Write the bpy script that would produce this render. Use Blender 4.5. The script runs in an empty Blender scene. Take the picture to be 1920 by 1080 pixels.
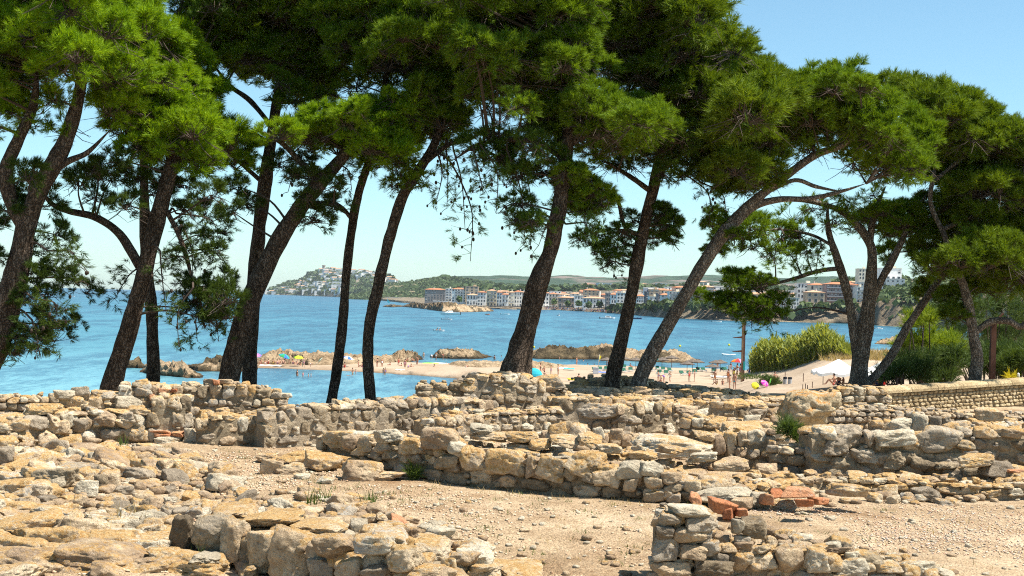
import bpy, math, random
import numpy as np
from mathutils import Vector, Matrix

R = random.Random(7)
N = np.random.default_rng(7)
rad = math.radians
S = bpy.context.scene
COL = S.collection

# ------------------------------------------------------------------ camera, sky, sun, exposure
CAMZ, FPX = 13.0, 2666.667
HZ0, ROLL = 557.5, 0.0272          # row of the true horizontal at the middle of the picture, and its slope
cd = bpy.data.cameras.new('camera')
cam = bpy.data.objects.new('camera', cd); COL.objects.link(cam); S.camera = cam
cd.sensor_width = 36.0; cd.lens = 36.0 * FPX / 1920.0; cd.clip_start = 0.3; cd.clip_end = 40000.0
rho = math.atan(ROLL); pit = math.atan((HZ0 - 540.0) / FPX)
fw = Vector((0, math.cos(pit), math.sin(pit)))
r0 = Vector((1, 0, 0)); u0 = r0.cross(fw)
rt = (r0 * math.cos(rho) + u0 * math.sin(rho)).normalized()
up = rt.cross(fw).normalized()
M = Matrix((rt, up, -fw)).transposed().to_4x4(); M.translation = Vector((0, 0, CAMZ))
cam.matrix_world = M

SUN_EL, SUN_AZ = rad(61), rad(101)   # azimuth from straight ahead towards the right
sunv = Vector((math.sin(SUN_AZ) * math.cos(SUN_EL), math.cos(SUN_AZ) * math.cos(SUN_EL), math.sin(SUN_EL)))
W = bpy.data.worlds.new('World'); S.world = W; W.use_nodes = True
nt = W.node_tree; bg = nt.nodes['Background']
sk = nt.nodes.new('ShaderNodeTexSky'); sk.sky_type = 'NISHITA'; sk.sun_disc = False
sk.sun_elevation = SUN_EL; sk.sun_rotation = SUN_AZ; sk.altitude = 2000
sk.air_density = 1.0; sk.dust_density = 3.0; sk.ozone_density = 5.0
tn = nt.nodes.new('ShaderNodeMix'); tn.data_type = 'RGBA'; tn.blend_type = 'MULTIPLY'; tn.inputs[0].default_value = 1.0; tn.inputs[7].default_value = (1.03, 1.17, .98, 1)
nt.links.new(sk.outputs[0], tn.inputs[6]); nt.links.new(tn.outputs[2], bg.inputs[0]); bg.inputs[1].default_value = 0.090
sl = bpy.data.lights.new('sun', 'SUN'); sl.energy = 4.8; sl.angle = rad(0.5); sl.color = (1.0, 0.94, 0.84)
so = bpy.data.objects.new('sun', sl); COL.objects.link(so)
so.rotation_euler = (-sunv).to_track_quat('-Z', 'Y').to_euler(); so.location = (30, 0, 60)
vs = S.view_settings
vs.view_transform = 'Standard'; vs.look = 'None'; vs.gamma = 1.0; vs.use_curve_mapping = False
vs.exposure = 1.1
S.cycles.use_denoising = False; S.cycles.filter_width = 1.1
S.cycles.max_bounces = 8; S.cycles.diffuse_bounces = 4; S.cycles.glossy_bounces = 2
S.cycles.transmission_bounces = 4; S.cycles.transparent_max_bounces = 6
S.cycles.use_adaptive_sampling = True; S.cycles.adaptive_threshold = 0.01
S.cycles.sample_clamp_indirect = 6.0

# ------------------------------------------------------------------ helpers: pixels of the 1920 x 1080 photograph -> points in the place
def ray(px, py):
    return fw + rt * ((px - 960.0) / FPX) + up * ((540.0 - py) / FPX)
def at(px, py, Y):
    d = ray(px, py); k = Y / d.y
    return Vector((d.x * k, Y, CAMZ + d.z * k))
def onz(px, py, z):
    d = ray(px, py); k = (z - CAMZ) / d.z
    return Vector((d.x * k, d.y * k, z))
RE = 7.4e6
def sea(px, py):
    d = ray(px, py); z = 0.0
    for _ in range(12):
        k = min((z - CAMZ) / min(d.z, -1e-5), 16000.0)
        x, y = d.x * k, d.y * k
        z = -(x * x + y * y) / (2 * RE)
    return Vector((x, y, z))
ZG = 10.7                            # level of the excavated floor
def G(px, py): return onz(px, py, ZG)

def lerp_list(pts, x, j=1):
    xs = [p[0] for p in pts]; ys = [p[j] for p in pts]
    return float(np.interp(x, xs, ys))

def _h(ix, iy, iz):
    n = (ix * 374761393 + iy * 668265263 + iz * 2147483647 + 1013904223) & 0xFFFFFFFF
    n = ((n ^ (n >> 13)) * 1274126177) & 0xFFFFFFFF
    return ((n ^ (n >> 16)) & 0xFFFF) / 65535.0
def vnoise(P):
    P = np.asarray(P, float); I = np.floor(P).astype(np.int64); f = P - I; f = f * f * (3 - 2 * f)
    o = 0
    for dx in (0, 1):
        for dy in (0, 1):
            for dz in (0, 1):
                w = (f[:, 0] if dx else 1 - f[:, 0]) * (f[:, 1] if dy else 1 - f[:, 1]) * (f[:, 2] if dz else 1 - f[:, 2])
                o = o + w * _h(I[:, 0] + dx, I[:, 1] + dy, I[:, 2] + dz)
    return o * 2 - 1
def fbm(P, oct=4, rough=.5):
    P = np.asarray(P, float); o = 0; a = 1.0
    for k in range(oct):
        o = o + a * vnoise(P * 2 ** k + 17.3 * k); a *= rough
    return o

def mesh(name, V, F, mats=(), smooth=False, midx=None):
    me = bpy.data.meshes.new(name)
    V = np.asarray(V, np.float32)
    if isinstance(F, np.ndarray):
        k = F.shape[1]; m = len(F)
        me.vertices.add(len(V)); me.vertices.foreach_set('co', V.ravel())
        me.loops.add(m * k); me.loops.foreach_set('vertex_index', F.astype(np.int32).ravel())
        me.polygons.add(m); me.polygons.foreach_set('loop_start', np.arange(0, m * k, k, dtype=np.int32))
        me.update(calc_edges=True)
    else:
        me.from_pydata([tuple(map(float, v)) for v in V], [], [tuple(map(int, f)) for f in F])
    for m_ in (mats if isinstance(mats, (list, tuple)) else [mats]):
        me.materials.append(m_)
    if smooth: me.polygons.foreach_set('use_smooth', np.ones(len(me.polygons), bool))
    if midx is not None: me.polygons.foreach_set('material_index', np.asarray(midx, np.int32))
    me.update()
    return me
def obj(name, me, parent=None, loc=None, rot=None, scale=None):
    o = bpy.data.objects.new(name, me); COL.objects.link(o)
    if loc is not None: o.location = loc
    if rot is not None: o.rotation_euler = rot
    if scale is not None: o.scale = scale
    if parent is not None: o.parent = parent
    return o
def tag(o, label=None, cat=None, group=None, kind=None):
    if label: o['label'] = label
    if cat: o['category'] = cat
    if group: o['group'] = group
    if kind: o['kind'] = kind
    return o
def empty(name, loc=(0, 0, 0), rz=0):
    o = bpy.data.objects.new(name, None); COL.objects.link(o); o.location = loc; o.rotation_euler = (0, 0, rz)
    o.empty_display_size = .3
    return o
def copy_tree(o, parent=None):
    c = o.copy(); COL.objects.link(c); c.parent = parent
    for ch in list(o.children): copy_tree(ch, c)
    return c

class MB:
    def __init__(s): s.V = []; s.F = []; s.m = []
    def add(s, V, F, m=0):
        b = len(s.V); s.V += [tuple(v) for v in V]; s.F += [tuple(i + b for i in f) for f in F]; s.m += [m] * len(F); return s
    def box(s, c, d, m=0, rz=0.0):
        x, y, z = d[0] / 2, d[1] / 2, d[2] / 2; ca, sa = math.cos(rz), math.sin(rz)
        V = []
        for i in (-1, 1):
            for j in (-1, 1):
                for k in (-1, 1):
                    X, Y = i * x, j * y
                    V.append((c[0] + X * ca - Y * sa, c[1] + X * sa + Y * ca, c[2] + k * z))
        return s.add(V, [(0, 1, 3, 2), (4, 6, 7, 5), (0, 4, 5, 1), (2, 3, 7, 6), (0, 2, 6, 4), (1, 5, 7, 3)], m)
    def tube(s, P, r, n=8, m=0, cap=True):
        V, F = tube(P, r, n, cap); return s.add(V, F, m)
    def build(s, name, mats, parent=None, smooth=False, **k):
        return obj(name, mesh(name, s.V, s.F, mats, smooth, s.m), parent, **k)

def tube(P, r, n=8, cap=True):
    P = [Vector(p) for p in P]; k = len(P)
    if not hasattr(r, '__len__'): r = [r] * k
    V, F = [], []
    t = (P[1] - P[0]).normalized()
    a = t.orthogonal().normalized()
    for i in range(k):
        t2 = (P[min(i + 1, k - 1)] - P[max(i - 1, 0)]).normalized()
        a = (a - t2 * a.dot(t2)).normalized(); b = t2.cross(a)
        for j in range(n):
            q = 2 * math.pi * j / n
            V.append(P[i] + (a * math.cos(q) + b * math.sin(q)) * r[i])
    for i in range(k - 1):
        for j in range(n):
            j2 = (j + 1) % n
            F.append((i * n + j, i * n + j2, (i + 1) * n + j2, (i + 1) * n + j))
    if cap:
        F.append(tuple(range(n))[::-1]); F.append(tuple(range((k - 1) * n, k * n)))
    return V, F
def spline(P, per=6):
    P = [Vector(p) for p in P]; Q = [P[0] * 2 - P[1]] + P + [P[-1] * 2 - P[-2]]
    o = []
    for i in range(1, len(Q) - 2):
        for k in range(per):
            t = k / per; a, b, c, d = Q[i - 1], Q[i], Q[i + 1], Q[i + 2]
            o.append(.5 * (b * 2 + (c - a) * t + (a * 2 - b * 5 + c * 4 - d) * t * t + (b * 3 - a - c * 3 + d) * t ** 3))
    o.append(P[-1]); return o
def inpoly(px, py, poly):
    r = False; j = len(poly) - 1
    for i in range(len(poly)):
        xi, yi = poly[i]; xj, yj = poly[j]
        if (yi > py) != (yj > py) and px < (xj - xi) * (py - yi) / (yj - yi) + xi: r = not r
        j = i
    return r

# ------------------------------------------------------------------ materials
def _new(name):
    m = bpy.data.materials.new(name); m.use_nodes = True
    t = m.node_tree; p = t.nodes['Principled BSDF']
    return m, t, p
def node(t, typ, **k):
    n = t.nodes.new(typ)
    for a, b in k.items():
        if a in n.inputs: n.inputs[a].default_value = b
        else: setattr(n, a, b)
    return n
def ramp(t, src, stops):
    n = t.nodes.new('ShaderNodeValToRGB'); e = n.color_ramp.elements
    while len(e) < len(stops): e.new(.5)
    for i, (p, c) in enumerate(stops):
        e[i].position = p; e[i].color = (*c, 1) if len(c) == 3 else c
    t.links.new(src, n.inputs[0]); return n.outputs[0]
def noise(t, vec, scale, detail=4, rough=.55, dist=0.0):
    n = t.nodes.new('ShaderNodeTexNoise'); n.inputs['Scale'].default_value = scale
    n.inputs['Detail'].default_value = detail; n.inputs['Roughness'].default_value = rough; n.inputs['Distortion'].default_value = dist
    t.links.new(vec, n.inputs['Vector']); return n.outputs[0]
def mixc(t, fac, a, b, mode='MIX'):
    n = t.nodes.new('ShaderNodeMix'); n.data_type = 'RGBA'; n.blend_type = mode
    for s, v in ((n.inputs[0], fac), (n.inputs[6], a), (n.inputs[7], b)):
        if hasattr(v, 'links'): t.links.new(v, s)
        elif isinstance(v, (tuple, list)): s.default_value = (*v[:3], 1)
        else: s.default_value = v
    return n.outputs[2]
def mth(t, op, a, b=None, clamp=False):
    n = t.nodes.new('ShaderNodeMath'); n.operation = op; n.use_clamp = clamp
    for s, v in ((n.inputs[0], a), (n.inputs[1], b)):
        if v is None: continue
        if hasattr(v, 'links'): t.links.new(v, s)
        else: s.default_value = v
    return n.outputs[0]
def geo(t): return t.nodes.new('ShaderNodeNewGeometry')
def bump(t, p, h, strength, dist):
    b = t.nodes.new('ShaderNodeBump'); b.inputs['Strength'].default_value = strength; b.inputs['Distance'].default_value = dist
    t.links.new(h, b.inputs['Height']); t.links.new(b.outputs[0], p.inputs['Normal'])
def vscale(t, vec, s):
    n = t.nodes.new('ShaderNodeMapping'); n.inputs['Scale'].default_value = s; t.links.new(vec, n.inputs[0]); return n.outputs[0]

def plain(name, c, rough=.7, var=.0, scale=8, spec=.3):
    m, t, p = _new(name)
    p.inputs['Roughness'].default_value = rough; p.inputs['Specular IOR Level'].default_value = spec
    if var:
        g = geo(t); n = noise(t, g.outputs['Position'], scale, 4)
        t.links.new(ramp(t, n, [(.3, tuple(x * (1 - var) for x in c)), (.7, tuple(min(1, x * (1 + var)) for x in c))]), p.inputs['Base Color'])
    else: p.inputs['Base Color'].default_value = (*c, 1)
    return m

def stone_mat(name, cols, lichen, lich_col=(.53, .30, .085), white=.5, bmp=1.0, rnd=.35, dark=0.0):
    m, t, p = _new(name); g = geo(t); P = g.outputs['Position']
    oi = t.nodes.new('ShaderNodeObjectInfo')
    n1 = noise(t, P, 2.7, 8, .62)
    rr = mth(t, 'ADD', mth(t, 'MULTIPLY', oi.outputs['Random'], rnd), mth(t, 'SUBTRACT', n1, rnd / 2))
    c = ramp(t, rr, [(.28, cols[0]), (.45, cols[1]), (.58, cols[2]), (.75, cols[3])])
    # mottled crust: blotches of the stone's own pale and dark minerals
    nb = noise(t, P, 17, 9, .75, .3)
    c = mixc(t, .8, c, ramp(t, nb, [(.30, (.58, .53, .47)), (.45, (.98, .96, .93)), (.55, (1.14, 1.12, 1.08)), (.72, (1.42, 1.40, 1.34))]), 'MULTIPLY')
    n2 = noise(t, P, 60, 6, .75)
    c = mixc(t, .7, c, ramp(t, n2, [(.28, (.5, .47, .43)), (.5, (1, 1, 1)), (.75, (1.3, 1.28, 1.22))]), 'MULTIPLY')
    # orange crust lichen, thickest on the tops
    sep = t.nodes.new('ShaderNodeSeparateXYZ'); t.links.new(g.outputs['Normal'], sep.inputs[0])
    upn = mth(t, 'MULTIPLY', sep.outputs[2], .10)
    n3 = mth(t, 'ADD', mth(t, 'ADD', mth(t, 'MULTIPLY', noise(t, P, 4.0, 4, .6, .6), .42), mth(t, 'MULTIPLY', noise(t, P, 26, 9, .82, .3), .58)), upn)
    ob = mth(t, 'MULTIPLY', mth(t, 'SUBTRACT', oi.outputs['Random'], .5), .16)
    lf = ramp(t, mth(t, 'ADD', n3, ob), [(.665 - lichen * .2, (0, 0, 0)), (.725 - lichen * .2, (1, 1, 1))])
    lc = ramp(t, noise(t, P, 31, 6, .7), [(.3, (lich_col[0] * .72, lich_col[1] * .55, lich_col[2] * .32)), (.48, lich_col), (.66, (lich_col[0] * 1.2, lich_col[1] * 1.62, lich_col[2] * 3.2))])
    c = mixc(t, mth(t, 'MULTIPLY', lf, .82), c, lc)
    # pale grey lichen spots
    n5 = noise(t, P, 21, 9, .78)
    wf = ramp(t, n5, [(.58, (0, 0, 0)), (.63, (1, 1, 1))])
    c = mixc(t, mth(t, 'MULTIPLY', wf, white), c, (.60, .58, .53))
    # pits and cracks
    n4 = noise(t, P, 8, 10, .72, .8)
    c = mixc(t, .7, c, ramp(t, n4, [(.30, (.20, .165, .13)), (.40, (1, 1, 1))]), 'MULTIPLY')
    t.links.new(c, p.inputs['Base Color'])
    p.inputs['Roughness'].default_value = .92; p.inputs['Specular IOR Level'].default_value = .15
    h = mth(t, 'ADD', mth(t, 'MULTIPLY', n4, 1.3), mth(t, 'ADD', mth(t, 'MULTIPLY', nb, .8), mth(t, 'MULTIPLY', n2, .25)))
    bump(t, p, h, bmp, .06)
    return m
TAN = [(.36, .26, .175), (.57, .44, .295), (.68, .56, .40), (.50, .415, .32)]
GREY = [(.25, .205, .155), (.37, .305, .23), (.48, .405, .31), (.41, .37, .315)]
PALE = [(.42, .36, .27), (.58, .51, .39), (.68, .61, .48), (.54, .50, .44)]
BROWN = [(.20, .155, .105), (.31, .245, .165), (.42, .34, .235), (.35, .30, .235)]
m_warm = stone_mat('stone_lichen', TAN, .50)
m_warm2 = stone_mat('stone_lichen_heavy', TAN, .78)
m_grey = stone_mat('stone_grey', GREY, .28, white=.45)
m_pale = stone_mat('stone_pale', PALE, .30, white=.4)
m_brown = stone_mat('stone_brown', BROWN, .30, white=.35)
m_mortar = stone_mat('old_mortar', [(.22, .175, .12), (.33, .265, .18), (.40, .325, .23), (.30, .25, .19)], .2, white=.1)
m_brick = stone_mat('fired_brick', [(.44, .16, .075), (.58, .25, .125), (.64, .33, .185), (.54, .30, .19)], 0.12, white=.35)
m_conglom = stone_mat('conglomerate', [(.30, .22, .13), (.44, .35, .22), (.55, .46, .32), (.40, .34, .26)], .45, (.55, .22, .025), white=.9, bmp=1.0)

def ground_mat():
    m, t, p = _new('trodden_earth'); g = geo(t); P = g.outputs['Position']
    c = ramp(t, noise(t, P, .9, 8, .65), [(.3, (.265, .187, .113)), (.5, (.375, .283, .183)), (.7, (.465, .375, .262))])
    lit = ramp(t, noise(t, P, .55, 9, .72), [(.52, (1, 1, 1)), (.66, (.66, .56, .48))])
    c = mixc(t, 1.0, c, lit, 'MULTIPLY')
    v = t.nodes.new('ShaderNodeTexVoronoi'); v.inputs['Scale'].default_value = 38; t.links.new(P, v.inputs['Vector'])
    hue = ramp(t, v.outputs['Color'], [(.0, (.55, .42, .33)), (.4, (1, 1, 1)), (.75, (1.3, 1.28, 1.25)), (1, (.75, .78, .82))])
    c = mixc(t, .7, c, hue, 'MULTIPLY')
    v2 = t.nodes.new('ShaderNodeTexVoronoi'); v2.inputs['Scale'].default_value = 90; t.links.new(P, v2.inputs['Vector'])
    c = mixc(t, .5, c, ramp(t, v2.outputs['Color'], [(.1, (.5, .45, .4)), (.5, (1, 1, 1)), (.9, (1.35, 1.3, 1.25))]), 'MULTIPLY')
    t.links.new(c, p.inputs['Base Color']); p.inputs['Roughness'].default_value = .95; p.inputs['Specular IOR Level'].default_value = .1
    h = mth(t, 'ADD', mth(t, 'MULTIPLY', v.outputs['Distance'], -.6), mth(t, 'ADD', noise(t, P, 14, 8, .7), mth(t, 'MULTIPLY', v2.outputs['Distance'], -.3)))
    bump(t, p, h, .9, .03)
    return m
m_ground = ground_mat()
def sand_mat():
    m, t, p = _new('beach_sand'); g = geo(t); P = g.outputs['Position']
    c = ramp(t, noise(t, P, .12, 8, .6), [(.3, (.29, .215, .145)), (.5, (.365, .28, .20)), (.7, (.42, .335, .245))])
    sep = t.nodes.new('ShaderNodeSeparateXYZ'); t.links.new(P, sep.inputs[0])
    wet = ramp(t, mth(t, 'ADD', sep.outputs[2], mth(t, 'MULTIPLY', noise(t, P, .4, 3), .25)), [(.12, (.52, .47, .42)), (.42, (1, 1, 1))])
    c = mixc(t, 1.0, c, wet, 'MULTIPLY')
    c = mixc(t, .35, c, ramp(t, noise(t, P, 2.5, 6, .7), [(.3, (.7, .68, .65)), (.6, (1.1, 1.1, 1.1))]), 'MULTIPLY')
    t.links.new(c, p.inputs['Base Color']); p.inputs['Roughness'].default_value = .95; p.inputs['Specular IOR Level'].default_value = .1
    bump(t, p, noise(t, P, 1.2, 6, .65), .6, .3)
    return m
m_sand = sand_mat()
def rock_mat(name, cols, scale=.35, b=1.0, bd=.8, waterline=True):
    m, t, p = _new(name); g = geo(t); P = g.outputs['Position']
    c = ramp(t, noise(t, P, scale, 9, .65, .3), [(.3, cols[0]), (.48, cols[1]), (.62, cols[2])])
    n2 = noise(t, vscale(t, P, (1, 1, 2.2)), scale * 5, 8, .7, .5)
    c = mixc(t, .8, c, ramp(t, n2, [(.32, (.30, .27, .24)), (.5, (1, 1, 1)), (.75, (1.25, 1.22, 1.15))]), 'MULTIPLY')
    if waterline:
        sep = t.nodes.new('ShaderNodeSeparateXYZ'); t.links.new(P, sep.inputs[0])
        wet = ramp(t, mth(t, 'ADD', sep.outputs[2], mth(t, 'MULTIPLY', noise(t, P, .3, 3), .5)), [(.35, (.33, .27, .2)), (.8, (1, 1, 1))])
        c = mixc(t, 1, c, wet, 'MULTIPLY')
    t.links.new(c, p.inputs['Base Color']); p.inputs['Roughness'].default_value = .9; p.inputs['Specular IOR Level'].default_value = .15
    bump(t, p, n2, b, bd)
    return m
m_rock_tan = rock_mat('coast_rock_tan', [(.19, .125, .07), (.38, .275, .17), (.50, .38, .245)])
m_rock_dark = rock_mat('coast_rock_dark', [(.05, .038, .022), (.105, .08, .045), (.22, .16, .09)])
m_cliff = rock_mat('cliff_rock', [(.10, .085, .055), (.24, .19, .13), (.38, .31, .22)], .05, 1.0, 6, False)

def sea_mat():
    m, t, p = _new('sea_water'); g = geo(t); P = g.outputs['Position']
    ln = t.nodes.new('ShaderNodeVectorMath'); ln.operation = 'LENGTH'; t.links.new(P, ln.inputs[0])
    lg = mth(t, 'DIVIDE', mth(t, 'LOGARITHM', ln.outputs['Value'], 10.0), 4.2)
    lg = mth(t, 'ADD', lg, mth(t, 'MULTIPLY', mth(t, 'SUBTRACT', noise(t, vscale(t, P, (.35, 1, 1)), .012, 5, .6), .5), .05))
    # shallow turquoise by the shore, deeper blue offshore
    c = ramp(t, lg, [(.515, (0.108, 0.252, 0.302)), (.555, (0.0756, 0.209, 0.274)), (.60, (0.0346, 0.137, 0.194)), (.72, (0.0216, 0.108, 0.169)), (.90, (0.00936, 0.0684, 0.13))])
    n1 = noise(t, vscale(t, P, (1, .20, 1)), .05, 9, .88)
    n3 = noise(t, vscale(t, P, (.6, .12, 1)), .012, 9, .86)
    c = mixc(t, .8, c, ramp(t, n3, [(.455, (.60, .72, .78)), (.5, (1, 1, 1)), (.545, (1.25, 1.18, 1.12))]), 'MULTIPLY')
    c = mixc(t, .75, c, ramp(t, n1, [(.455, (.34, .50, .60)), (.5, (1, 1, 1)), (.54, (1.42, 1.32, 1.22))]), 'MULTIPLY')
    t.links.new(c, p.inputs['Base Color'])
    p.inputs['Roughness'].default_value = .28; p.inputs['Specular IOR Level'].default_value = .30; p.inputs['IOR'].default_value = 1.33
    bump(t, p, mth(t, 'ADD', n1, mth(t, 'MULTIPLY', n3, 2.0)), .9, .55)
    return m
m_sea = sea_mat()

def bark_mat(name, c0, c1, c2):
    m, t, p = _new(name); g = geo(t); P = g.outputs['Position']
    w = t.nodes.new('ShaderNodeTexVoronoi'); w.inputs['Scale'].default_value = 21; w.feature = 'DISTANCE_TO_EDGE'
    v = t.nodes.new('ShaderNodeVectorMath'); v.operation = 'ADD'
    nn = t.nodes.new('ShaderNodeTexNoise'); nn.inputs['Scale'].default_value = 5; nn.inputs['Detail'].default_value = 4
    t.links.new(P, nn.inputs['Vector'])
    t.links.new(vscale(t, P, (1, 1, .30)), v.inputs[0])
    sc = t.nodes.new('ShaderNodeVectorMath'); sc.operation = 'SCALE'; sc.inputs['Scale'].default_value = .24
    t.links.new(nn.outputs['Color'], sc.inputs[0]); t.links.new(sc.outputs[0], v.inputs[1]); t.links.new(v.outputs[0], w.inputs['Vector'])
    d = w.outputs['Distance']
    c = ramp(t, noise(t, vscale(t, P, (1, 1, .4)), 7, 8, .7), [(.3, c0), (.5, c1), (.7, c2)])
    c = mixc(t, .85, c, ramp(t, d, [(.0, (.36, .32, .29)), (.14, (1, 1, 1)), (.4, (1.2, 1.18, 1.16))]), 'MULTIPLY')
    t.links.new(c, p.inputs['Base Color']); p.inputs['Roughness'].default_value = .95; p.inputs['Specular IOR Level'].default_value = .1
    h = mth(t, 'ADD', mth(t, 'MULTIPLY', ramp(t, d, [(0, (0, 0, 0)), (.16, (1, 1, 1))]), .7), noise(t, vscale(t, P, (1, 1, .5)), 30, 6, .7))
    bump(t, p, h, 1.0, .05)
    return m
m_bark = bark_mat('pine_bark_dark', (.06, .043, .031), (.145, .106, .078), (.25, .19, .145))
m_bark2 = bark_mat('pine_bark_grey', (.13, .105, .083), (.26, .215, .175), (.40, .34, .28))
m_twig = plain('dry_twig', (.075, .055, .043), .9, .35, 20)
m_cone = plain('pine_cone', (.055, .038, .026), .85, .3, 30)

def leaf_mat(name, a, b, trans=.35, scale=1.4):
    m, t, p = _new(name); t.nodes.remove(p)
    g = geo(t); P = g.outputs['Position']
    n = noise(t, P, scale, 5, .6)
    n = mth(t, 'ADD', mth(t, 'MULTIPLY', n, .65), mth(t, 'MULTIPLY', g.outputs['Random Per Island'], .35))
    ca = ramp(t, n, [(.25, a), (.72, b)])
    d = t.nodes.new('ShaderNodeBsdfDiffuse'); tr = t.nodes.new('ShaderNodeBsdfTranslucent')
    t.links.new(ca, d.inputs[0])
    t.links.new(mixc(t, 1, ca, (1.5, 1.4, .6), 'MULTIPLY'), tr.inputs[0])
    gl = t.nodes.new('ShaderNodeBsdfGlossy'); gl.inputs['Roughness'].default_value = .55; gl.inputs[0].default_value = (.5, .55, .4, 1)
    mx = t.nodes.new('ShaderNodeMixShader'); mx.inputs[0].default_value = trans
    t.links.new(d.outputs[0], mx.inputs[1]); t.links.new(tr.outputs[0], mx.inputs[2])
    m2 = t.nodes.new('ShaderNodeMixShader'); m2.inputs[0].default_value = .03
    t.links.new(mx.outputs[0], m2.inputs[1]); t.links.new(gl.outputs[0], m2.inputs[2])
    t.links.new(m2.outputs[0], t.nodes['Material Output'].inputs[0])
    return m
# ------------------------------------------------------------------ sea
def polar_sea():
    na, nr = 181, 110
    rs = 55.0 * (14600 / 55.0) ** (np.arange(nr) / (nr - 1)); an = np.linspace(-1.62, 1.62, na)
    A, B = np.meshgrid(rs, an, indexing='ij')
    X = A * np.sin(B); Y = A * np.cos(B); Z = -A * A / (2 * RE)
    V = np.stack([X, Y, Z], -1).reshape(-1, 3)
    i = np.arange(nr - 1)[:, None] * na + np.arange(na - 1)[None]
    F = np.stack([i, i + 1, i + na + 1, i + na], -1).reshape(-1, 4)[:, ::-1]
    o = obj('sea', mesh('sea', V, F, m_sea, True)); tag(o, 'turquoise bay with small wind ripples out to the horizon', kind='structure')
polar_sea()

# ------------------------------------------------------------------ excavated ground and slope towards the beach
PIT = [(1440, 905), (1530, 893), (1700, 900), (1830, 905), (1925, 915), (1925, 925), (1700, 918), (1520, 912)]
def ground_z(X, Y):
    X = np.asarray(X, float); Y = np.asarray(Y, float)
    P = np.stack([X, Y, 0 * X], -1).reshape(-1, 3)
    n = (fbm(P * .35, 3) * .045 + fbm(P * 1.7, 3) * .02).reshape(X.shape)
    u = X / np.maximum(Y, 4)
    zl = np.interp(Y, [0, 25.5, 28, 32, 38, 50, 70, 95, 130], [ZG, ZG, 10.4, 9.6, 8.4, 5.5, 1.5, -1.5, -3])
    zm = np.interp(Y, [0, 33, 60, 100, 150, 180, 200, 240, 270, 282, 300, 330], [ZG, ZG, 7.4, 4.6, 3.0, 2.1, 1.7, 1.1, .5, -.05, -.8, -2])
    zr = np.interp(Y, [0, 37, 60, 100, 130, 160, 185, 205, 225, 250, 275, 330], [ZG, ZG, 7.9, 5.7, 4.9, 4.2, 3.6, 3.9, 3.2, 1.6, -.5, -2])
    zd = np.interp(Y, [0, 37, 60, 100, 130, 160, 185, 200, 225, 250, 275, 330], [ZG, ZG, 8.1, 6.0, 5.5, 6.0, 7.0, 7.0, 4.5, 2, -.5, -2])
    a = np.clip((u + .062) / .04, 0, 1); a = a * a * (3 - 2 * a)
    b = np.clip((u - .145) / .04, 0, 1); b = b * b * (3 - 2 * b)
    c = np.clip((u - .178) / .06, 0, 1); c = c * c * (3 - 2 * c)
    z = zl * (1 - a) + zm * a
    z = z * (1 - b) + zr * b
    z = z * (1 - c) + zd * c
    return z + n * np.where(Y < 60, 1, 2.2)
def grid_mesh(name, us, ys, zf, mat, kind='structure', label=None):
    U, Yg = np.meshgrid(us, ys, indexing='xy'); X = U * Yg
    Z = zf(X, Yg)
    V = np.stack([X, Yg, Z], -1).reshape(-1, 3); nu = len(us)
    i = np.arange(len(ys) - 1)[:, None] * nu + np.arange(nu - 1)[None]
    F = np.stack([i, i + 1, i + nu + 1, i + nu], -1).reshape(-1, 4)
    o = obj(name, mesh(name, V, F, mat, True)); tag(o, label, kind=kind); return o
ys = np.concatenate([np.arange(2, 9, .5), np.arange(9, 38.01, .16)])
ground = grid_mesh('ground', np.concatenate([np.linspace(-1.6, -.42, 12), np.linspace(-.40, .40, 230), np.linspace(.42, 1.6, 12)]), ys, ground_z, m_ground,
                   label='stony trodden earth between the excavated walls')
ys2 = np.concatenate([np.arange(38, 60, 2.), np.arange(60, 330, 2.5)])
slope = grid_mesh('beach', np.concatenate([np.linspace(-1.6, -.45, 10), np.linspace(-.42, .5, 260), np.linspace(.55, 1.5, 12)]), ys2, ground_z, m_sand,
                  label='pale sandy beach and dune falling to the water')
def HZ(X, Y): return float(ground_z(np.array([X]), np.array([Y]))[0])
def on_terrain(px, py):
    """first point of the terrain that the pixel's ray meets"""
    d = ray(px, py); ys_ = np.arange(38, 325, .5); k = ys_ / d.y
    zz = CAMZ + d.z * k; h = ground_z(d.x * k, ys_)
    w = np.nonzero(h >= zz)[0]
    if len(w) == 0 or h[w[0]] < 0: return sea(px, py)
    return Vector((d.x * k[w[0]], ys_[w[0]], h[w[0]]))

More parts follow.
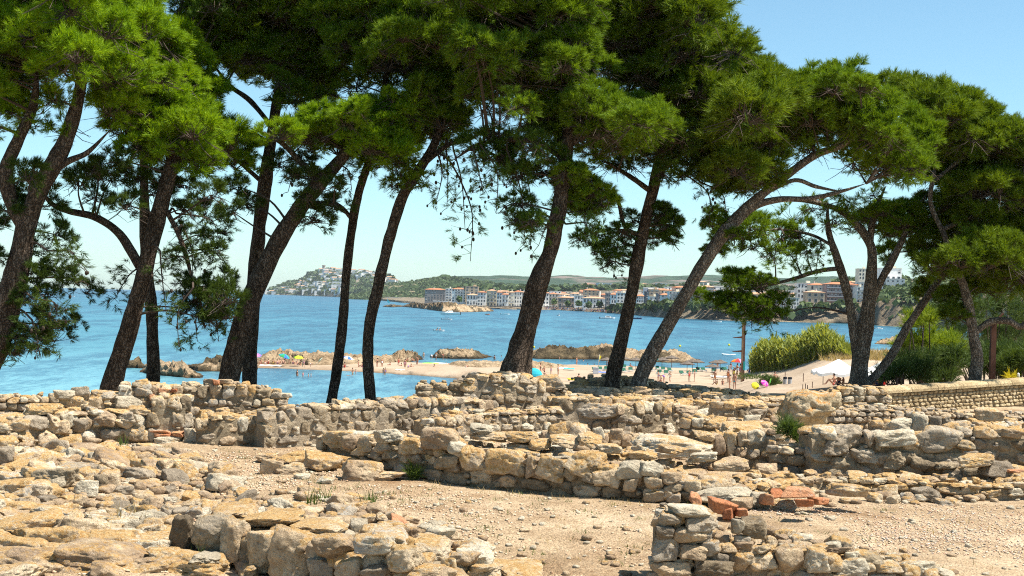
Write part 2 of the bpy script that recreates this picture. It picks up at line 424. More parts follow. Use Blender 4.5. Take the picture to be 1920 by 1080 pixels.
# ------------------------------------------------------------------ rock islets, the sandy spit
def islet(name, prof, depth, mat, label, mats2=None, kind=None, cat='islet', nx=90, nd=26, amp=1.0, base=None, edge=.16, nscale=.42, flat=.0):
    """prof: list of (px, y of the ridge, y of the near waterline); a height field from the waterline back over DEPTH metres"""
    x0, x1 = prof[0][0], prof[-1][0]
    V = []; ext = []
    for j in range(nx + 1):
        px = x0 + (x1 - x0) * j / nx
        yt, yw = lerp_list(prof, px, 1), lerp_list(prof, px, 2)
        w = sea(px, yw)
        D = depth if not callable(depth) else depth(px)
        endf = min(1, min(j, nx - j) / (nx * .10))
        top = at(px, yt, w.y + D * .45).z
        for k in range(nd + 1):
            t = k / nd
            s = min(1, t / edge) ** .6 * (1 if t < .55 else max(0, (1 - t) / .45) ** .5)
            hh = max(top, .1) * ((1 - flat) * (.55 + .45 * math.sin(math.pi * min(1, t / .5) * .5)) + flat) * s * endf ** .5
            Y = w.y + D * t; X = w.x * (Y / w.y)
            V.append((X, Y, hh)); ext.append((top, s))
    V = np.array(V); e = np.array(ext); V[:, 2] *= .86
    P = V.copy(); P[:, 2] *= 1.5
    r = 1 - np.abs(fbm(P * nscale, 4, .6)); r2 = fbm(P * nscale * 3, 3)
    V[:, 2] += (((r - .75) * .5 + r2 * .18) * amp * np.clip(e[:, 0], .5, 6) * e[:, 1]) - .25 * (e[:, 1] < .35) - .3 * (e[:, 1] < .02)
    V[:, 0] += fbm(P * .5 + 9, 3) * .5; V[:, 1] += fbm(P * .5 + 31, 3) * .8
    i = np.arange(nx)[:, None] * (nd + 1) + np.arange(nd)[None]
    F = np.stack([i, i + nd + 1, i + nd + 2, i + 1], -1).reshape(-1, 4)
    mi = None; ms = [mat]
    if mats2:
        ms = [mat, mats2[0]]; C = V[F].mean(1)
        f = fbm(C * .12 + 3, 3) + mats2[1](C) if len(mats2) > 1 else fbm(C * .12 + 3, 3)
        mi = (f > 0).astype(int)
    o = obj(name, mesh(name, V, F, ms, False, mi))
    tag(o, label, cat if kind is None else None, kind=kind); return o
islet('sand_spit', [(405, 686, 692), (470, 680, 690), (520, 679, 691), (600, 681, 695), (700, 681, 699), (800, 683, 706), (880, 684, 713), (960, 684, 716), (1010, 684, 716)], 40, m_sand,
      'strip of wet sand between the calm pool and the rocks', kind='structure', amp=.12, nscale=.08, flat=.5)
islet('rock_islet', [(240, 678, 690), (256, 668, 691), (271, 686, 691)], 5, m_rock_dark, 'small dark rock alone in the water left of the spit')
islet('rock_islet', [(266, 690, 700), (290, 668, 703), (318, 680, 706), (338, 672, 708), (352, 690, 709), (378, 704, 710)], 9, m_rock_dark, 'jagged brown rock reef behind the second trunk from the left', mats2=(m_rock_tan,))
islet('rock_islet', [(350, 684, 690), (372, 681, 697), (392, 668, 697), (412, 664, 697), (440, 676, 697), (478, 678, 697)], 11, m_rock_dark, 'brown rock with a sunlit top between the reef and the spit', mats2=(m_rock_tan,))
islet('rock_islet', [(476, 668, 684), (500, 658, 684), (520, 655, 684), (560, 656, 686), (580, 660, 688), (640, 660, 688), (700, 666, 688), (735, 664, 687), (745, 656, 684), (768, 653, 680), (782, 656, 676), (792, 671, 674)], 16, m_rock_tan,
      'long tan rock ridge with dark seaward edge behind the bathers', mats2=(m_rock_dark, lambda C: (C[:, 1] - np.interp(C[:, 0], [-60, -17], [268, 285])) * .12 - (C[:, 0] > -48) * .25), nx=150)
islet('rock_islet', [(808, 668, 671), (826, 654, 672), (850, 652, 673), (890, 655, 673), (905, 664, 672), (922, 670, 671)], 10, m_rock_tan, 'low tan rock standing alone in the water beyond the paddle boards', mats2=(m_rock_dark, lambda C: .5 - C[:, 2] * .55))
islet('flat_rock', [(822, 690, 698), (850, 676, 702), (900, 674, 706), (960, 676, 706), (1000, 674, 706), (1040, 680, 700), (1082, 690, 696)], 22, m_rock_tan, 'pale flat rock shelf behind the leaning thick trunk', amp=.5, nx=120)
islet('rock_islet', [(985, 660, 671), (1010, 650, 673), (1050, 647, 674), (1085, 652, 674), (1112, 647, 674), (1135, 643, 675), (1165, 648, 676), (1200, 655, 678), (1245, 655, 680), (1262, 653, 680), (1285, 662, 681), (1312, 674, 680)], 20, m_rock_tan,
      'long rocky islet behind the straw parasols', mats2=(m_rock_dark, lambda C: np.interp(C[:, 0], [2, 25, 35], [.35, .0, -.3])), nx=150)
islet('rock_islet', [(1640, 640, 645), (1668, 632, 646), (1692, 625, 646), (1712, 634, 646), (1740, 638, 645)], 14, m_rock_tan, 'brown rock off the cape seen between the forked trunks', mats2=(m_rock_dark,))
islet('rock_islet', [(718, 573, 575), (735, 570, 576), (760, 573, 575)], 25, m_rock_dark, 'tiny dark reef left of the rocky point below the grey apartment block', nscale=.1)
islet('rocky_point', [(752, 572, 575), (775, 568, 577), (800, 570, 580), (830, 566, 584), (860, 570, 585), (885, 575, 585), (925, 577, 584)], 60, m_rock_tan, 'tan rocky point in front of the grey apartment block', mats2=(m_rock_dark, lambda C: np.interp(C[:, 0], [-80, -55, -40], [.4, .25, -.05])), nscale=.12, nx=120, amp=1.6)

# ------------------------------------------------------------------ hills
def hill_mat(name, trees, bare, sc, thr):
    m, t, p = _new(name); g = geo(t); P = g.outputs['Position']
    f = ramp(t, noise(t, P, sc, 6, .6), [(thr, (0, 0, 0)), (thr + .06, (1, 1, 1))])
    tr = ramp(t, noise(t, P, sc * 6, 6, .7), [(.35, tuple(x * .5 for x in trees)), (.6, trees)])
    br = ramp(t, noise(t, P, sc * 3, 6, .7), [(.35, tuple(x * .75 for x in bare)), (.6, bare)])
    t.links.new(mixc(t, f, br, tr), p.inputs['Base Color']); p.inputs['Roughness'].default_value = 1; p.inputs['Specular IOR Level'].default_value = 0
    bump(t, p, noise(t, P, sc * 5, 6, .7), 1.0, 8)
    return m
def ridge(name, prof, y0, y1, mat, label, nx=160, nd=30, rough=2.0, sc=.02, kind='structure', base=-3.0, shape=.8):
    """prof: (px, y of the skyline); heights rise from Y0 to Y1 (functions of px or numbers), then fall behind"""
    V = []; fy0 = y0 if callable(y0) else (lambda px: y0); fy1 = y1 if callable(y1) else (lambda px: y1)
    x0, x1 = prof[0][0], prof[-1][0]
    for j in range(nx + 1):
        px = x0 + (x1 - x0) * j / nx
        zt = at(px, lerp_list(prof, px), fy1(px)).z
        for k in range(nd + 1):
            t = k / (nd * .8)
            Y = fy0(px) + (fy1(px) - fy0(px)) * t
            s = min(1, t) ** shape if t <= 1 else 1 - (t - 1) * 1.4
            X = ray(px, 540).x * Y / ray(px, 540).y
            V.append((X, Y, base + (zt - base) * s))
    V = np.array(V); P = V.copy()
    V[:, 2] += np.clip(fbm(P * sc, 4, .6), -1, 1) * rough * np.clip((V[:, 2] - base) / 20, 0, 1)
    i = np.arange(nx)[:, None] * (nd + 1) + np.arange(nd)[None]
    F = np.stack([i, i + nd + 1, i + nd + 2, i + 1], -1).reshape(-1, 4)
    o = obj(name, mesh(name, V, F, mat, True)); tag(o, label, kind=kind); return o
m_hill1 = hill_mat('hill_forest', (.055, .085, .035), (.22, .19, .12), .012, .40)
m_hill2 = hill_mat('far_hill_scrub', (.05, .085, .055), (.17, .14, .12), .0022, .43)
m_head = hill_mat('headland_scrub', (.07, .095, .055), (.25, .215, .165), .006, .44)
ridge('far_hills', [(780, 530), (860, 519), (930, 517), (1000, 519), (1060, 517), (1140, 518), (1180, 520), (1250, 516), (1320, 517), (1400, 519), (1480, 522), (1560, 519), (1640, 524), (1750, 522), (1990, 522)],
      3300, 5600, m_hill2, 'low blue green hills along the skyline behind the town', nx=260, nd=46, rough=7, sc=.006)
headprof = [(484, 556), (500, 548), (512, 541), (530, 533), (548, 527), (562, 528), (570, 517), (585, 510), (603, 504), (622, 505), (640, 507), (665, 508), (690, 511), (715, 513), (735, 518), (750, 530), (770, 545), (800, 552)]
HY0, HY1 = (lambda px: float(np.interp(px, [484, 560, 680, 800], [5700, 5300, 4300, 3600]))), (lambda px: float(np.interp(px, [484, 560, 680, 800], [6000, 6100, 5300, 4700])))
ridge('headland', headprof, HY0, HY1, m_head, 'rocky headland hill covered in white houses', nx=160, nd=40, rough=5, sc=.012, base=-4)
ridge('wooded_hill', [(655, 556), (690, 549), (720, 540), (760, 530), (800, 524), (825, 520), (850, 520), (880, 524), (930, 532), (1000, 538), (1060, 543), (1100, 548)],
      3000, 3700, m_hill1, 'green wooded hill left of the seafront town', nx=200, nd=40, rough=9, sc=.03)
# tree masses on the wooded hill and above the town (one far-off wood)
def leaf_blobs(name, pts, rads, mat, label=None, kind='stuff', n=14):
    """many low clumps of leaf faces, as one mesh"""
    pts = np.asarray(pts); rads = np.asarray(rads)
    k = len(pts); d = N.normal(size=(k, n, 3)); d /= np.linalg.norm(d, axis=-1, keepdims=True); d[..., 2] = np.abs(d[..., 2]) * 1.1 - .15
    c = pts[:, None] + d * rads[:, None, None] * N.uniform(.6, 1.05, (k, n, 1))
    a = N.normal(size=(k, n, 3)); a /= np.linalg.norm(a, axis=-1, keepdims=True)
    b = np.cross(d, a); b /= np.linalg.norm(b, axis=-1, keepdims=True) + 1e-9
    a = np.cross(b, d + a * .7); a /= np.linalg.norm(a, axis=-1, keepdims=True) + 1e-9
    s = rads[:, None, None] * N.uniform(.35, .6, (k, n, 1))
    V = np.stack([c - a * s - b * s, c + a * s - b * s, c + a * s + b * s, c - a * s + b * s], 2).reshape(-1, 3)
    F = np.arange(len(V)).reshape(-1, 4)
    o = obj(name, mesh(name, V, F, mat)); tag(o, label, kind=kind); return o
m_far_leaf = leaf_mat('far_tree_leaves', (.05, .082, .036), (.10, .14, .055), .2, .01)
def hill_points(prof, y0, y1, n, base, shape=.8, px0=None, px1=None, t0=.05, t1=1.0):
    out = []
    for _ in range(n):
        px = R.uniform(px0 or prof[0][0], px1 or prof[-1][0]); t = R.uniform(t0, t1)
        f0 = y0(px) if callable(y0) else y0; f1 = y1(px) if callable(y1) else y1
        zt = at(px, lerp_list(prof, px), f1).z; Y = f0 + (f1 - f0) * t
        out.append((ray(px, 540).x * Y / ray(px, 540).y, Y, base + (zt - base) * t ** shape))
    return out
wp = hill_points([(655, 556), (690, 549), (720, 540), (760, 530), (800, 524), (825, 520), (850, 520), (880, 524), (930, 532), (1000, 538), (1060, 543), (1100, 548)], 3000, 3700, 2600, -3.0)
leaf_blobs('wood', wp, N.uniform(3, 5.5, len(wp)), m_far_leaf, 'far off pine wood covering the green hill')

# ------------------------------------------------------------------ land under the town
WL = [(640, 561), (680, 560), (795, 572), (950, 580), (1040, 581), (1130, 586), (1180, 590), (1250, 596), (1330, 600), (1480, 604), (1600, 607), (1650, 611), (1760, 616), (1990, 630)]
CT = [(640, 558), (680, 557), (795, 567), (860, 571), (950, 576), (1040, 577), (1130, 579), (1150, 577), (1180, 573), (1330, 569), (1360, 572), (1480, 586), (1510, 578), (1545, 573), (1610, 571), (1640, 566), (1700, 560), (1760, 556), (1990, 548)]
BK = [(640, 556), (795, 558), (900, 553), (1100, 546), (1300, 540), (1480, 545), (1600, 530), (1650, 524), (1720, 524), (1990, 520)]
def town_land():
    V = []; nx = 300
    Ts = [0, .012, .03, .05, .075, .10, .15, .25, .4, .6, .8, 1.0]
    for j in range(nx + 1):
        px = 640 + 1350 * j / nx
        w = sea(px, lerp_list(WL, px)); Y0 = w.y
        c = at(px, lerp_list(CT, px), Y0 + 35).z
        b = max(at(px, lerp_list(BK, px), Y0 + 700).z, c + .5)
        for k, t in enumerate(Ts):
            Y = Y0 + t * 700
            z = np.interp(t, [0, .012, .05, 1], [-1, .8, c, b])
            V.append((w.x / Y0 * Y, Y, z))
    V = np.array(V); n = len(Ts)
    cl = np.tile(np.array([0, .3, 1, .6, .4, .2, .2, .2, .2, .2, .2, .2]), nx + 1)
    V[:, 2] += fbm(V * .05, 4, .6) * np.clip(V[:, 2] * .3, 0, 4) * cl; V[:, 1] += fbm(V * .04 + 5, 4, .6) * 10 * (cl > .25)
    i = np.arange(nx)[:, None] * n + np.arange(n - 1)[None]
    F = np.stack([i, i + n, i + n + 1, i + 1], -1).reshape(-1, 4)
    o = obj('town_terrain', mesh('town_terrain', V, F, m_cliff, False)); tag(o, 'brown rocky shore and low cliffs carrying the town', kind='structure')
town_land()
def YW(px): return sea(px, lerp_list(WL, px)).y

# ------------------------------------------------------------------ buildings across the bay
WALLC = {'white': (.78, .77, .74), 'cream': (.70, .64, .52), 'tan': (.52, .40, .27), 'grey': (.27, .245, .23), 'brown': (.33, .265, .20), 'stone': (.44, .35, .25), 'dark': (.08, .09, .105),
         'mauve': (.30, .23, .22), 'pink': (.56, .39, .32), 'yellow': (.68, .56, .37)}
m_wall = {k: plain('render_' + k, v, .9, .06, .05) for k, v in WALLC.items()}
m_tile = plain('terracotta_roof', (.42, .17, .085), .9, .2, .15)
m_tile2 = plain('pale_terracotta_roof', (.45, .27, .165), .9, .2, .15)
m_glass = plain('window_dark', (.035, .045, .06), .15, spec=.5)
m_frame = plain('window_frame', (.55, .53, .5), .7)
m_rail = plain('balcony_rail', (.32, .33, .35), .6)
def window_mesh(name, shutter=None):
    b = MB(); b.box((0, .03, 0), (1.16, .12, 1.16), 1); b.box((0, -.05, 0), (.96, .06, .96), 0)
    if shutter: b.box((0, -.09, .2), (1.0, .04, .5), 1)
    return mesh(name, b.V, b.F, [m_glass, m_frame], False, b.m)
win_me = [window_mesh('window'), window_mesh('window_shuttered', True)]
def roof_mesh(b, x0, x1, y0, y1, z, h, ov=.6, hip=True, m=0):
    x0 -= ov; x1 += ov; y0 -= ov; y1 += ov
    w, d = x1 - x0, y1 - y0
    if w >= d: i = d / 2 if hip else 0; A, B = (x0 + i, (y0 + y1) / 2, z + h), (x1 - i, (y0 + y1) / 2, z + h)
    else: i = w / 2 if hip else 0; A, B = ((x0 + x1) / 2, y0 + i, z + h), ((x0 + x1) / 2, y1 - i, z + h)
    V = [(x0, y0, z), (x1, y0, z), (x1, y1, z), (x0, y1, z), (x0, y0, z - .35), (x1, y0, z - .35), (x1, y1, z - .35), (x0, y1, z - .35), A, B]
    if w >= d: F = [(0, 1, 9, 8), (1, 2, 9), (2, 3, 8, 9), (3, 0, 8)]
    else: F = [(0, 1, 8), (1, 2, 9, 8), (2, 3, 9), (3, 0, 8, 9)]
    F += [(4, 5, 1, 0), (5, 6, 2, 1), (6, 7, 3, 2), (7, 4, 0, 3), (7, 6, 5, 4)]
    b.add(V, F, m)
def building(x0, x1, yt, yb, wall, roof, fl, co, label, back=38, bal=0, name='building', depth=14, arches=False, ww=.46, wh=.52):
    mid = (x0 + x1) / 2; Y = YW(mid) + back
    a = at(x0, yb, Y); w = at(x1, yb, Y).x - a.x; h = at(mid, yt, Y).z - a.z; z0 = min(a.z, at(x1, yb, Y).z)
    rt_ = empty(name, (a.x + w / 2, Y, z0)); tag(rt_, label, 'building')
    b = MB(); b.box((0, depth / 2, h / 2 - 2), (w, depth, h + 4)); b.build('wall', [m_wall[wall]], rt_)
    r = MB()
    if roof == 'flat':
        r.box((0, depth / 2, h + .15), (w + .5, depth + .5, .3)); r.box((w * .2, depth / 2, h + 1.2), (w * .22, 3, 2)); r.build('roof', [m_wall['cream' if wall == 'white' else wall]], rt_)
    else:
        roof_mesh(r, -w / 2, w / 2, 0, depth, h + .05, min(1.7, depth * .14)); ro = r.build('roof', [m_tile if roof == 'tile' else m_tile2], rt_)
        c = MB(); cx = R.uniform(-w * .3, w * .3); c.box((cx, depth * .4, h + 1.8), (.9, .9, 2.4)); c.box((cx, depth * .4, h + 3.1), (1.2, 1.2, .2)); c.build('chimney', [m_wall['white']], ro)
    fh = h / fl; cw = w / co
    for f in range(fl):
        for c in range(co):
            if arches and f == 0: continue
            if R.random() < .07: continue
            o = obj('window', win_me[1 if R.random() < .3 else 0], rt_, (-w / 2 + cw * (c + .5 + R.uniform(-.06, .06)), -.02, fh * (f + .5)), None, (min(cw * ww, 3.2) * R.uniform(.85, 1.1), 1, fh * wh * (1.35 if f == 0 and R.random() < .5 else R.uniform(.9, 1.1))))
    if bal:
        bm = MB()
        for f in range(1, fl):
            bm2 = MB(); bm2.box((0, -.6, 0), (w * bal, 1.2, .22)); bm2.box((0, -1.2, .55), (w * bal, .08, .95), 1)
            bm2.build('balcony', [m_wall['white' if wall != 'mauve' else 'mauve'], m_rail], rt_, loc=(0, 0, fh * f + .1))
    if arches:
        for c in range(co):
            q = MB(); n = 10; pw, ph = cw * .62, fh * .72
            V = [(-pw / 2, 0, 0)] + [(-pw / 2 * math.cos(math.pi * i / n), 0, ph - pw / 2 + pw / 2 * math.sin(math.pi * i / n)) for i in range(n + 1)] + [(pw / 2, 0, 0)]
            k = len(V); V += [(x, -.12, z) for x, y, z in V]
            q.add(V, [tuple(range(k, 2 * k))] + [(i, (i + 1) % k, (i + 1) % k + k, i + k) for i in range(k)])
            q.build('arch', [m_glass], rt_, loc=(-w / 2 + cw * (c + .5), -.0, .1))
    return rt_
BL = [
 (796, 835, 543, 564, 'grey', 'tile', 5, 7, 'grey five storey apartment block with orange tiled roof at the left end of the seafront', 60),
 (835, 847, 541, 565, 'white', 'flat', 5, 2, 'narrow white block with glazed balconies joined to the grey apartment block', 62, 1),
 (847, 873, 542, 566, 'white', 'tile', 5, 5, 'white five storey block with wide orange roof behind the rocky point', 64, .5),
 (872, 897, 537, 560, 'tan', 'flat', 5, 3, 'blank tan block rising behind the low white house with square windows', 110),
 (875, 897, 553, 572, 'white', 'tile2', 2, 4, 'low white two storey house with square windows in front of the tan block', 45),
 (895, 911, 548, 573, 'white', 'tile', 4, 3, 'white house with steep bright orange roof beside the low white house', 48),
 (912, 931, 545, 574, 'yellow', 'tile2', 4, 3, 'beige four storey house with tall dark windows left of the thick leaning trunk', 50, .6),
 (931, 941, 548, 574, 'white', 'tile', 4, 2, 'slim white house squeezed beside the beige tall windowed house', 52),
 (941, 953, 552, 575, 'white', 'tile', 3, 2, 'white house with three small balconies under a red roof', 54, .7),
 (953, 964, 548, 575, 'cream', 'tile2', 4, 2, 'cream narrow house with paired dark windows near the thick trunk', 56, .5),
 (964, 978, 547, 576, 'white', 'tile', 4, 3, 'white house partly hidden behind the thick leaning trunk', 58),
 (978, 1006, 548, 576, 'cream', 'tile2', 4, 4, 'pale house row half hidden by the thick trunk above the promenade', 60),
 (1006, 1029, 549, 578, 'white', 'tile', 4, 4, 'white house just right of the thick leaning trunk', 45),
 (1029, 1046, 551, 577, 'cream', 'tile', 4, 3, 'cream house with dark balconies above the first round promenade tree', 47, .6),
 (1046, 1077, 558, 577, 'brown', 'tile2', 2, 4, 'brown stone house with flat pale tiled roof on the promenade', 50),
 (1077, 1093, 554, 577, 'white', 'flat', 3, 3, 'white cube house between the brown stone house and the long white house', 52),
 (1094, 1124, 544, 563, 'tan', 'tile', 4, 4, 'big blank tan building behind the long white house', 120),
 (1093, 1136, 559, 578, 'white', 'tile2', 2, 7, 'long white two storey house with a row of seven windows', 55),
 (1136, 1145, 550, 578, 'grey', 'flat', 4, 2, 'slim grey house at the right end of the long white house', 57),
 (1145, 1156, 552, 578, 'white', 'tile', 3, 2, 'white house with a brown side just left of the second thick trunk', 60),
 (1156, 1176, 549, 573, 'white', 'flat', 4, 3, 'bright white modern block with few windows on the low cliff', 62),
 (1176, 1194, 545, 572, 'cream', 'flat', 4, 3, 'cream block hidden mostly by the trunk with pale upper storeys', 95),
 (1193, 1210, 555, 574, 'white', 'tile', 3, 4, 'white three storey house with red roof right of the second thick trunk', 55),
 (1210, 1217, 547, 575, 'dark', 'flat', 6, 1, 'dark glass stair tower between two white houses on the cliff', 60),
 (1217, 1236, 543, 566, 'tan', 'flat', 5, 2, 'tall plain tan block behind the white house with a ribbon window', 120),
 (1217, 1233, 556, 576, 'white', 'flat', 3, 2, 'white house with a long dark ribbon window on the cliff', 57, 0),
 (1233, 1240, 551, 575, 'mauve', 'flat', 5, 1, 'slim dark purple house with red railings on the cliff', 59),
 (1240, 1254, 553, 576, 'white', 'tile', 4, 3, 'white stepped house under the long leaning trunk', 61),
 (1254, 1279, 547, 574, 'white', 'flat', 5, 4, 'white apartment block with rows of balconies behind the leaning trunk', 64, .8),
 (1279, 1303, 540, 571, 'cream', 'flat', 5, 4, 'cream block crossed by the leaning trunk', 70, .7),
 (1303, 1315, 536, 569, 'cream', 'flat', 6, 2, 'tall cream corner block right of the leaning trunk', 72),
 (1315, 1338, 538, 570, 'brown', 'tile2', 6, 3, 'tall brown apartment block with open balconies beside the low pine bough', 74, .9),
 (1338, 1400, 546, 577, 'white', 'flat', 5, 8, 'white apartment row behind the low pine bough', 76, .9),
 (1400, 1470, 552, 584, 'cream', 'tile2', 5, 8, 'cream apartment row hidden behind dark pine needles', 78, .7),
 (1468, 1498, 558, 586, 'white', 'flat', 4, 6, 'white hotel with rows of arched openings near the small cove', 45, 0, 'building', 14, True),
 (1495, 1527, 531, 560, 'white', 'flat', 3, 5, 'white building behind the tan stone house above the cove', 130),
 (1512, 1546, 548, 578, 'stone', 'tile2', 3, 3, 'tan stone house with a sloping roof above the cove', 55),
 (1519, 1549, 534, 556, 'cream', 'tile', 2, 4, 'cream house with a wide tiled roof behind the tan stone house', 110),
 (1548, 1608, 533, 573, 'mauve', 'tile', 5, 8, 'large brown balcony apartment block with red arches at street level', 60, .95, 'building', 14, True),
 (1606, 1620, 538, 568, 'white', 'flat', 4, 2, 'white narrow block at the right side of the balcony apartments', 66, .8),
 (1610, 1628, 504, 524, 'cream', 'flat', 3, 3, 'cream house high on the hill seen left of the forked pine trunk', 330),
 (1650, 1690, 503, 540, 'white', 'flat', 3, 4, 'white villa high on the hill seen right of the forked pine trunk', 300),
]
for b_ in BL: building(*b_)

# tiled houses filling the town behind the first row, stepping up the slope
def small_house(w, d, h, wall, roof, hip):
    b = MB(); b.box((0, d / 2, h / 2 - 3), (w, d, h + 6), 0)
    if roof is None: b.box((0, d / 2, h + .2), (w + .4, d + .4, .4), 0)
    else: roof_mesh(b, -w / 2, w / 2, 0, d, h + .03, d * .13, .5, hip, 1)
    k = max(2, int(w / 4)); f = max(1, int(h / 3.2))
    for i in range(k):
        for j in range(f):
            b.box((-w / 2 + w * (i + .5) / k, -.03, h * (j + .55) / f), (1.3, .1, 1.5), 2)
    return mesh('house', b.V, b.F, [m_wall[wall], roof or m_tile, m_glass], False, b.m)
hvar = [small_house(R.uniform(9, 18), R.uniform(9, 13), R.uniform(6, 13), w, r, R.random() < .5)
        for w, r in [('white', m_tile), ('white', m_tile2), ('cream', m_tile), ('white', None), ('tan', m_tile2), ('white', None), ('cream', None), ('white', m_tile2), ('pink', m_tile), ('cream', m_tile2), ('white', None)] for _ in (0, 1)]
for i in range(150):
    px = R.uniform(850, 1680); Yb = YW(px) + R.uniform(130, 420)
    if px > 1480: Yb = YW(px) + R.uniform(180, 500)
    zc = lerp_list([(850, 549), (950, 547), (1050, 546), (1150, 545), (1250, 540), (1330, 537), (1480, 548), (1560, 534), (1620, 528), (1680, 522)], px) + R.uniform(-3, 9)
    p = at(px, zc, Yb)
    hm = R.choice(hvar); h = max(v.co.z for v in hm.vertices)
    o = obj('house', hm, None, (p.x, p.y, p.z - h), (0, 0, R.uniform(-.3, .3)))
    tag(o, 'one of the tiled or flat topped houses packed behind the seafront buildings', 'house', 'houses packed behind the seafront')
# scattered villas below the far hills
for i in range(16):
    px = R.uniform(1100, 1330); p = at(px, R.uniform(531, 543), 2700 + R.uniform(-100, 150))
    o = obj('house', R.choice(hvar), None, (p.x, p.y, p.z - 6), (0, 0, R.uniform(-.4, .4)), (1.5, 1.5, 1))
    tag(o, 'one of the villas scattered among trees on the slope above the town', 'house', 'villas on the slope above the town')
tp = []
for i in range(900):
    px = R.uniform(860, 1700); p = at(px, R.uniform(537, 549), 2550 + R.uniform(-120, 120)); tp.append((p.x, p.y, p.z - 5))
leaf_blobs('treeline', tp, N.uniform(5, 10, len(tp)), m_far_leaf, 'belt of trees between the roofs and the far hills')
tp = []
for i in range(260):
    px = R.uniform(1560, 1990); p = at(px, R.uniform(524, 545) - (px - 1560) * .03, 1500 + R.uniform(-60, 200)); tp.append((p.x, p.y, p.z - 3))
leaf_blobs('treeline', tp, N.uniform(4, 7, len(tp)), m_far_leaf, 'dark evergreen belt on the hill above the balcony apartments')

# white houses on the headland
hw = [small_house(R.uniform(16, 30), R.uniform(12, 18), R.uniform(8, 14), w, r, False) for w, r in [('white', None), ('white', None), ('white', m_tile2), ('white', None), ('white', None), ('cream', None)]]
cnt = 0
while cnt < 200:
    px = R.gauss(610, 62) if R.random() < .75 else R.uniform(500, 745); t = R.uniform(.06, .93)
    if px < 500 or px > 745: continue
    if px < 600 and t > .62: continue
    if px < 560 and t > .45: continue
    f0, f1 = HY0(px), HY1(px); zt = at(px, lerp_list(headprof, px), f1).z; Y = f0 + (f1 - f0) * t
    if px > 650 and t < .45: continue
    z = -4 + (zt + 4) * t ** .8
    o = obj('villa', R.choice(hw), None, (ray(px, 540).x * Y / ray(px, 540).y, Y, z - 1), (0, 0, R.uniform(-.5, .5)))
    tag(o, 'one of the small white villas scattered over the rocky headland', 'villa', 'white villas on the headland'); cnt += 1
hp = []
for _ in range(700):
    px = R.uniform(505, 750); t = R.uniform(.05, .95)
    f0, f1 = HY0(px), HY1(px); zt = at(px, lerp_list(headprof, px), f1).z; Y = f0 + (f1 - f0) * t
    hp.append((ray(px, 540).x * Y / ray(px, 540).y, Y, -4 + (zt + 4) * t ** .8))
leaf_blobs('shrubbery', hp, N.uniform(5, 13, len(hp)), m_far_leaf, 'dark trees between the villas of the headland')
def headland_tower():
    p = at(607, 505, 6000); b = MB(); hgt = (at(607, 498, 6000).z - p.z); w = 10 / FPX * 6000 * .55
    b.tube([(0, 0, -8), (0, 0, hgt * .8)], [w * .55, w * .5], 12); b.tube([(0, 0, hgt * .8), (0, 0, hgt)], [w * .58, w * .58], 12)
    for k in range(8):
        q = k * math.pi / 4; b.box((math.cos(q) * w * .5, math.sin(q) * w * .5, hgt + 1), (2.4, 2.4, 2), 0, q)
    o = b.build('watchtower', [m_wall['brown']], loc=p); tag(o, 'round stone watchtower on top of the headland', 'tower')
headland_tower()
# harbour mole with its quay wall
def mole():
    b = MB(); P = [sea(668, 559.5), sea(720, 563), sea(780, 566), sea(830, 569)]
    for a, c in zip(P, P[1:]):
        d = c - a; L = d.length; rz = math.atan2(d.y, d.x); m = (a + c) / 2
        b.box((m.x, m.y, 2), (L + 4, 14, 6), 0, rz); b.box((m.x + 4, m.y + 9, 5.2), (L + 4, 3, 3.0), 1, rz)
    o = b.build('harbour_mole', [m_rock_tan, m_wall['cream']]); tag(o, 'long tan stone harbour mole left of the town', 'breakwater')
    k = MB(); q = sea(678, 560); k.tube([(0, 0, 0), (0, 0, 7)], [1.6, 1.1], 10); k.tube([(0, 0, 7), (0, 0, 9)], [1.4, .5], 10)
    tag(k.build('harbour_beacon', [m_wall['white']], loc=(q.x, q.y, 5)), 'small white harbour light on the end of the mole', 'beacon')
mole()
# promenade trees, awnings and the far beach crowd
m_prom = leaf_mat('promenade_tree_leaves', (.06, .11, .03), (.10, .16, .05), .2, .3)
for px, py, lab in ((861, 561, 'bushy green tree in front of the white block with the wide orange roof'), (1039, 566, 'round promenade tree nearest the thick leaning trunk'), (1064, 570, 'round promenade tree before the brown stone house'), (1085, 570, 'round promenade tree before the white cube house'),
                    (1104, 571, 'round promenade tree at the left end of the long white house'), (1124, 571, 'round promenade tree at the right end of the long white house')):
    Y = YW(px) + 26; p = at(px, py, Y); base = at(px, py + 8, Y)
    t_ = empty('promenade_tree', base); tag(t_, lab, 'tree')
    MB().tube([(0, 0, 0), (0, 0, 4)], [.3, .2], 6).build('trunk', [m_twig], t_)
    pts = N.normal(size=(60, 3)); pts /= np.linalg.norm(pts, axis=1, keepdims=True); pts = pts * N.uniform(.5, 1, (60, 1)) * 3.6 + np.array([0, 0, p.z - base.z])
    c = leaf_blobs('crown', pts, np.full(60, 1.1), m_prom, n=8); c.parent = t_
m_awn_d = plain('dark_awning', (.07, .065, .07), .8); m_awn_w = plain('white_awning', (.75, .74, .72), .8)
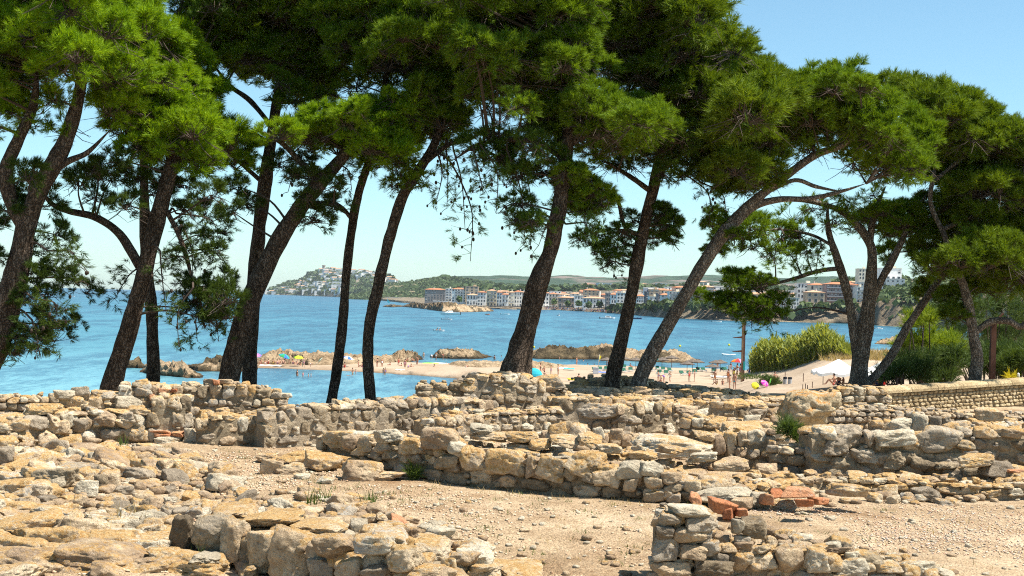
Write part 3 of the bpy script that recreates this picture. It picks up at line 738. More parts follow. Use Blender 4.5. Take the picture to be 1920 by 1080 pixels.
for x0, x1, y, mm, lab in ((812, 845, 564, m_awn_w, 'white flat awning below the grey apartment block'), (918, 978, 573, m_awn_d, 'dark terrace awning left of the thick leaning trunk'), (1022, 1050, 573, m_awn_w, 'white terrace awning right of the thick leaning trunk'),
                           (1048, 1078, 574, m_awn_d, 'dark terrace awning under the brown stone house'), (1080, 1112, 574, m_awn_w, 'white terrace awning under the long white house'), (1112, 1136, 576, m_awn_d, 'dark terrace awning at the right end of the promenade')):
    Y = YW((x0 + x1) / 2) + 20; a = at(x0, y, Y); c = at(x1, y, Y); w = c.x - a.x
    t_ = empty('terrace_awning', ((a.x + c.x) / 2, Y, a.z - 3)); tag(t_, lab, 'awning')
    b = MB(); b.box((0, 4, 3), (w, 8, .3)); b.box((0, -.1, 2.7), (w, .15, .6)); b.build('canopy', [mm], t_)
    for s in (-.48, -.16, .16, .48): MB().box((w * s, .3, 1.4), (.25, .25, 2.8)).build('post', [m_rail], t_)
crowd = MB(); cm = [plain('bather_' + n_, c_) for n_, c_ in (('skin', (.50, .29, .20)), ('red', (.5, .06, .05)), ('blue', (.08, .2, .4)), ('white', (.7, .7, .68)))]
for _ in range(240):
    px = R.uniform(1020, 1150); w = sea(px, lerp_list(WL, px)); Y = w.y + R.uniform(4, 16)
    crowd.box((w.x / w.y * Y, Y, 1.4 + (Y - w.y) * .05), (.7, .5, R.choice((.6, 1.6))), R.choice((0, 0, 0, 1, 2, 3)))
tag(crowd.build('crowd', cm), 'far crowd of bathers on the town beach', kind='stuff')

hp = []
for _ in range(900):
    px = R.uniform(1600, 1990); Yb = YW(px) + R.uniform(14, 420); t = (Yb - YW(px)) / 700
    c_ = at(px, lerp_list(CT, px), YW(px) + 35).z; k_ = max(at(px, lerp_list(BK, px), YW(px) + 700).z, c_ + .5)
    hp.append((ray(px, 540).x / ray(px, 540).y * Yb, Yb, float(np.interp(t, [0, .012, .05, 1], [-1, .8, c_, k_])) + .6))
for _ in range(260):
    px = R.uniform(1140, 1600); Yb = YW(px) + R.uniform(8, 40)
    p = at(px, lerp_list(CT, px) + R.uniform(-1, 9), Yb); hp.append((p.x, p.y, p.z))
leaf_blobs('scrub', hp, N.uniform(1.5, 4.5, len(hp)), m_far_leaf, 'scrub on the brown slope right of the cove')
hz = MB(); hz.box((0, 7300, 105), (31000, 14900, 244))
hm, ht, hp_ = _new('sea_air'); ht.nodes.remove(hp_); pv = ht.nodes.new('ShaderNodeVolumePrincipled'); pv.inputs['Density'].default_value = 2.7e-5; pv.inputs['Color'].default_value = (.80, .88, 1.0, 1); pv.inputs['Anisotropy'].default_value = 0.0
ht.links.new(pv.outputs[0], ht.nodes['Material Output'].inputs['Volume'])
o = hz.build('haze', [hm]); tag(o, 'thin sea haze over the bay', kind='stuff')
# ------------------------------------------------------------------ ruined walls, stone by stone
def ico(sub):
    t = (1 + 5 ** .5) / 2
    V = [(-1, t, 0), (1, t, 0), (-1, -t, 0), (1, -t, 0), (0, -1, t), (0, 1, t), (0, -1, -t), (0, 1, -t), (t, 0, -1), (t, 0, 1), (-t, 0, -1), (-t, 0, 1)]
    F = [(0, 11, 5), (0, 5, 1), (0, 1, 7), (0, 7, 10), (0, 10, 11), (1, 5, 9), (5, 11, 4), (11, 10, 2), (10, 7, 6), (7, 1, 8), (3, 9, 4), (3, 4, 2), (3, 2, 6), (3, 6, 8), (3, 8, 9), (4, 9, 5), (2, 4, 11), (6, 2, 10), (8, 6, 7), (9, 8, 1)]
    V = [Vector(v).normalized() for v in V]
    for _ in range(sub):
        c = {}; G_ = []
        def mid(a, b):
            k = (min(a, b), max(a, b))
            if k not in c: V.append((V[a] + V[b]).normalized()); c[k] = len(V) - 1
            return c[k]
        for a, b, d in F:
            x, y, z = mid(a, b), mid(b, d), mid(d, a); G_ += [(a, x, z), (b, y, x), (d, z, y), (x, y, z)]
        F = G_
    return np.array([tuple(v) for v in V]), np.array(F)
ICO = {k: ico(k) for k in (1, 2, 3, 4)}
def stone_shape(sub, chops=10, power=17, rough=.075, box=.2):
    D, F = ICO[sub]
    pl = []
    for ax in range(3):
        for s in (-1, 1):
            n = N.normal(size=3) * .13; n[ax] += s; n /= np.linalg.norm(n); pl.append((n, 1 + N.uniform(-box, box)))
    for _ in range(chops):
        n = N.normal(size=3); n /= np.linalg.norm(n); pl.append((n, N.uniform(.88, 1.34)))
    q = 0
    for n, d in pl:
        q = q + np.maximum(D @ n / d, 1e-3) ** power
    r = q ** (-1 / power)
    V = D * r[:, None]; o = N.uniform(-50, 50, 3)
    V = V + D * (fbm(V * 1.6 + o, 3, .55) * rough * 1.6 + fbm(V * 5 + o, 4, .65) * rough * (.5 if sub > 2 else 0))[:, None]
    mn, mx = V.min(0), V.max(0)
    return (V - (mn + mx) / 2) / (mx - mn), F
PROTO = {}; CHIP = [stone_shape(1, 4) for _ in range(14)]
def protos(m, sub, n=14, **k):
    key = (m.name, sub, n, tuple(sorted(k.items())))
    if key not in PROTO:
        PROTO[key] = [mesh('stone', *stone_shape(sub, **k), m, True) for _ in range(n)]
    return PROTO[key]
BIG, MED, SML = 4, 3, 2
def put(parent, m, c, s, rz=0.0, tilt=.06, sub=None, name='stone', **k):
    px_ = max(s[0], s[2]) * FPX / max(c[1], 1)
    sub = sub or (BIG if px_ > 75 else MED if px_ > 22 else SML)
    o = obj(name, R.choice(protos(m, sub, 10 if sub == BIG else 14, **k)), parent)
    o.location = c; o.scale = s
    o.rotation_euler = (R.gauss(0, tilt), R.gauss(0, tilt), rz + R.gauss(0, tilt) + (math.pi if R.random() < .5 else 0))
    return o
def pick(mats):
    x = R.random() * sum(w for _, w in mats)
    for m, w in mats:
        x -= w
        if x <= 0: return m
    return mats[-1][0]
LICH = [(m_warm, 5), (m_warm2, 2), (m_pale, 1.5), (m_grey, 2)]
TOPS = [(m_warm2, 5), (m_warm, 4), (m_pale, 1.5)]
MORT = [(m_grey, 5), (m_brown, 3), (m_pale, 1)]
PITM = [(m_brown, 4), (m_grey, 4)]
def wall(label, pts, thick, ch, ww, mats, tops=None, core=m_mortar, proud=.05, tilt=.05, rubble=1, name='ruined_wall', gap=.0, cat='wall', zb=None, topjit=.06, group=None, depthf=1.0):
    """pts: (px, y of the front top edge, y of the foot). ch: mean course height, ww: stone widths"""
    tops = tops or TOPS; P = []; ww = (ww[0] * .8, ww[1] * .84); ch = ch * .86
    for px, yt, yb in pts:
        g = onz(px, yb, zb or ZG); P.append((g, at(px, yt, g.y).z - g.z))
    root = empty(name, (P[0][0] + P[-1][0]) / 2); tag(root, label, cat, group); off = root.location.copy()
    seg = [(b[0] - a[0]).length for a, b in zip(P, P[1:])]; cum = np.concatenate([[0], np.cumsum(seg)]); L = cum[-1]
    def pos(s):
        s = min(max(s, 0), L - 1e-6); i = int(np.searchsorted(cum, s, 'right') - 1); i = min(i, len(seg) - 1); f = (s - cum[i]) / seg[i]
        a, b = P[i], P[i + 1]; d = (b[0] - a[0]).normalized(); nrm = Vector((-d.y, d.x, 0))
        if nrm.y < 0: nrm = -nrm
        return a[0].lerp(b[0], f), a[1] + (b[1] - a[1]) * f, d, nrm
    hmax = max(p[1] for p in P)
    # core of earth and mortar
    V = []; ns = max(6, int(L / .09))
    for i in range(ns + 1):
        q, h, d, nr = pos(L * i / ns); hh = max(h - .06, .03)
        fo = proud
        for o_, z in ((fo, -.15), (fo, hh * .2), (fo, hh * .45), (fo, hh * .7), (fo, hh * .92), (fo + .05, hh), (thick * .5, hh), (thick - .04, hh * .95), (thick - .04, -.15)):
            v = q + nr * o_ - off; V.append((v.x, v.y, v.z + z))
    V = np.array(V); V[:, 1] += fbm(V * 7 + 3, 3, .6) * .022; V[:, 2] += fbm(V * 6 + 8, 3, .6) * .018
    F = []; k9 = 9
    for i in range(ns):
        a, b = i * k9, i * k9 + k9; F += [(a + k, b + k, b + k + 1, a + k + 1) for k in range(k9 - 1)]
    F += [tuple(range(k9)), tuple(range(ns * k9, ns * k9 + k9))[::-1]]
    obj('core', mesh('core', V, F, core, False), root)
    stones = []
    z = 0.0; ci = 0
    while z < hmax:
        c = ch * R.uniform(.8, 1.25); s = R.uniform(-.1, 0)
        while s < L:
            w = R.uniform(*ww) * (1.25 if ci == 0 else 1)
            q, h, d, nr = pos(s + w / 2)
            left = h - z
            if left > c * .4:
                c2 = c if left > c * 1.5 else left
                top = left <= c * 1.5
                dp = min(thick * .9, max(.14, w * R.uniform(.7, 1.1))) * depthf
                k = q + nr * (dp / 2 + R.uniform(-.05, .015)) - off
                hh = min(c2, c * 1.6)
                stones.append((Vector((k.x, k.y, z + hh / 2 + R.uniform(-.01, .01))) , (w * (1.03 - gap), dp, hh * (1.05 - gap) * R.uniform(.93, 1.08)), math.atan2(d.y, d.x), pick(tops if top and R.random() < .65 else mats)))
            s += w
        z += c; ci += 1
    # stones across the broken top
    r = ww[0] * .7 + .1
    while rubble and r < thick:
        s = R.uniform(-.1, .1)
        while s < L:
            w = R.uniform(ww[0] * .6, ww[1] * .95); q, h, d, nr = pos(s + w / 2)
            hh = min(ch, .2) * R.uniform(.55, 1.0); k = q + nr * (r + R.uniform(-.06, .06)) - off
            if R.random() < rubble:
                stones.append((Vector((k.x, k.y, h - hh / 2 + .02 + R.uniform(-topjit, topjit * .6))), (w, w * R.uniform(.7, 1.1), hh), math.atan2(d.y, d.x) + R.uniform(-.5, .5), pick(tops)))
            s += w * R.uniform(.95, 1.25)
        r += (ww[0] + ww[1]) * .42
    stones.sort(key=lambda t: t[0].y - t[1][0])
    for c_, s_, rz, m in stones[:295]:
        c2 = c_ + off
        o = put(root, m, c2, s_, rz, tilt); o.location = c_
    rest = stones[295:]
    for _ in range(int(min(90, 26 * L * hmax))):
        s = R.uniform(0, L); q, h, dd, nr = pos(s); w = R.uniform(.035, .085)
        if R.random() < .6: zc, o_ = R.uniform(.02, max(h - .03, .03)), R.uniform(.0, .03)
        else: zc, o_ = h + R.uniform(-.03, .02), R.uniform(.05, thick * .9)
        k = q + nr * o_ - off; rest.append((Vector((k.x, k.y, zc)), (w * R.uniform(.8, 1.8), w, w * R.uniform(.5, 1)), R.uniform(0, 3), mats[0][0]))
    if rest:
        VV, FF, b = [], [], 0
        for c_, s_, rz, m in rest:
            V, F_ = R.choice(CHIP); ca, sa = math.cos(rz), math.sin(rz); V = V * np.array(s_)
            V = np.stack([V[:, 0] * ca - V[:, 1] * sa, V[:, 0] * sa + V[:, 1] * ca, V[:, 2]], -1) + np.array(c_)
            VV.append(V); FF.append(F_ + b); b += len(V)
        o = obj('stone_fill', mesh('stone_fill', np.concatenate(VV), np.concatenate(FF), mats[0][0], True), root); o['kind'] = 'stuff'
    return root
def hero(parent, area, Y=None, m=None, depth=None, rz=0.0, tilt=.05, sub=None, name='stone', sink=.02, **k):
    """one stone traced from its own place: (x0, y0, x1, y1) in the photograph, standing on the floor unless Y is given"""
    x0, y0, x1, y1 = area; mx = (x0 + x1) / 2
    if Y is None: Y = G(mx, y1).y
    a, b = at(x0, (y0 + y1) / 2, Y), at(x1, (y0 + y1) / 2, Y)
    zt, zb = at(mx, y0, Y).z, at(mx, y1, Y).z
    w = (b.x - a.x); dp = depth or w * .75
    h = zt - zb
    c = Vector(((a.x + b.x) / 2, Y + dp * .5, (zt + zb) / 2 - sink))
    off = parent.matrix_world.translation if parent else Vector((0, 0, 0))
    if parent: off = Vector(parent.location)
    o = put(parent, m or pick(TOPS), c, (w * 1.04, dp, h * 1.04), rz, tilt, sub or (BIG if x1 - x0 > 40 else MED), name, **k)
    o.location = c - off; return o
def wallY(pts, px, zb=None): return onz(px, lerp_list(pts, px, 2), zb or ZG).y

w1 = [(-90, 748, 799), (40, 745, 799), (110, 743, 798), (235, 741, 800)]
wall('grey mortared wall of small stones at the left edge, behind the yellow lichened boulders', w1, .5, .13, (.14, .26), MORT)
w2 = [(-90, 806, 848), (0, 798, 843), (60, 786, 838), (110, 776, 834), (165, 768, 831), (262, 766, 829)]
W2 = wall('stacked boulder wall at the left with yellow lichen and big rounded end stones', w2, .9, .21, (.24, .46), LICH, proud=.08, tilt=.08)
for bx, m in (((40, 755, 110, 776), m_warm2), ((105, 741, 158, 768), m_warm2), ((150, 742, 190, 768), m_warm2), ((95, 730, 135, 748), m_pale), ((128, 722, 166, 748), m_grey), ((165, 730, 210, 752), m_grey), ((208, 742, 261, 772), m_pale), ((208, 770, 252, 794), m_grey), ((225, 790, 268, 829), m_brown), ((155, 766, 212, 800), m_warm), ((126, 783, 160, 810), m_grey), ((84, 786, 126, 815), m_warm)):
    hero(W2, bx, wallY(w2, (bx[0] + bx[2]) / 2) - .03 + (.35 if bx[1] < 760 else 0), m)
w3 = [(228, 722, 802), (262, 717, 802), (330, 723, 802), (380, 722, 802), (448, 720, 803), (532, 738, 804)]
W3 = wall('mortared wall with a few orange bricks between the two leftmost leaning trunks', w3, .5, .15, (.16, .30), MORT, proud=.025)
for bx, m in (((245, 716, 285, 746), m_pale), ((276, 715, 304, 730), m_warm), ((380, 708, 405, 721), m_grey), ((402, 709, 434, 720), m_warm)):
    hero(W3, bx, wallY(w3, bx[0]) + .05, m)
for bx in ((278, 738, 290, 748), (296, 727, 316, 735), (318, 727, 332, 734), (283, 752, 287, 770), (398, 710, 410, 720)):
    hero(W3, bx, wallY(w3, bx[0]) - .06, m_brick, .14, name='brick', chops=1, rough=.03, box=.05, power=16)
w3a = [(283, 742, 829), (346, 742, 829)]
W3a = wall('square mortared pier standing on orange roof tiles, left of the low rounded wall', w3a, .4, .22, (.2, .36), [(m_brown, 3), (m_grey, 2)], proud=.015)
yy = wallY(w3a, 315)
for bx in ((280, 806, 318, 813), (282, 812, 330, 819), (318, 807, 342, 813), (322, 813, 343, 819)): hero(W3a, bx, yy - .1, m_brick, .3, name='roof_tile', chops=1, sub=MED, rough=.025, box=.05, power=16)
hero(W3a, (286, 818, 336, 834), yy - .16, m_pale); hero(W3a, (343, 801, 368, 836), yy - .1, m_pale)
w4 = [(366, 786, 834), (380, 779, 835), (430, 777, 835), (505, 784, 833)]
W4 = wall('low thick mortared wall block with a rounded left end beside the tiled pier', w4, 1.0, .2, (.2, .38), [(m_brown, 3), (m_warm, 2), (m_grey, 2)], proud=.02)
for bx, m in (((470, 766, 530, 790), m_warm2), ((510, 776, 545, 798), m_warm2), ((472, 795, 500, 815), m_pale)): hero(W4, bx, wallY(w4, 490) + (.3 if bx[1] < 770 else -.05), m)
w5 = [(497, 775, 838), (540, 768, 836), (600, 762, 834), (640, 758, 832), (700, 752, 829), (770, 747, 825), (840, 745, 820), (930, 752, 812)]
W5 = wall('long mortared wall of small squared stones running right from the low rounded wall', w5, .45, .17, (.17, .34), MORT, proud=.02, tops=[(m_warm, 3), (m_grey, 2)])
w6 = [(800, 785, 836), (860, 780, 834), (930, 773, 830), (1050, 766, 824)]
wall('lower sloping stretch of mortared wall behind the long front wall', w6, .5, .15, (.16, .32), MORT, proud=.02)
w7b = [(786, 722, 795), (800, 719, 795), (845, 718, 795), (880, 712, 796)]
W7b = wall('dark brown ragged stub of wall beside the pool of the lagoon', w7b, .4, .16, (.2, .36), [(m_brown, 4), (m_grey, 1)], tops=[(m_brown, 2), (m_warm, 1)], proud=.03)
w7 = [(872, 714, 797), (888, 704, 797), (930, 703, 798), (985, 702, 798), (1015, 712, 797), (1040, 722, 796), (1075, 738, 795)]
W7 = wall('tallest mortared wall with a sagging right end behind the middle of the site', w7, .55, .2, (.2, .40), [(m_grey, 4), (m_brown, 4)], proud=.02)
for bx, m in (((872, 695, 905, 712), m_grey), ((930, 696, 985, 712), m_warm), ((1000, 700, 1062, 730), m_brown)): hero(W7, bx, wallY(w7, bx[0]) + .2, m)
w8 = [(1047, 746, 818), (1100, 744, 818), (1164, 748, 818)]
W8 = wall('massive block wall with one huge rounded grey block in the centre of the ruins', w8, .7, .26, (.24, .5), [(m_grey, 4), (m_brown, 2)], proud=.02)
hero(W8, (1078, 755, 1163, 788), wallY(w8, 1110) - .07, m_grey, .5, sub=BIG); hero(W8, (1082, 738, 1120, 758), wallY(w8, 1110) - .03, m_brown)
w9 = [(1160, 758, 820), (1210, 752, 818), (1255, 752, 816), (1300, 765, 814), (1320, 778, 812)]
wall('cracked grey wall continuing right from the massive block wall', w9, .6, .2, (.2, .36), MORT, proud=.02)
wall('dark far wall at the top of the ruins below the two leaning trunks', [(1085, 712, 765), (1160, 706, 765), (1215, 714, 766), (1310, 727, 767), (1440, 740, 768)], .6, .18, (.25, .5), [(m_brown, 3), (m_grey, 2)])
wall('flat capped wall with a long pale slab below the leaning trunks', [(1075, 728, 780), (1160, 728, 780), (1240, 732, 781), (1330, 738, 782), (1480, 748, 784)], .8, .2, (.26, .6), LICH)
wall('broad rubble topped wall right of the massive block wall', [(1165, 742, 800), (1240, 745, 800), (1300, 752, 800), (1350, 752, 800), (1400, 754, 800), (1490, 762, 800)], .9, .2, (.26, .5), MORT, zb=10.6)
w10 = [(1280, 782, 832), (1340, 786, 834), (1400, 792, 836), (1460, 800, 838)]
W10 = wall('layered rubble wall beside the pale flat slab', w10, .8, .17, (.22, .46), LICH)
hero(W10, (1265, 760, 1310, 780), wallY(w10, 1290) + .5, m_warm); hero(W10, (1395, 776, 1428, 800), wallY(w10, 1400) + .2, m_pale)
w10b = [(1326, 812, 880), (1380, 808, 884), (1446, 806, 886)]
W10b = wall('buttress of upright slabs at the left side of the sunken room', w10b, .8, .2, (.16, .34), LICH)
for bx in ((1340, 813, 1362, 850), (1364, 812, 1378, 850), (1300, 806, 1342, 826)): hero(W10b, bx, wallY(w10b, 1350) - .08, m_warm)
hero(W10b, (1365, 795, 1445, 822), wallY(w10b, 1400) + .1, m_warm, .8)
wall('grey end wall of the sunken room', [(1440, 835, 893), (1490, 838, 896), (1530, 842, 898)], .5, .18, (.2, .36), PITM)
# main front wall
w11 = [(596, 815, 866), (640, 820, 874), (700, 828, 884), (760, 836, 895), (820, 842, 904), (900, 850, 912), (980, 858, 920), (1060, 866, 928), (1150, 876, 937), (1240, 888, 943), (1335, 900, 946)]
W11 = wall('long dry stone front wall of big lichened blocks crossing the middle of the site', w11, 1.15, .17, (.22, .40), [(m_brown, 4), (m_warm, 4), (m_grey, 1)], tops=TOPS, core=m_mortar, proud=.07, tilt=.07)
for bx, m in (((596, 806, 668, 838), m_warm2), ((640, 812, 675, 842), m_warm), ((668, 812, 702, 848), m_warm2), ((700, 804, 756, 830), m_pale), ((700, 828, 746, 852), m_warm), ((745, 818, 790, 852), m_warm2), ((788, 800, 862, 846), m_warm2), ((836, 826, 872, 850), m_pale),
              ((862, 834, 915, 883), m_warm2), ((813, 850, 862, 880), m_brown), ((910, 840, 992, 894), m_warm2), ((985, 852, 1008, 896), m_warm2), ((1006, 854, 1062, 900), m_warm2), ((1060, 845, 1136, 898), m_warm2), ((1112, 876, 1168, 912), m_warm), ((1158, 862, 1212, 896), m_pale), ((1200, 864, 1246, 894), m_pale),
              ((1168, 894, 1200, 920), m_warm), ((1210, 892, 1246, 916), m_warm), ((1240, 882, 1280, 906), m_warm2), ((1210, 916, 1250, 940), m_brown), ((1246, 902, 1282, 922), m_brown), ((1282, 898, 1318, 922), m_warm), ((1312, 890, 1378, 922), m_warm2), ((1248, 920, 1278, 942), m_grey)):
    hero(W11, bx, wallY(w11, (bx[0] + bx[2]) / 2) - .06, m, None, math.atan2(-.35, 1) * .5)
for bx, m in (((885, 808, 960, 828), m_warm), ((948, 808, 1012, 830), m_warm2), ((880, 795, 925, 812), m_pale), ((990, 822, 1036, 840), m_warm2), ((1030, 818, 1090, 836), m_warm), ((1085, 815, 1130, 838), m_warm), ((1120, 832, 1170, 852), m_warm), ((950, 830, 1000, 846), m_pale), ((1240, 836, 1290, 852), m_warm2), ((1180, 846, 1235, 862), m_warm2), ((1290, 848, 1350, 868), m_pale), ((1340, 860, 1410, 884), m_warm)):
    hero(W11, bx, wallY(w11, (bx[0] + bx[2]) / 2) + .75, m, .4)
# boulders behind the front wall
HP = wall('heap of rounded boulders in front of the massive block wall', [(1025, 812, 838), (1080, 808, 838), (1150, 815, 838), (1240, 818, 838)], .5, .16, (.16, .3), LICH, name='rubble_heap', cat='rubble heap')
for bx, m in (((1028, 788, 1064, 815), m_warm2), ((1062, 792, 1102, 832), m_warm), ((1022, 806, 1052, 832), m_grey), ((1046, 812, 1078, 834), m_brown), ((1112, 798, 1134, 822), m_pale), ((1142, 802, 1170, 824), m_warm), ((1098, 814, 1120, 834), m_pale), ((1104, 822, 1124, 836), m_brick)): hero(HP, bx, 20.2, m)
SL = hero(None, (1192, 822, 1345, 862), 18.9, m_pale, 1.0, .15, .03, BIG, 'flat_slab'); tag(SL, 'large pale flat slab of bare rock lying left of the sunken room', 'slab')
# sunken room
w13 = [(1522, 812, 903), (1580, 814, 904), (1640, 822, 906), (1700, 820, 908), (1760, 818, 909), (1806, 826, 910)]
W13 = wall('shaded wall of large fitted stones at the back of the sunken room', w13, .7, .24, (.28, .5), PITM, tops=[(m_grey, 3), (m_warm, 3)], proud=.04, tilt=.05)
for bx, m in (((1532, 797, 1572, 822), m_pale), ((1562, 796, 1625, 838), m_grey), ((1624, 806, 1644, 838), m_grey), ((1640, 805, 1720, 842), m_pale), ((1716, 798, 1812, 850), m_grey), ((1596, 838, 1660, 866), m_grey), ((1545, 822, 1592, 856), m_grey), ((1660, 844, 1704, 880), m_brown), ((1700, 844, 1770, 890), m_brown), ((1548, 856, 1614, 898), m_brown), ((1770, 858, 1806, 892), m_grey)):
    hero(W13, bx, wallY(w13, (bx[0] + bx[2]) / 2) - .08, m, .4)
wall('wall of rounded stones at the right edge, behind the sunken room', [(1796, 806, 886), (1850, 800, 888), (1960, 812, 892)], .7, .2, (.24, .42), [(m_grey, 4), (m_brown, 2)])
W13b = wall('low wall end with a red tile chip at the right edge of the sunken room', [(1770, 868, 912), (1830, 874, 914), (1900, 880, 917), (1970, 885, 920)], .6, .2, (.26, .46), [(m_grey, 3), (m_brown, 3)])
for bx, m in (((1800, 850, 1870, 876), m_warm), ((1848, 864, 1912, 896), m_grey), ((1890, 878, 1925, 886), m_brick)): hero(W13b, bx, 18.0, m)
# rubble bands right of the sunken room
wall('band of small grey rubble left of the pale brick parapet', [(1560, 772, 806), (1640, 766, 806), (1700, 770, 806), (1790, 775, 808), (1960, 782, 812)], 1.0, .12, (.12, .26), [(m_grey, 4), (m_warm, 2)], tops=[(m_grey, 3), (m_warm, 2)])
W14 = wall('row of upright pale stones behind the sunken room', [(1640, 788, 816), (1720, 788, 818), (1800, 792, 820), (1960, 790, 822)], .5, .18, (.2, .36), LICH)
for bx, m in (((1668, 782, 1720, 806), m_pale), ((1712, 772, 1745, 808), m_pale), ((1744, 778, 1768, 806), m_grey), ((1766, 778, 1785, 800), m_grey), ((1785, 788, 1828, 830), m_grey), ((1830, 764, 1890, 790), m_warm)): hero(W14, bx, 21.0, m)
W16 = wall('crumbling mortared wall end where the pale brick parapet begins', [(1560, 732, 782), (1600, 724, 782), (1640, 727, 782), (1664, 730, 782)], .6, .2, (.2, .4), [(m_grey, 3), (m_pale, 2)])
RB = hero(None, (1477, 732, 1580, 806), 23.0, m_conglom, 1.0, .2, .05, BIG, 'boulder', chops=5, rough=.12); tag(RB, 'big rough conglomerate boulder spotted with orange lichen at the right of the ruins', 'boulder')
# low rubble and brick line in front of the sunken room
W12 = wall('low line of rubble in front of the sunken room', [(1330, 918, 946), (1420, 908, 936), (1500, 898, 926), (1600, 896, 922), (1700, 902, 926), (1800, 908, 930), (1960, 905, 934)], .8, .12, (.14, .34), TOPS, tilt=.12)
for bx, m in (((1420, 868, 1462, 900), m_warm), ((1600, 884, 1650, 905), m_pale), ((1652, 906, 1690, 932), m_warm), ((1715, 912, 1770, 938), m_grey), ((1690, 922, 1716, 936), m_pale), ((1716, 925, 1738, 938), m_pale), ((1875, 893, 1918, 915), m_pale), ((1780, 905, 1865, 926), m_warm2), ((1888, 914, 1930, 932), m_warm), ((1560, 910, 1632, 930), m_pale), ((1480, 896, 1560, 912), m_warm2)): hero(W12, bx, None, m, None)
BL_ = empty('brick_footing', G(1450, 955)); tag(BL_, 'broken footing with orange bricks in the lower right', 'brick footing')
for bx, m in (((1330, 936, 1385, 962), 0), ((1378, 932, 1414, 952), 1), ((1358, 952, 1382, 975), 0), ((1382, 952, 1406, 968), 0), ((1350, 974, 1378, 996), 0), ((1430, 924, 1452, 946), 0), ((1448, 918, 1474, 932), 0), ((1466, 914, 1530, 930), 0), ((1494, 936, 1530, 950), 0), ((1524, 932, 1556, 946), 0), ((1296, 926, 1318, 942), 0)):
    hero(BL_, bx, G(1450, 990).y + (.9 if bx[1] < 936 else .1), [m_brick, m_warm][m], .26, R.uniform(-.3, .3), .12, MED, 'brick', chops=1, rough=.025, box=.05, power=16)
for bx, m in (((1302, 918, 1420, 946), m_pale), ((1400, 924, 1450, 960), m_pale), ((1450, 935, 1500, 962), m_pale), ((1556, 908, 1632, 932), m_warm)): hero(BL_, bx, G(1450, 980).y + .7, m, .5)
# bottom right pillar and rubble
w18 = [(1226, 968, 1098), (1275, 962, 1100), (1330, 975, 1102)]
W18 = wall('stub of dry stone wall with rounded grey stones at the bottom right', w18, .6, .13, (.13, .24), [(m_grey, 3), (m_warm, 2), (m_pale, 1)], proud=.1, tilt=.1)
Yp = wallY(w18, 1270) - .08
for bx, m in (((1254, 945, 1338, 972), m_pale), ((1234, 958, 1282, 986), m_grey), ((1290, 962, 1342, 998), m_grey), ((1230, 982, 1264, 1006), m_grey), ((1266, 986, 1332, 1018), m_warm), ((1224, 1006, 1276, 1052), m_grey), ((1275, 1018, 1330, 1046), m_warm), ((1222, 1052, 1300, 1085), m_warm), ((1300, 1048, 1380, 1086), m_brown), ((1372, 968, 1398, 998), m_pale), ((1392, 966, 1444, 1010), m_brown), ((1378, 1000, 1408, 1024), m_grey)):
    hero(W18, bx, Yp + (.25 if bx[0] > 1340 else 0), m)
w18b = [(1330, 1020, 1100), (1440, 1022, 1100), (1560, 1040, 1104), (1680, 1060, 1106), (1760, 1072, 1108)]
W18b = wall('low rubble edge with a pinkish boulder along the bottom right', w18b, .5, .13, (.14, .28), LICH, tilt=.14)
for bx, m in (((1510, 1026, 1566, 1076), m_pale), ((1548, 1004, 1604, 1046), m_brown), ((1566, 1044, 1634, 1084), m_pale), ((1600, 1032, 1662, 1070), m_brown), ((1660, 1052, 1700, 1076), m_pale), ((1688, 1050, 1758, 1086), m_pale), ((1440, 1004, 1476, 1032), m_pale), ((1466, 1020, 1516, 1054), m_warm), ((1378, 1030, 1420, 1056), m_warm), ((1420, 1018, 1462, 1048), m_warm2), ((1330, 1014, 1390, 1036), m_warm), ((1586, 1030, 1620, 1046), m_pale), ((1520, 1010, 1550, 1030), m_warm)):
    hero(W18b, bx, wallY(w18b, (bx[0] + bx[2]) / 2) + R.uniform(-.1, .15) + (.5 if bx[1] < 1015 else 0), m)
# big foreground blocks
w19 = [(318, 990, 1046), (420, 996, 1062), (520, 1004, 1090), (620, 1020, 1120), (720, 1040, 1140), (840, 1068, 1150)]
W19 = wall('row of big squared foreground blocks with orange lichen running to the bottom edge', w19, 1.1, .24, (.26, .42), [(m_warm, 4), (m_brown, 3)], proud=.14, tilt=.07)
for bx, m in (((316, 964, 362, 1034), m_brown), ((354, 965, 440, 1042), m_brown), ((406, 972, 466, 1052), m_warm), ((456, 996, 516, 1082), m_warm), ((498, 990, 598, 1086), m_warm2), ((588, 1000, 672, 1048), m_warm2), ((574, 1044, 632, 1092), m_grey), ((628, 1042, 682, 1086), m_warm), ((660, 1000, 740, 1044), m_pale), ((676, 1056, 740, 1090), m_grey), ((720, 1020, 790, 1070), m_warm), ((740, 1060, 830, 1092), m_warm2)):
    hero(W19, bx, wallY(w19, (bx[0] + bx[2]) / 2) - .1, m, None, -.25)
for bx, m in (((390, 955, 470, 980), m_warm2), ((450, 965, 560, 990), m_warm2), ((540, 985, 640, 1006), m_warm), ((770, 1015, 840, 1062), m_warm), ((800, 1048, 900, 1090), m_warm2), ((690, 1000, 760, 1028), m_pale), ((860, 1062, 960, 1092), m_warm), ((930, 1072, 1020, 1096), m_warm2)):
    hero(W19, bx, wallY(w19, min(820, (bx[0] + bx[2]) / 2)) + .35, m, .7)
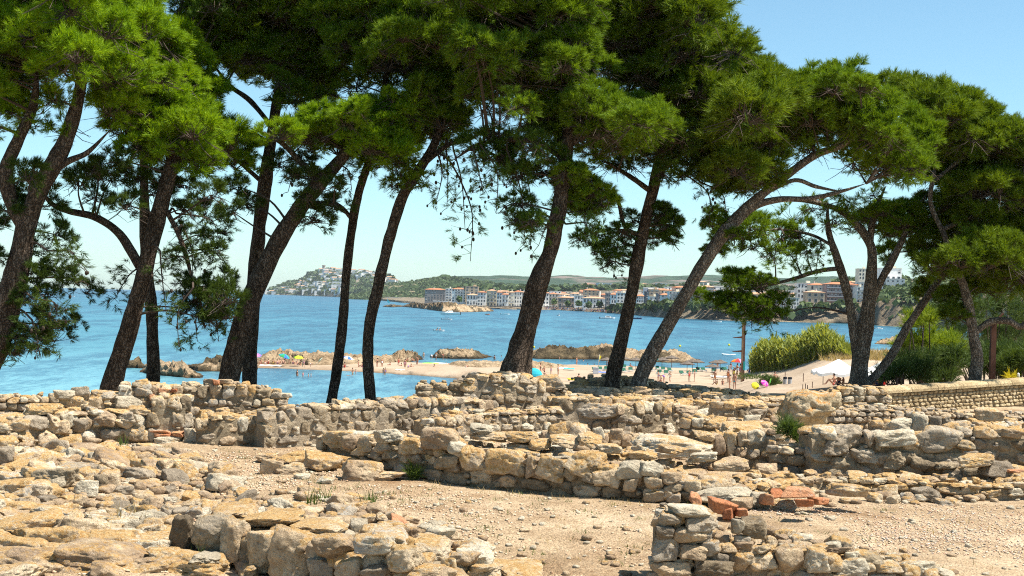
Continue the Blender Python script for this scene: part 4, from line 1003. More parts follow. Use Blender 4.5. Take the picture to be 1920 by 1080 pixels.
# fallen block rows on the floor
W22 = empty('fallen_block_row', G(600, 900)); tag(W22, 'row of big fallen lichened rocks lying in front of the long front wall', 'fallen rocks')
for bx, m in (((478, 848, 520, 866), m_warm2), ((484, 858, 530, 890), m_warm), ((520, 846, 600, 872), m_warm2), ((528, 866, 570, 892), m_warm), ((560, 850, 640, 884), m_warm2), ((600, 852, 668, 880), m_warm2), ((638, 862, 717, 904), m_warm2), ((592, 892, 624, 908), m_pale), ((516, 876, 560, 892), m_warm), ((548, 886, 580, 900), m_pale), ((676, 884, 760, 904), m_warm)): hero(W22, bx, None, m)
# bottom left bedrock blocks
W20 = empty('rock_outcrop', G(150, 1050)); tag(W20, 'bottom left outcrop of broad lichen covered flat rocks', 'rock outcrop')
for bx, m in (((-40, 968, 104, 1018), m_warm2), ((96, 970, 186, 1020), m_warm), ((-30, 1006, 90, 1050), m_warm2), ((20, 1000, 150, 1046), m_warm2), ((100, 1028, 260, 1092), m_warm2), ((-60, 1040, 110, 1098), m_warm2), ((160, 996, 250, 1052), m_warm2), ((220, 1010, 312, 1056), m_pale), ((200, 1056, 330, 1098), m_warm2), ((300, 1066, 420, 1100), m_warm2), ((238, 958, 310, 994), m_pale), ((262, 982, 312, 1014), m_warm), ((196, 972, 240, 990), m_warm2), ((420, 1060, 470, 1092), m_warm), ((340, 1046, 400, 1070), m_pale)):
    hero(W20, bx, None if bx[3] < 1060 else 11.3, m, None if bx[3] < 1060 else .8, R.uniform(-.3, .3), .1)
k = 0
while k < 60:
    x, y = R.uniform(-60, 430), R.uniform(955, 1085)
    if not inpoly(x, y, [(-60, 955), (310, 985), (330, 1050), (440, 1085), (-60, 1090)]): continue
    g = G(x, y); w_ = R.uniform(.22, .6); s_ = (w_, w_ * R.uniform(.6, 1), R.uniform(.10, .2)); k += 1
    o = put(W20, pick([(m_warm2, 5), (m_warm, 3), (m_pale, 2)]), Vector((g.x, g.y, ZG + s_[2] * .3)), s_, R.uniform(-.6, .6), .12); o.location = Vector(o.location) - Vector(W20.location)
W21 = empty('boulder_group', G(150, 915)); tag(W21, 'left group with a dark undercut boulder and a sharp grey wedge stone', 'boulders')
for bx, m in (((58, 878, 142, 918), m_brown), ((-20, 884, 48, 906), m_pale), ((30, 900, 92, 936), m_warm), ((-40, 900, 50, 936), m_warm2), ((134, 899, 180, 932), m_pale), ((150, 866, 184, 890), m_grey), ((184, 862, 214, 886), m_brown), ((224, 875, 284, 910), m_grey), ((250, 872, 290, 902), m_warm2), ((182, 880, 222, 918), m_warm), ((172, 888, 200, 922), m_brown), ((106, 868, 152, 890), m_warm2), ((210, 908, 250, 928), m_grey), ((258, 903, 300, 918), m_warm), ((0, 866, 74, 886), m_warm2), ((-20, 836, 20, 876), m_grey)):
    hero(W21, bx, None, m, None, R.uniform(-.3, .3), .12)
# rubble spread on the floor: the largest as parts of the floor, the small as one mass
ZONES = [([(-60, 845), (300, 838), (440, 880), (430, 925), (-60, 900)], 260, (.10, .36)), ([(-60, 905), (420, 905), (470, 960), (330, 985), (-60, 985)], 300, (.06, .22)), ([(-60, 820), (240, 832), (330, 850), (200, 880), (-60, 872)], 150, (.08, .26)),
         ([(430, 920), (640, 935), (780, 990), (740, 1030), (420, 975)], 170, (.06, .24)), ([(330, 930), (480, 930), (560, 970), (330, 965)], 60, (.06, .16)), ([(640, 950), (830, 1000), (1000, 1080), (760, 1080), (640, 1030)], 80, (.05, .2)),
         ([(1330, 985), (1460, 1000), (1700, 1050), (1780, 1090), (1330, 1090)], 110, (.05, .16)), ([(1320, 905), (1500, 872), (1560, 905), (1700, 900), (1920, 915), (1920, 935), (1400, 960)], 170, (.05, .2)),
         ([(880, 800), (1340, 800), (1420, 880), (1250, 885), (1080, 860), (880, 845)], 190, (.06, .24)), ([(1180, 770), (1500, 770), (1480, 830), (1300, 820)], 110, (.08, .26)), ([(1560, 780), (1930, 780), (1930, 830), (1820, 830), (1560, 806)], 160, (.07, .22)),
         ([(480, 900), (1230, 945), (1230, 1080), (1000, 1080), (700, 960), (480, 930)], 110, (.03, .09)), ([(260, 825), (600, 835), (640, 900), (470, 920), (300, 870)], 80, (.03, .10)), ([(1440, 960), (1930, 940), (1930, 1080), (1760, 1080), (1500, 1000)], 60, (.03, .08)), ([(1340, 745), (1480, 750), (1500, 800), (1340, 780)], 60, (.1, .3))]
loose = []
for poly, n, (s0, s1) in ZONES:
    xs = [p[0] for p in poly]; ys_ = [p[1] for p in poly]; k = 0
    while k < n:
        x, y = R.uniform(min(xs), max(xs)), R.uniform(min(ys_), max(ys_))
        if not inpoly(x, y, poly): continue
        g = G(x, y); s = s0 + (s1 - s0) * R.random() ** 2
        loose.append((g, s, pick([(m_warm2, 4), (m_warm, 4), (m_pale, 2), (m_grey, 1.5), (m_brick, .1)]), 1)); k += 1
loose.sort(key=lambda t: -t[1] / t[0].y)
rub = []
for i, (g, s, m, _) in enumerate(loose):
    sz = (s * R.uniform(.9, 1.5), s * R.uniform(.8, 1.2), s * R.uniform(.45, .8))
    z = float(ground_z(g.x, g.y)) + sz[2] * .3
    if i < 298: put(ground, m, Vector((g.x, g.y, z)), sz, R.uniform(0, 3), .25)
    else: rub.append((g.x, g.y, z, sz))
def stone_mass(name, items, m, label, parent=None, sub=1):
    sh = [stone_shape(sub, 4, 9, .08) for _ in range(12)]; VV, FF, b = [], [], 0
    for x, y, z, s in items:
        V, F_ = sh[R.randrange(12)]; a = R.uniform(0, 6.28); ca, sa = math.cos(a), math.sin(a); V = V * np.array(s)
        VV.append(np.stack([V[:, 0] * ca - V[:, 1] * sa + x, V[:, 0] * sa + V[:, 1] * ca + y, V[:, 2] + z], -1)); FF.append(F_ + b); b += len(V)
    o = obj(name, mesh(name, np.concatenate(VV), np.concatenate(FF), m, True), parent); tag(o, label, kind='stuff'); return o
h2 = len(rub) // 2
stone_mass('rubble', rub[:h2], m_warm2, 'lichened rubble scattered over the floor of the site')
stone_mass('rubble', rub[h2:], m_pale, 'pale rubble scattered over the floor of the site')
def pebbles(n, label, m, poly, s0, s1):
    xs = [p[0] for p in poly]; ys_ = [p[1] for p in poly]; it = []
    while len(it) < n * 2.2:
        x, y = R.uniform(min(xs), max(xs)), R.uniform(min(ys_), max(ys_))
        if inpoly(x, y, poly): g = G(x, y); it.append((g.x, g.y, s0 + (s1 - s0) * R.random() ** 4))
    it = np.array(it); X = np.stack([it[:, 0], it[:, 1], ground_z(it[:, 0], it[:, 1])], -1)
    keep = N.random(len(X)) < .30 + .9 * fbm(X * np.array([.9, .9, 0]) + 3.3, 3); X = X[keep][:n]; s = it[keep][:n, 2]
    X[:, 2] += s * .15; Sz = np.stack([s * N.uniform(1, 1.6, len(s)), s, s * N.uniform(.4, .7, len(s))], -1)
    O = np.array([(1, 0, 0), (-.9, .1, 0), (.1, 1, 0), (0, -1, .1), (0.1, 0, 1), (0, 0, -1)]) * .5
    a = N.uniform(0, 6.28, len(X)); ca, sa = np.cos(a), np.sin(a)
    V = (O[None] + N.uniform(-.12, .12, (len(X), 6, 3))) * Sz[:, None]
    V = np.stack([V[..., 0] * ca[:, None] - V[..., 1] * sa[:, None], V[..., 0] * sa[:, None] + V[..., 1] * ca[:, None], V[..., 2]], -1) + X[:, None]
    F = np.array([(0, 2, 4), (2, 1, 4), (1, 3, 4), (3, 0, 4), (2, 0, 5), (1, 2, 5), (3, 1, 5), (0, 3, 5)])
    F = (F[None] + (np.arange(len(X)) * 6)[:, None, None]).reshape(-1, 3)
    tag(obj('gravel', mesh('gravel', V.reshape(-1, 3), F, m, False)), label, kind='stuff')
def gravel_mat(name, cols):
    m, t, p = _new(name); g = geo(t)
    c = ramp(t, g.outputs['Random Per Island'], [(i / (len(cols) - 1), c_) for i, c_ in enumerate(cols)])
    t.links.new(c, p.inputs['Base Color']); p.inputs['Roughness'].default_value = .9; p.inputs['Specular IOR Level'].default_value = .15
    return m
gm = gravel_mat('gravel_stones', [(.33, .27, .23), (.50, .36, .24), (.60, .47, .33), (.50, .27, .17), (.66, .56, .44), (.38, .345, .31), (.56, .40, .26), (.62, .43, .30)])
gm2 = gravel_mat('earth_stones', [(.36, .25, .16), (.52, .37, .24), (.62, .48, .33), (.46, .29, .18), (.68, .58, .45)])
pebbles(15000, 'fine mixed gravel on the floor in the lower right', gm, [(1330, 960), (1500, 950), (1940, 930), (1940, 1100), (1330, 1100)], .006, .034)
pebbles(9000, 'earth with small pale stones in the middle of the site', gm2, [(430, 900), (640, 905), (1240, 945), (1330, 960), (1250, 1100), (960, 1100), (620, 960)], .006, .042)
pebbles(6000, 'earth with small pale stones on the left floor', gm2, [(230, 826), (600, 838), (680, 900), (430, 930), (250, 850)], .008, .045)
pebbles(9000, 'stone chips over the lower left rock platform', gm2, [(-60, 880), (430, 900), (560, 980), (330, 1090), (-60, 1100)], .010, .06)
pebbles(5000, 'small stones behind the long front wall', gm2, [(880, 800), (1500, 790), (1500, 860), (1320, 910), (900, 850)], .015, .07)
# modern parapet of small pale bricks with a rounded stone capping
def parapet():
    A = onz(1655, 784, ZG); A = Vector((at(1655, 760, 31.0).x, 31.0, ZG)); B = Vector((at(2060, 760, 35.5).x, 35.5, ZG))
    zA, zB = at(1655, 728, 31.0).z, at(2060, 702, 35.5).z
    root = empty('brick_parapet', A); tag(root, 'modern parapet wall of small pale bricks with a stone capping at the right', 'wall')
    d = B - A; L = d.length; ang = math.atan2(d.y, d.x); dn = d.normalized()
    mb = [stone_mat('parapet_brick', [(.38, .29, .17), (.52, .41, .25), (.62, .51, .33), (.46, .37, .25)], .15, white=.2, rnd=.5)]
    bh, bw = .082, .17
    V = []; n = 40
    for i in range(n + 1):
        f = i / n; q = dn * (L * f); h = zA + (zB - zA) * f - ZG - .12
        nr = Vector((-dn.y, dn.x, 0))
        for o_, z in ((.03, -.2), (.03, h), (.36, h), (.36, -.2)): v = q + nr * o_; V.append((v.x, v.y, z))
    F = []
    for i in range(n):
        a, b = i * 4, i * 4 + 4; F += [(a, b, b + 1, a + 1), (a + 1, b + 1, b + 2, a + 2), (a + 2, b + 2, b + 3, a + 3)]
    F += [(0, 1, 2, 3)]
    obj('core', mesh('core', V, F, m_mortar), root)
    br = [mesh('brick', *stone_shape(SML, 1, 16, .03, .05), mb[0], True) for _ in range(8)]; lo = []
    hA = zA - ZG - .12
    rows = int(hA / bh)
    for r_ in range(rows + 1):
        s = R.uniform(0, .1)
        while s < L:
            w = bw * R.uniform(.6, 1.35); f = (s + w / 2) / L; h = hA + (zB - zA) * f
            z = h - bh * (r_ + .5)
            q = dn * (s + w / 2) + Vector((-dn.y, dn.x, 0)) * .05
            if z > -.02: lo.append((r_, s, (q.x, q.y, z), (w * .95, .12, bh * .92)))
            s += w
    lo.sort(key=lambda t: (t[0] > 5, t[1]))
    vis = [t for t in lo if t[1] < L * .72][:298]; ids = {id(t) for t in vis}
    for t in vis: obj('brick', R.choice(br), root, t[2], (R.gauss(0, .03), R.gauss(0, .03), ang), t[3])
    rest = [t for t in lo if id(t) not in ids]; VV, FF, b = [], [], 0
    for t in rest:
        V0, F0 = ICO[1]; q = np.abs(V0) ** .35 * np.sign(V0) * .5 * np.array(t[3]); ca, sa = math.cos(ang), math.sin(ang)
        VV.append(np.stack([q[:, 0] * ca - q[:, 1] * sa, q[:, 0] * sa + q[:, 1] * ca, q[:, 2]], -1) + np.array(t[2])); FF.append(F0 + b); b += len(V0)
    o = obj('brick_rows', mesh('brick_rows', np.concatenate(VV), np.concatenate(FF), mb[0]), root); o['kind'] = 'stuff'
    cm_ = mb[0]; nc = 9
    for i in range(nc):
        f0, f1 = i / nc + .001, (i + 1) / nc - .001; prof = [(-.06, 0), (-.06, .06), (-.02, .11), (.10, .135), (.28, .135), (.40, .11), (.43, .06), (.43, 0)]
        V = []
        for f in (f0, f1):
            q = dn * (L * f); h = hA + (zB - zA) * f + .003
            for o_, z in prof: v = q + Vector((-dn.y, dn.x, 0)) * o_; V.append((v.x, v.y, h + z))
        k = len(prof); F = [(j, j + k, (j + 1) % k + k, (j + 1) % k) for j in range(k)] + [tuple(range(k)), tuple(range(k, 2 * k))[::-1]]
        obj('coping_stone', mesh('coping_stone', V, F, cm_), root)
    return root
parapet()
# ------------------------------------------------------------------ people on the beach
SK = {k: plain('skin_' + k, c, .6, .08, 6) for k, c in (('fair', (.52, .30, .21)), ('tan', (.40, .20, .125)), ('dark', (.24, .115, .07)))}
CL = {k: plain('cloth_' + k, c, .8) for k, c in (('red', (.60, .03, .03)), ('orange', (.75, .20, .02)), ('pink', (.75, .20, .35)), ('purple', (.22, .10, .42)), ('blue', (.03, .12, .45)), ('turquoise', (.02, .36, .46)), ('green', (.02, .25, .08)), ('yellow', (.75, .62, .03)),
      ('black', (.015, .015, .02)), ('white', (.78, .77, .74)), ('navy', (.015, .025, .09)), ('teal', (.02, .28, .27)), ('magenta', (.45, .02, .32)), ('grey', (.28, .28, .29)), ('lime', (.30, .60, .03)))}
HR = {k: plain('hair_' + k, c, .6) for k, c in (('dark', (.018, .012, .009)), ('brown', (.075, .04, .02)), ('fair', (.30, .19, .08)))}
def skin_mesh(name, J, E, Rr, sub=1, mat=None):
    me = bpy.data.meshes.new(name + '_frame'); me.from_pydata([J[k][:3] for k in J], [(list(J).index(a), list(J).index(b)) for a, b in E], [])
    o = bpy.data.objects.new(name, me); COL.objects.link(o)
    o.modifiers.new('skin', 'SKIN'); s = o.modifiers.new('sub', 'SUBSURF'); s.levels = sub; s.render_levels = sub
    for i, k in enumerate(J):
        v = me.skin_vertices[0].data[i]; r = Rr[k]; v.radius = r if isinstance(r, tuple) else (r, r); v.use_root = (i == 0)
    bpy.context.view_layer.update()
    out = bpy.data.meshes.new_from_object(o.evaluated_get(bpy.context.evaluated_depsgraph_get())); out.name = name
    bpy.data.objects.remove(o); bpy.data.meshes.remove(me)
    out.materials.clear(); out.materials.append(mat); out.polygons.foreach_set('use_smooth', np.ones(len(out.polygons), bool))
    return out
def pose(kind):
    P = dict(pelvis=(0, 0, .93), waist=(0, 0, 1.08), chest=(0, 0, 1.30), neck=(0, .01, 1.48), skull=(0, .02, 1.60), crown=(0, .01, 1.70))
    for s, n in ((-1, 'l'), (1, 'r')):
        P['hip' + n] = (s * .09, 0, .90); P['knee' + n] = (s * .11, .03, .49); P['ankle' + n] = (s * .12, -.01, .09); P['toe' + n] = (s * .13, .15, .04)
        P['shoulder' + n] = (s * .175, 0, 1.41); P['elbow' + n] = (s * .25, -.02, 1.13); P['wrist' + n] = (s * .27, .06, .90); P['hand' + n] = (s * .27, .10, .80)
    if kind == 'walk':
        P['kneel'] = (-.10, .16, .52); P['anklel'] = (-.11, .22, .12); P['toel'] = (-.11, .38, .09); P['kneer'] = (.10, -.05, .48); P['ankler'] = (.11, -.28, .13); P['toer'] = (.11, -.14, .04)
        P['elbowl'] = (-.25, -.16, 1.16); P['wristl'] = (-.25, -.14, .93); P['handl'] = (-.25, -.10, .84); P['elbowr'] = (.25, .12, 1.17); P['wristr'] = (.24, .28, 1.0); P['handr'] = (.23, .36, .95)
    if kind == 'hips':
        for s, n in ((-1, 'l'), (1, 'r')): P['elbow' + n] = (s * .37, -.06, 1.18); P['wrist' + n] = (s * .21, .02, 1.03); P['hand' + n] = (s * .15, .06, .98)
    if kind == 'bend':
        P.update(waist=(0, .12, 1.02), chest=(0, .36, 1.08), neck=(0, .54, 1.06), skull=(0, .65, 1.01), crown=(0, .74, .98))
        for s, n in ((-1, 'l'), (1, 'r')): P['shoulder' + n] = (s * .17, .46, 1.07); P['elbow' + n] = (s * .2, .5, .80); P['wrist' + n] = (s * .17, .52, .56); P['hand' + n] = (s * .15, .54, .47); P['knee' + n] = (s * .11, .05, .49)
    if kind == 'sit':
        P.update(pelvis=(0, 0, .13), waist=(0, -.04, .27), chest=(0, -.07, .48), neck=(0, -.03, .66), skull=(0, 0, .78), crown=(0, 0, .88))
        for s, n in ((-1, 'l'), (1, 'r')):
            P['hip' + n] = (s * .10, .03, .12); P['knee' + n] = (s * .14, .38, .42); P['ankle' + n] = (s * .13, .62, .08); P['toe' + n] = (s * .13, .78, .05)
            P['shoulder' + n] = (s * .175, -.06, .59); P['elbow' + n] = (s * .24, .14, .40); P['wrist' + n] = (s * .15, .34, .46); P['hand' + n] = (s * .08, .40, .45)
    if kind == 'lie':
        for k, (x, y, z) in list(P.items()): P[k] = (x, z - .9, .12 + (.05 if 'chest' in k else 0))
    if kind == 'raise':
        P['elbowr'] = (.30, .05, 1.62); P['wristr'] = (.24, .10, 1.86); P['handr'] = (.23, .12, 1.96)
    return P
EDG = [('pelvis', 'waist'), ('waist', 'chest'), ('chest', 'neck'), ('neck', 'skull'), ('skull', 'crown')] + [e for n in 'lr' for e in (('pelvis', 'hip' + n), ('hip' + n, 'knee' + n), ('knee' + n, 'ankle' + n), ('ankle' + n, 'toe' + n), ('chest', 'shoulder' + n), ('shoulder' + n, 'elbow' + n), ('elbow' + n, 'wrist' + n), ('wrist' + n, 'hand' + n))]
RAD = dict(pelvis=(.14, .105), waist=(.125, .095), chest=(.15, .11), neck=.052, skull=(.082, .10), crown=(.07, .08))
for n in 'lr': RAD.update({'hip' + n: .088, 'knee' + n: .058, 'ankle' + n: .040, 'toe' + n: .035, 'shoulder' + n: .062, 'elbow' + n: .042, 'wrist' + n: .032, 'hand' + n: .036})
def lerp3(a, b, f): return tuple(x + (y - x) * f for x, y in zip(a, b))
PPL = {}
for kd in ('stand', 'walk', 'hips', 'bend', 'sit', 'lie', 'raise'):
    P = pose(kd); body = skin_mesh('person', P, EDG, RAD, 1, SK['tan'])
    Q = dict(pelvis=P['pelvis'], waist=lerp3(P['pelvis'], P['waist'], .35)); Rq = dict(pelvis=(.152, .117), waist=(.142, .112)); Eq = [('pelvis', 'waist')]
    for n in 'lr': Q['hip' + n] = P['hip' + n]; Q['thigh' + n] = lerp3(P['hip' + n], P['knee' + n], .42); Rq['hip' + n] = .10; Rq['thigh' + n] = .088; Eq += [('pelvis', 'hip' + n), ('hip' + n, 'thigh' + n)]
    trunks = skin_mesh('swimwear', Q, Eq, Rq, 1, CL['red'])
    Q2 = dict(Q); Rq2 = dict(Rq); Eq2 = [e for e in Eq if e != ('pelvis', 'waist')] + [('pelvis', 'waist'), ('waist', 'mid'), ('mid', 'bust')]; Q2['mid'] = P['waist']; Q2['bust'] = lerp3(P['waist'], P['chest'], .9); Rq2['mid'] = (.137, .107); Rq2['bust'] = (.162, .122)
    for n in 'lr': Q2['thigh' + n] = lerp3(P['hip' + n], P['knee' + n], .12)
    suit = skin_mesh('swimwear', Q2, Eq2, Rq2, 1, CL['red'])
    V0, F0 = ICO[2]; d = Vector(P['crown']) - Vector(P['skull']); c = Vector(P['skull']).lerp(Vector(P['crown']), .55)
    up_ = d.normalized(); fr = Vector((0, 1, 0)) if kd not in ('lie', 'bend') else Vector((0, 0, 1 if kd == 'lie' else -1))
    V = []
    for v in V0:
        q = Vector(v) * .108; f = q.dot(fr)
        if f > .02 and q.dot(up_) < .05: q = q - fr * (f - .0)
        V.append(c + q - fr * .014)
    hair = mesh('hair', V, F0, HR['dark'], True)
    PPL[kd] = (body, trunks, suit, hair)
def mat_over(o, m):
    o.material_slots[0].link = 'OBJECT'; o.material_slots[0].material = m
def person(px, py, kd, label, cloth='red', one=False, sc=1.0, sk='tan', hair='dark', water=None, rz=None, Y=None, group=None):
    body, trunks, suit, hr = PPL[kd]
    p = sea(px, py) if water is not None else (at(px, py, Y) if Y else spot(px, py))
    o = obj('person', body, None, (p.x, p.y, p.z - (water or 0) * sc), (0, 0, R.uniform(0, 6.28) if rz is None else rz), (sc,) * 3); mat_over(o, SK[sk]); tag(o, label, 'person', group)
    s = obj('swimwear', suit if one else trunks, o); mat_over(s, CL[cloth]); h = obj('hair', hr, o); mat_over(h, HR[hair]); return o
dg_cache = {}
def spot(px, py):
    """the sand under a pixel: the spit on the left, else the beach"""
    if px < 1010 and py > 664:
        w = sea(px, py); return Vector((w.x * .985, w.y * .985, .35)) if px < 880 else on_terrain_spit(px, py)
    return on_terrain(px, py)
def on_terrain_spit(px, py):
    w = on_terrain(px, py); return w if w.z > .2 else Vector((w.x, w.y, .5))
PEOPLE = [
 (557, 705, 'stand', 'man in red shorts wading thigh deep nearest the left parasols', 'red', 0, 1, 'tan', .75), (568, 707, 'stand', 'small child in pink wading behind the man in red shorts', 'pink', 1, .62, 'fair', .4), (578, 707, 'stand', 'dark haired child deep in the pool, left of a pair', 'navy', 0, .6, 'tan', .75), (583, 707, 'stand', 'dark haired child deep in the pool, right of a pair', 'black', 0, .6, 'tan', .72),
 (661, 703, 'hips', 'man in green trunks wading beside the wavy pine', 'green', 0, 1, 'tan', .6), (667, 702, 'stand', 'child in pink next to the man in green trunks', 'pink', 1, .68, 'fair', .45), (655, 705, 'lie', 'child lying in the shallows in front of the man in green trunks', 'black', 0, .7, 'tan', .1),
 (722, 703, 'stand', 'girl in a purple swimsuit wading by the shore', 'purple', 1, .8, 'tan', .25), (719, 703, 'stand', 'boy standing behind the girl in purple at the water edge', 'blue', 0, .75, 'tan', .25),
 (569, 691, 'walk', 'woman in pink standing at the water edge near the lime parasol', 'pink', 0, 1.02, 'fair', None), (542, 685, 'hips', 'man in teal shorts standing beside the blue green parasol', 'teal', 0, 1, 'fair', None), (582, 690, 'bend', 'child bending at the water edge right of the woman in pink', 'white', 0, .62, 'fair', None),
 (617, 684, 'sit', 'dark clothed person sitting on the rock left of the wavy pine', 'black', 1, 1.05, 'tan', None), (672, 691, 'stand', 'child standing right of the striped parasol', 'pink', 0, .75, 'tan', None), (679, 691, 'sit', 'person with dark hair sitting on a towel left of the curved pine', 'magenta', 1, 1, 'tan', None), (646, 691, 'sit', 'person in red sitting under the striped parasol', 'red', 1, 1, 'tan', None),
 (707, 692, 'stand', 'tall bather in a dark bikini just right of the curved pine', 'black', 1, 1, 'tan', None), (716, 692, 'stand', 'bather in white standing beside the one in a dark bikini', 'white', 1, 1, 'tan', None), (731, 690, 'sit', 'bare backed man sitting alone on the sand', 'orange', 0, 1, 'tan', None),
 (747, 690, 'stand', 'bather in red standing at the left of the towel group', 'red', 1, .95, 'tan', None), (752, 692, 'sit', 'person sitting low in the middle of the towel group', 'black', 1, 1, 'tan', None), (759, 695, 'stand', 'bather in pink standing on the white towel', 'pink', 1, 1.05, 'tan', None), (771, 695, 'sit', 'person in a blue top sitting on a bag', 'blue', 1, 1.15, 'tan', None), (765, 696, 'bend', 'child bending beside the person in the blue top', 'purple', 1, .7, 'tan', None),
 (773, 667, 'sit', 'bare backed man sitting high on the right end of the rock ridge', 'orange', 0, 1.1, 'fair', None), (782, 690, 'raise', 'boy in black trunks with one arm up by the beach edge', 'black', 0, 1.1, 'tan', None), (764, 680, 'sit', 'person in lime sitting far back on the sand', 'lime', 1, 1, 'tan', None), (773, 680, 'sit', 'person in navy sitting far back on the sand', 'navy', 1, 1, 'tan', None),
 (794, 676, 'stand', 'child standing alone at the far water edge', 'yellow', 0, .85, 'fair', None), (809, 678, 'bend', 'person in a white shirt bending over the paddle boards', 'white', 1, 1, 'tan', None), (817, 678, 'hips', 'man in a white shirt behind the paddle boards', 'white', 1, 1, 'tan', None), (831, 676, 'bend', 'person in red bending behind the white board', 'red', 1, .95, 'tan', None),
 (814, 696, 'sit', 'person in black sitting in front of the lime paddle board', 'black', 1, 1.1, 'tan', None), (826, 697, 'lie', 'sunbather lying in front of the paddle boards', 'teal', 0, 1, 'tan', None), (836, 690, 'sit', 'person beside the yellow board', 'navy', 1, .9, 'tan', None), (873, 701, 'bend', 'tanned person bending down at the end of the wall top', 'grey', 0, 1.05, 'tan', None),
 (927, 674, 'stand', 'bather waist deep in the far channel', 'navy', 0, 1, 'tan', .85), (940, 669, 'stand', 'lone head swimming in the far channel', 'black', 0, 1, 'tan', 1.42), (1049, 674, 'stand', 'swimmer chest deep left of the long islet', 'navy', 0, 1, 'tan', 1.05),
 (1013, 704, 'hips', 'person in a black top standing by the turquoise tent', 'black', 1, 1.05, 'tan', None), (1020, 697, 'sit', 'person sitting behind the one in the black top', 'pink', 1, 1, 'tan', None), (1021, 707, 'sit', 'bare backed person sitting in front of the turquoise tent', 'orange', 0, 1, 'fair', None), (1033, 707, 'stand', 'dark haired woman in a violet dress right of the turquoise tent', 'purple', 1, 1, 'tan', None), (1046, 707, 'stand', 'slim man in grey shorts watching the beach', 'grey', 0, 1.05, 'tan', None),
 (1081, 687, 'stand', 'man in navy trunks at the edge of the channel', 'navy', 0, 1.15, 'tan', .1), (1094, 677, 'stand', 'swimmer in the channel behind the yellow flag, leftmost', 'black', 0, 1, 'tan', 1.3), (1102, 685, 'stand', 'swimmer in the channel behind the yellow flag, middle', 'black', 0, 1, 'fair', 1.3), (1114, 686, 'stand', 'swimmer closest to the yellow flag', 'black', 0, 1, 'tan', 1.3), (1140, 689, 'stand', 'bather in red behind the sun loungers by the trunk', 'red', 1, 1.05, 'tan', .3),
 (1085, 714, 'sit', 'person in coral sitting behind the wall near the white box', 'pink', 1, 1.05, 'tan', None), (1112, 715, 'sit', 'dark haired head showing above the wall near the white box', 'black', 1, .8, 'tan', None), (1182, 691, 'sit', 'person in white sitting on a lounger under straw parasols', 'white', 1, 1, 'tan', None),
 (1234, 721, 'stand', 'dark haired woman with an orange bag and a blue dress', 'blue', 1, 1.1, 'tan', None), (1239, 721, 'sit', 'child in orange beside the woman in the blue dress', 'orange', 1, 1, 'tan', None), (1245, 720, 'bend', 'grey haired person in mauve bending', 'purple', 1, 1.05, 'fair', None), (1256, 718, 'walk', 'person in white walking on the sand', 'white', 1, .9, 'fair', None), (1292, 716, 'stand', 'man in red behind the rubble wall, left of a pair', 'red', 1, .95, 'fair', None), (1302, 717, 'stand', 'bare backed man behind the rubble wall, right of a pair', 'grey', 0, .95, 'fair', None),
 (1340, 720, 'stand', 'bather in coral beside the white paddle board', 'orange', 0, 1.1, 'tan', None), (1345, 696, 'stand', 'man in dark shorts under the farthest straw parasol', 'black', 0, 1, 'tan', None), (1370, 697, 'stand', 'person in maroon below the coral parasol', 'red', 1, .95, 'dark', None), (1365, 718, 'stand', 'swimmer guard in an orange vest', 'orange', 1, 1.1, 'tan', None), (1376, 714, 'raise', 'guard in a yellow vest', 'yellow', 1, 1.1, 'dark', None), (1382, 711, 'walk', 'person in white walking beside the yellow vest', 'white', 1, 1.25, 'tan', None), (1388, 711, 'stand', 'person in magenta beside the tall signpost', 'magenta', 1, 1.2, 'tan', None), (1391, 714, 'walk', 'man in a red shirt in front of the tall signpost', 'red', 1, 1.0, 'tan', None),
 (1368, 729, 'stand', 'bather in bright orange shorts standing closest to the wall', 'orange', 0, 1.0, 'tan', None), (1377, 730, 'stand', 'bather in turquoise shorts standing closest to the wall', 'turquoise', 0, 1.1, 'tan', None), (1405, 699, 'sit', 'person sitting at the foot of the cane brake, left of two', 'blue', 1, 1, 'tan', None), (1409, 699, 'stand', 'person in blue at the foot of the cane brake, right of two', 'blue', 1, 1, 'tan', None), (1344, 722, 'sit', 'person in yellow sitting behind the wall stones', 'yellow', 1, .9, 'dark', None), (1355, 722, 'sit', 'dark haired sitter behind the wall stones near the white board', 'navy', 1, .9, 'tan', None),
 (1430, 720, 'sit', 'person in red sitting beside the dark green bush', 'red', 1, 1.1, 'tan', None), (1453, 712, 'sit', 'person in red sitting behind the dark green bush', 'red', 1, 1.0, 'tan', None),
]
for px, py, kd, lab, cl, one, sc, sk, wat in PEOPLE:
    person(px, py, kd, lab, cl, bool(one), sc, sk, R.choice(['dark', 'dark', 'brown', 'fair']), wat)
for i, (px, py, cl, lab) in enumerate([(489, 684, 'pink', 'bather in pink under the mauve parasol'), (497, 685, 'white', 'bather in white just right of the mauve parasol'), (503, 684, 'red', 'bather in red in the group right of the mauve parasol'), (512, 684, 'yellow', 'bather in yellow between the mauve and blue green parasols'), (520, 685, 'purple', 'bather in purple left of the blue green parasol'),
                              (524, 684, 'red', 'bather in red sitting under the blue green parasol'), (531, 684, 'navy', 'bather in navy under the blue green parasol'), (549, 685, 'blue', 'bather in blue sitting left of the lime parasol'), (557, 686, 'blue', 'bather on a blue mat under the lime parasol'), (563, 687, 'orange', 'bather in orange by the lime parasol')]):
    person(px, py, 'sit', lab, cl, True, 1.0, R.choice(['fair', 'tan']), R.choice(['dark', 'brown']))
dn = [(1563, 'red'), (1572, 'navy'), (1580, 'black'), (1587, 'white'), (1594, 'teal'), (1601, 'red'), (1608, 'grey'), (1616, 'black'), (1624, 'blue'), (1634, 'white'), (1643, 'navy'), (1650, 'black'), (1659, 'red')]
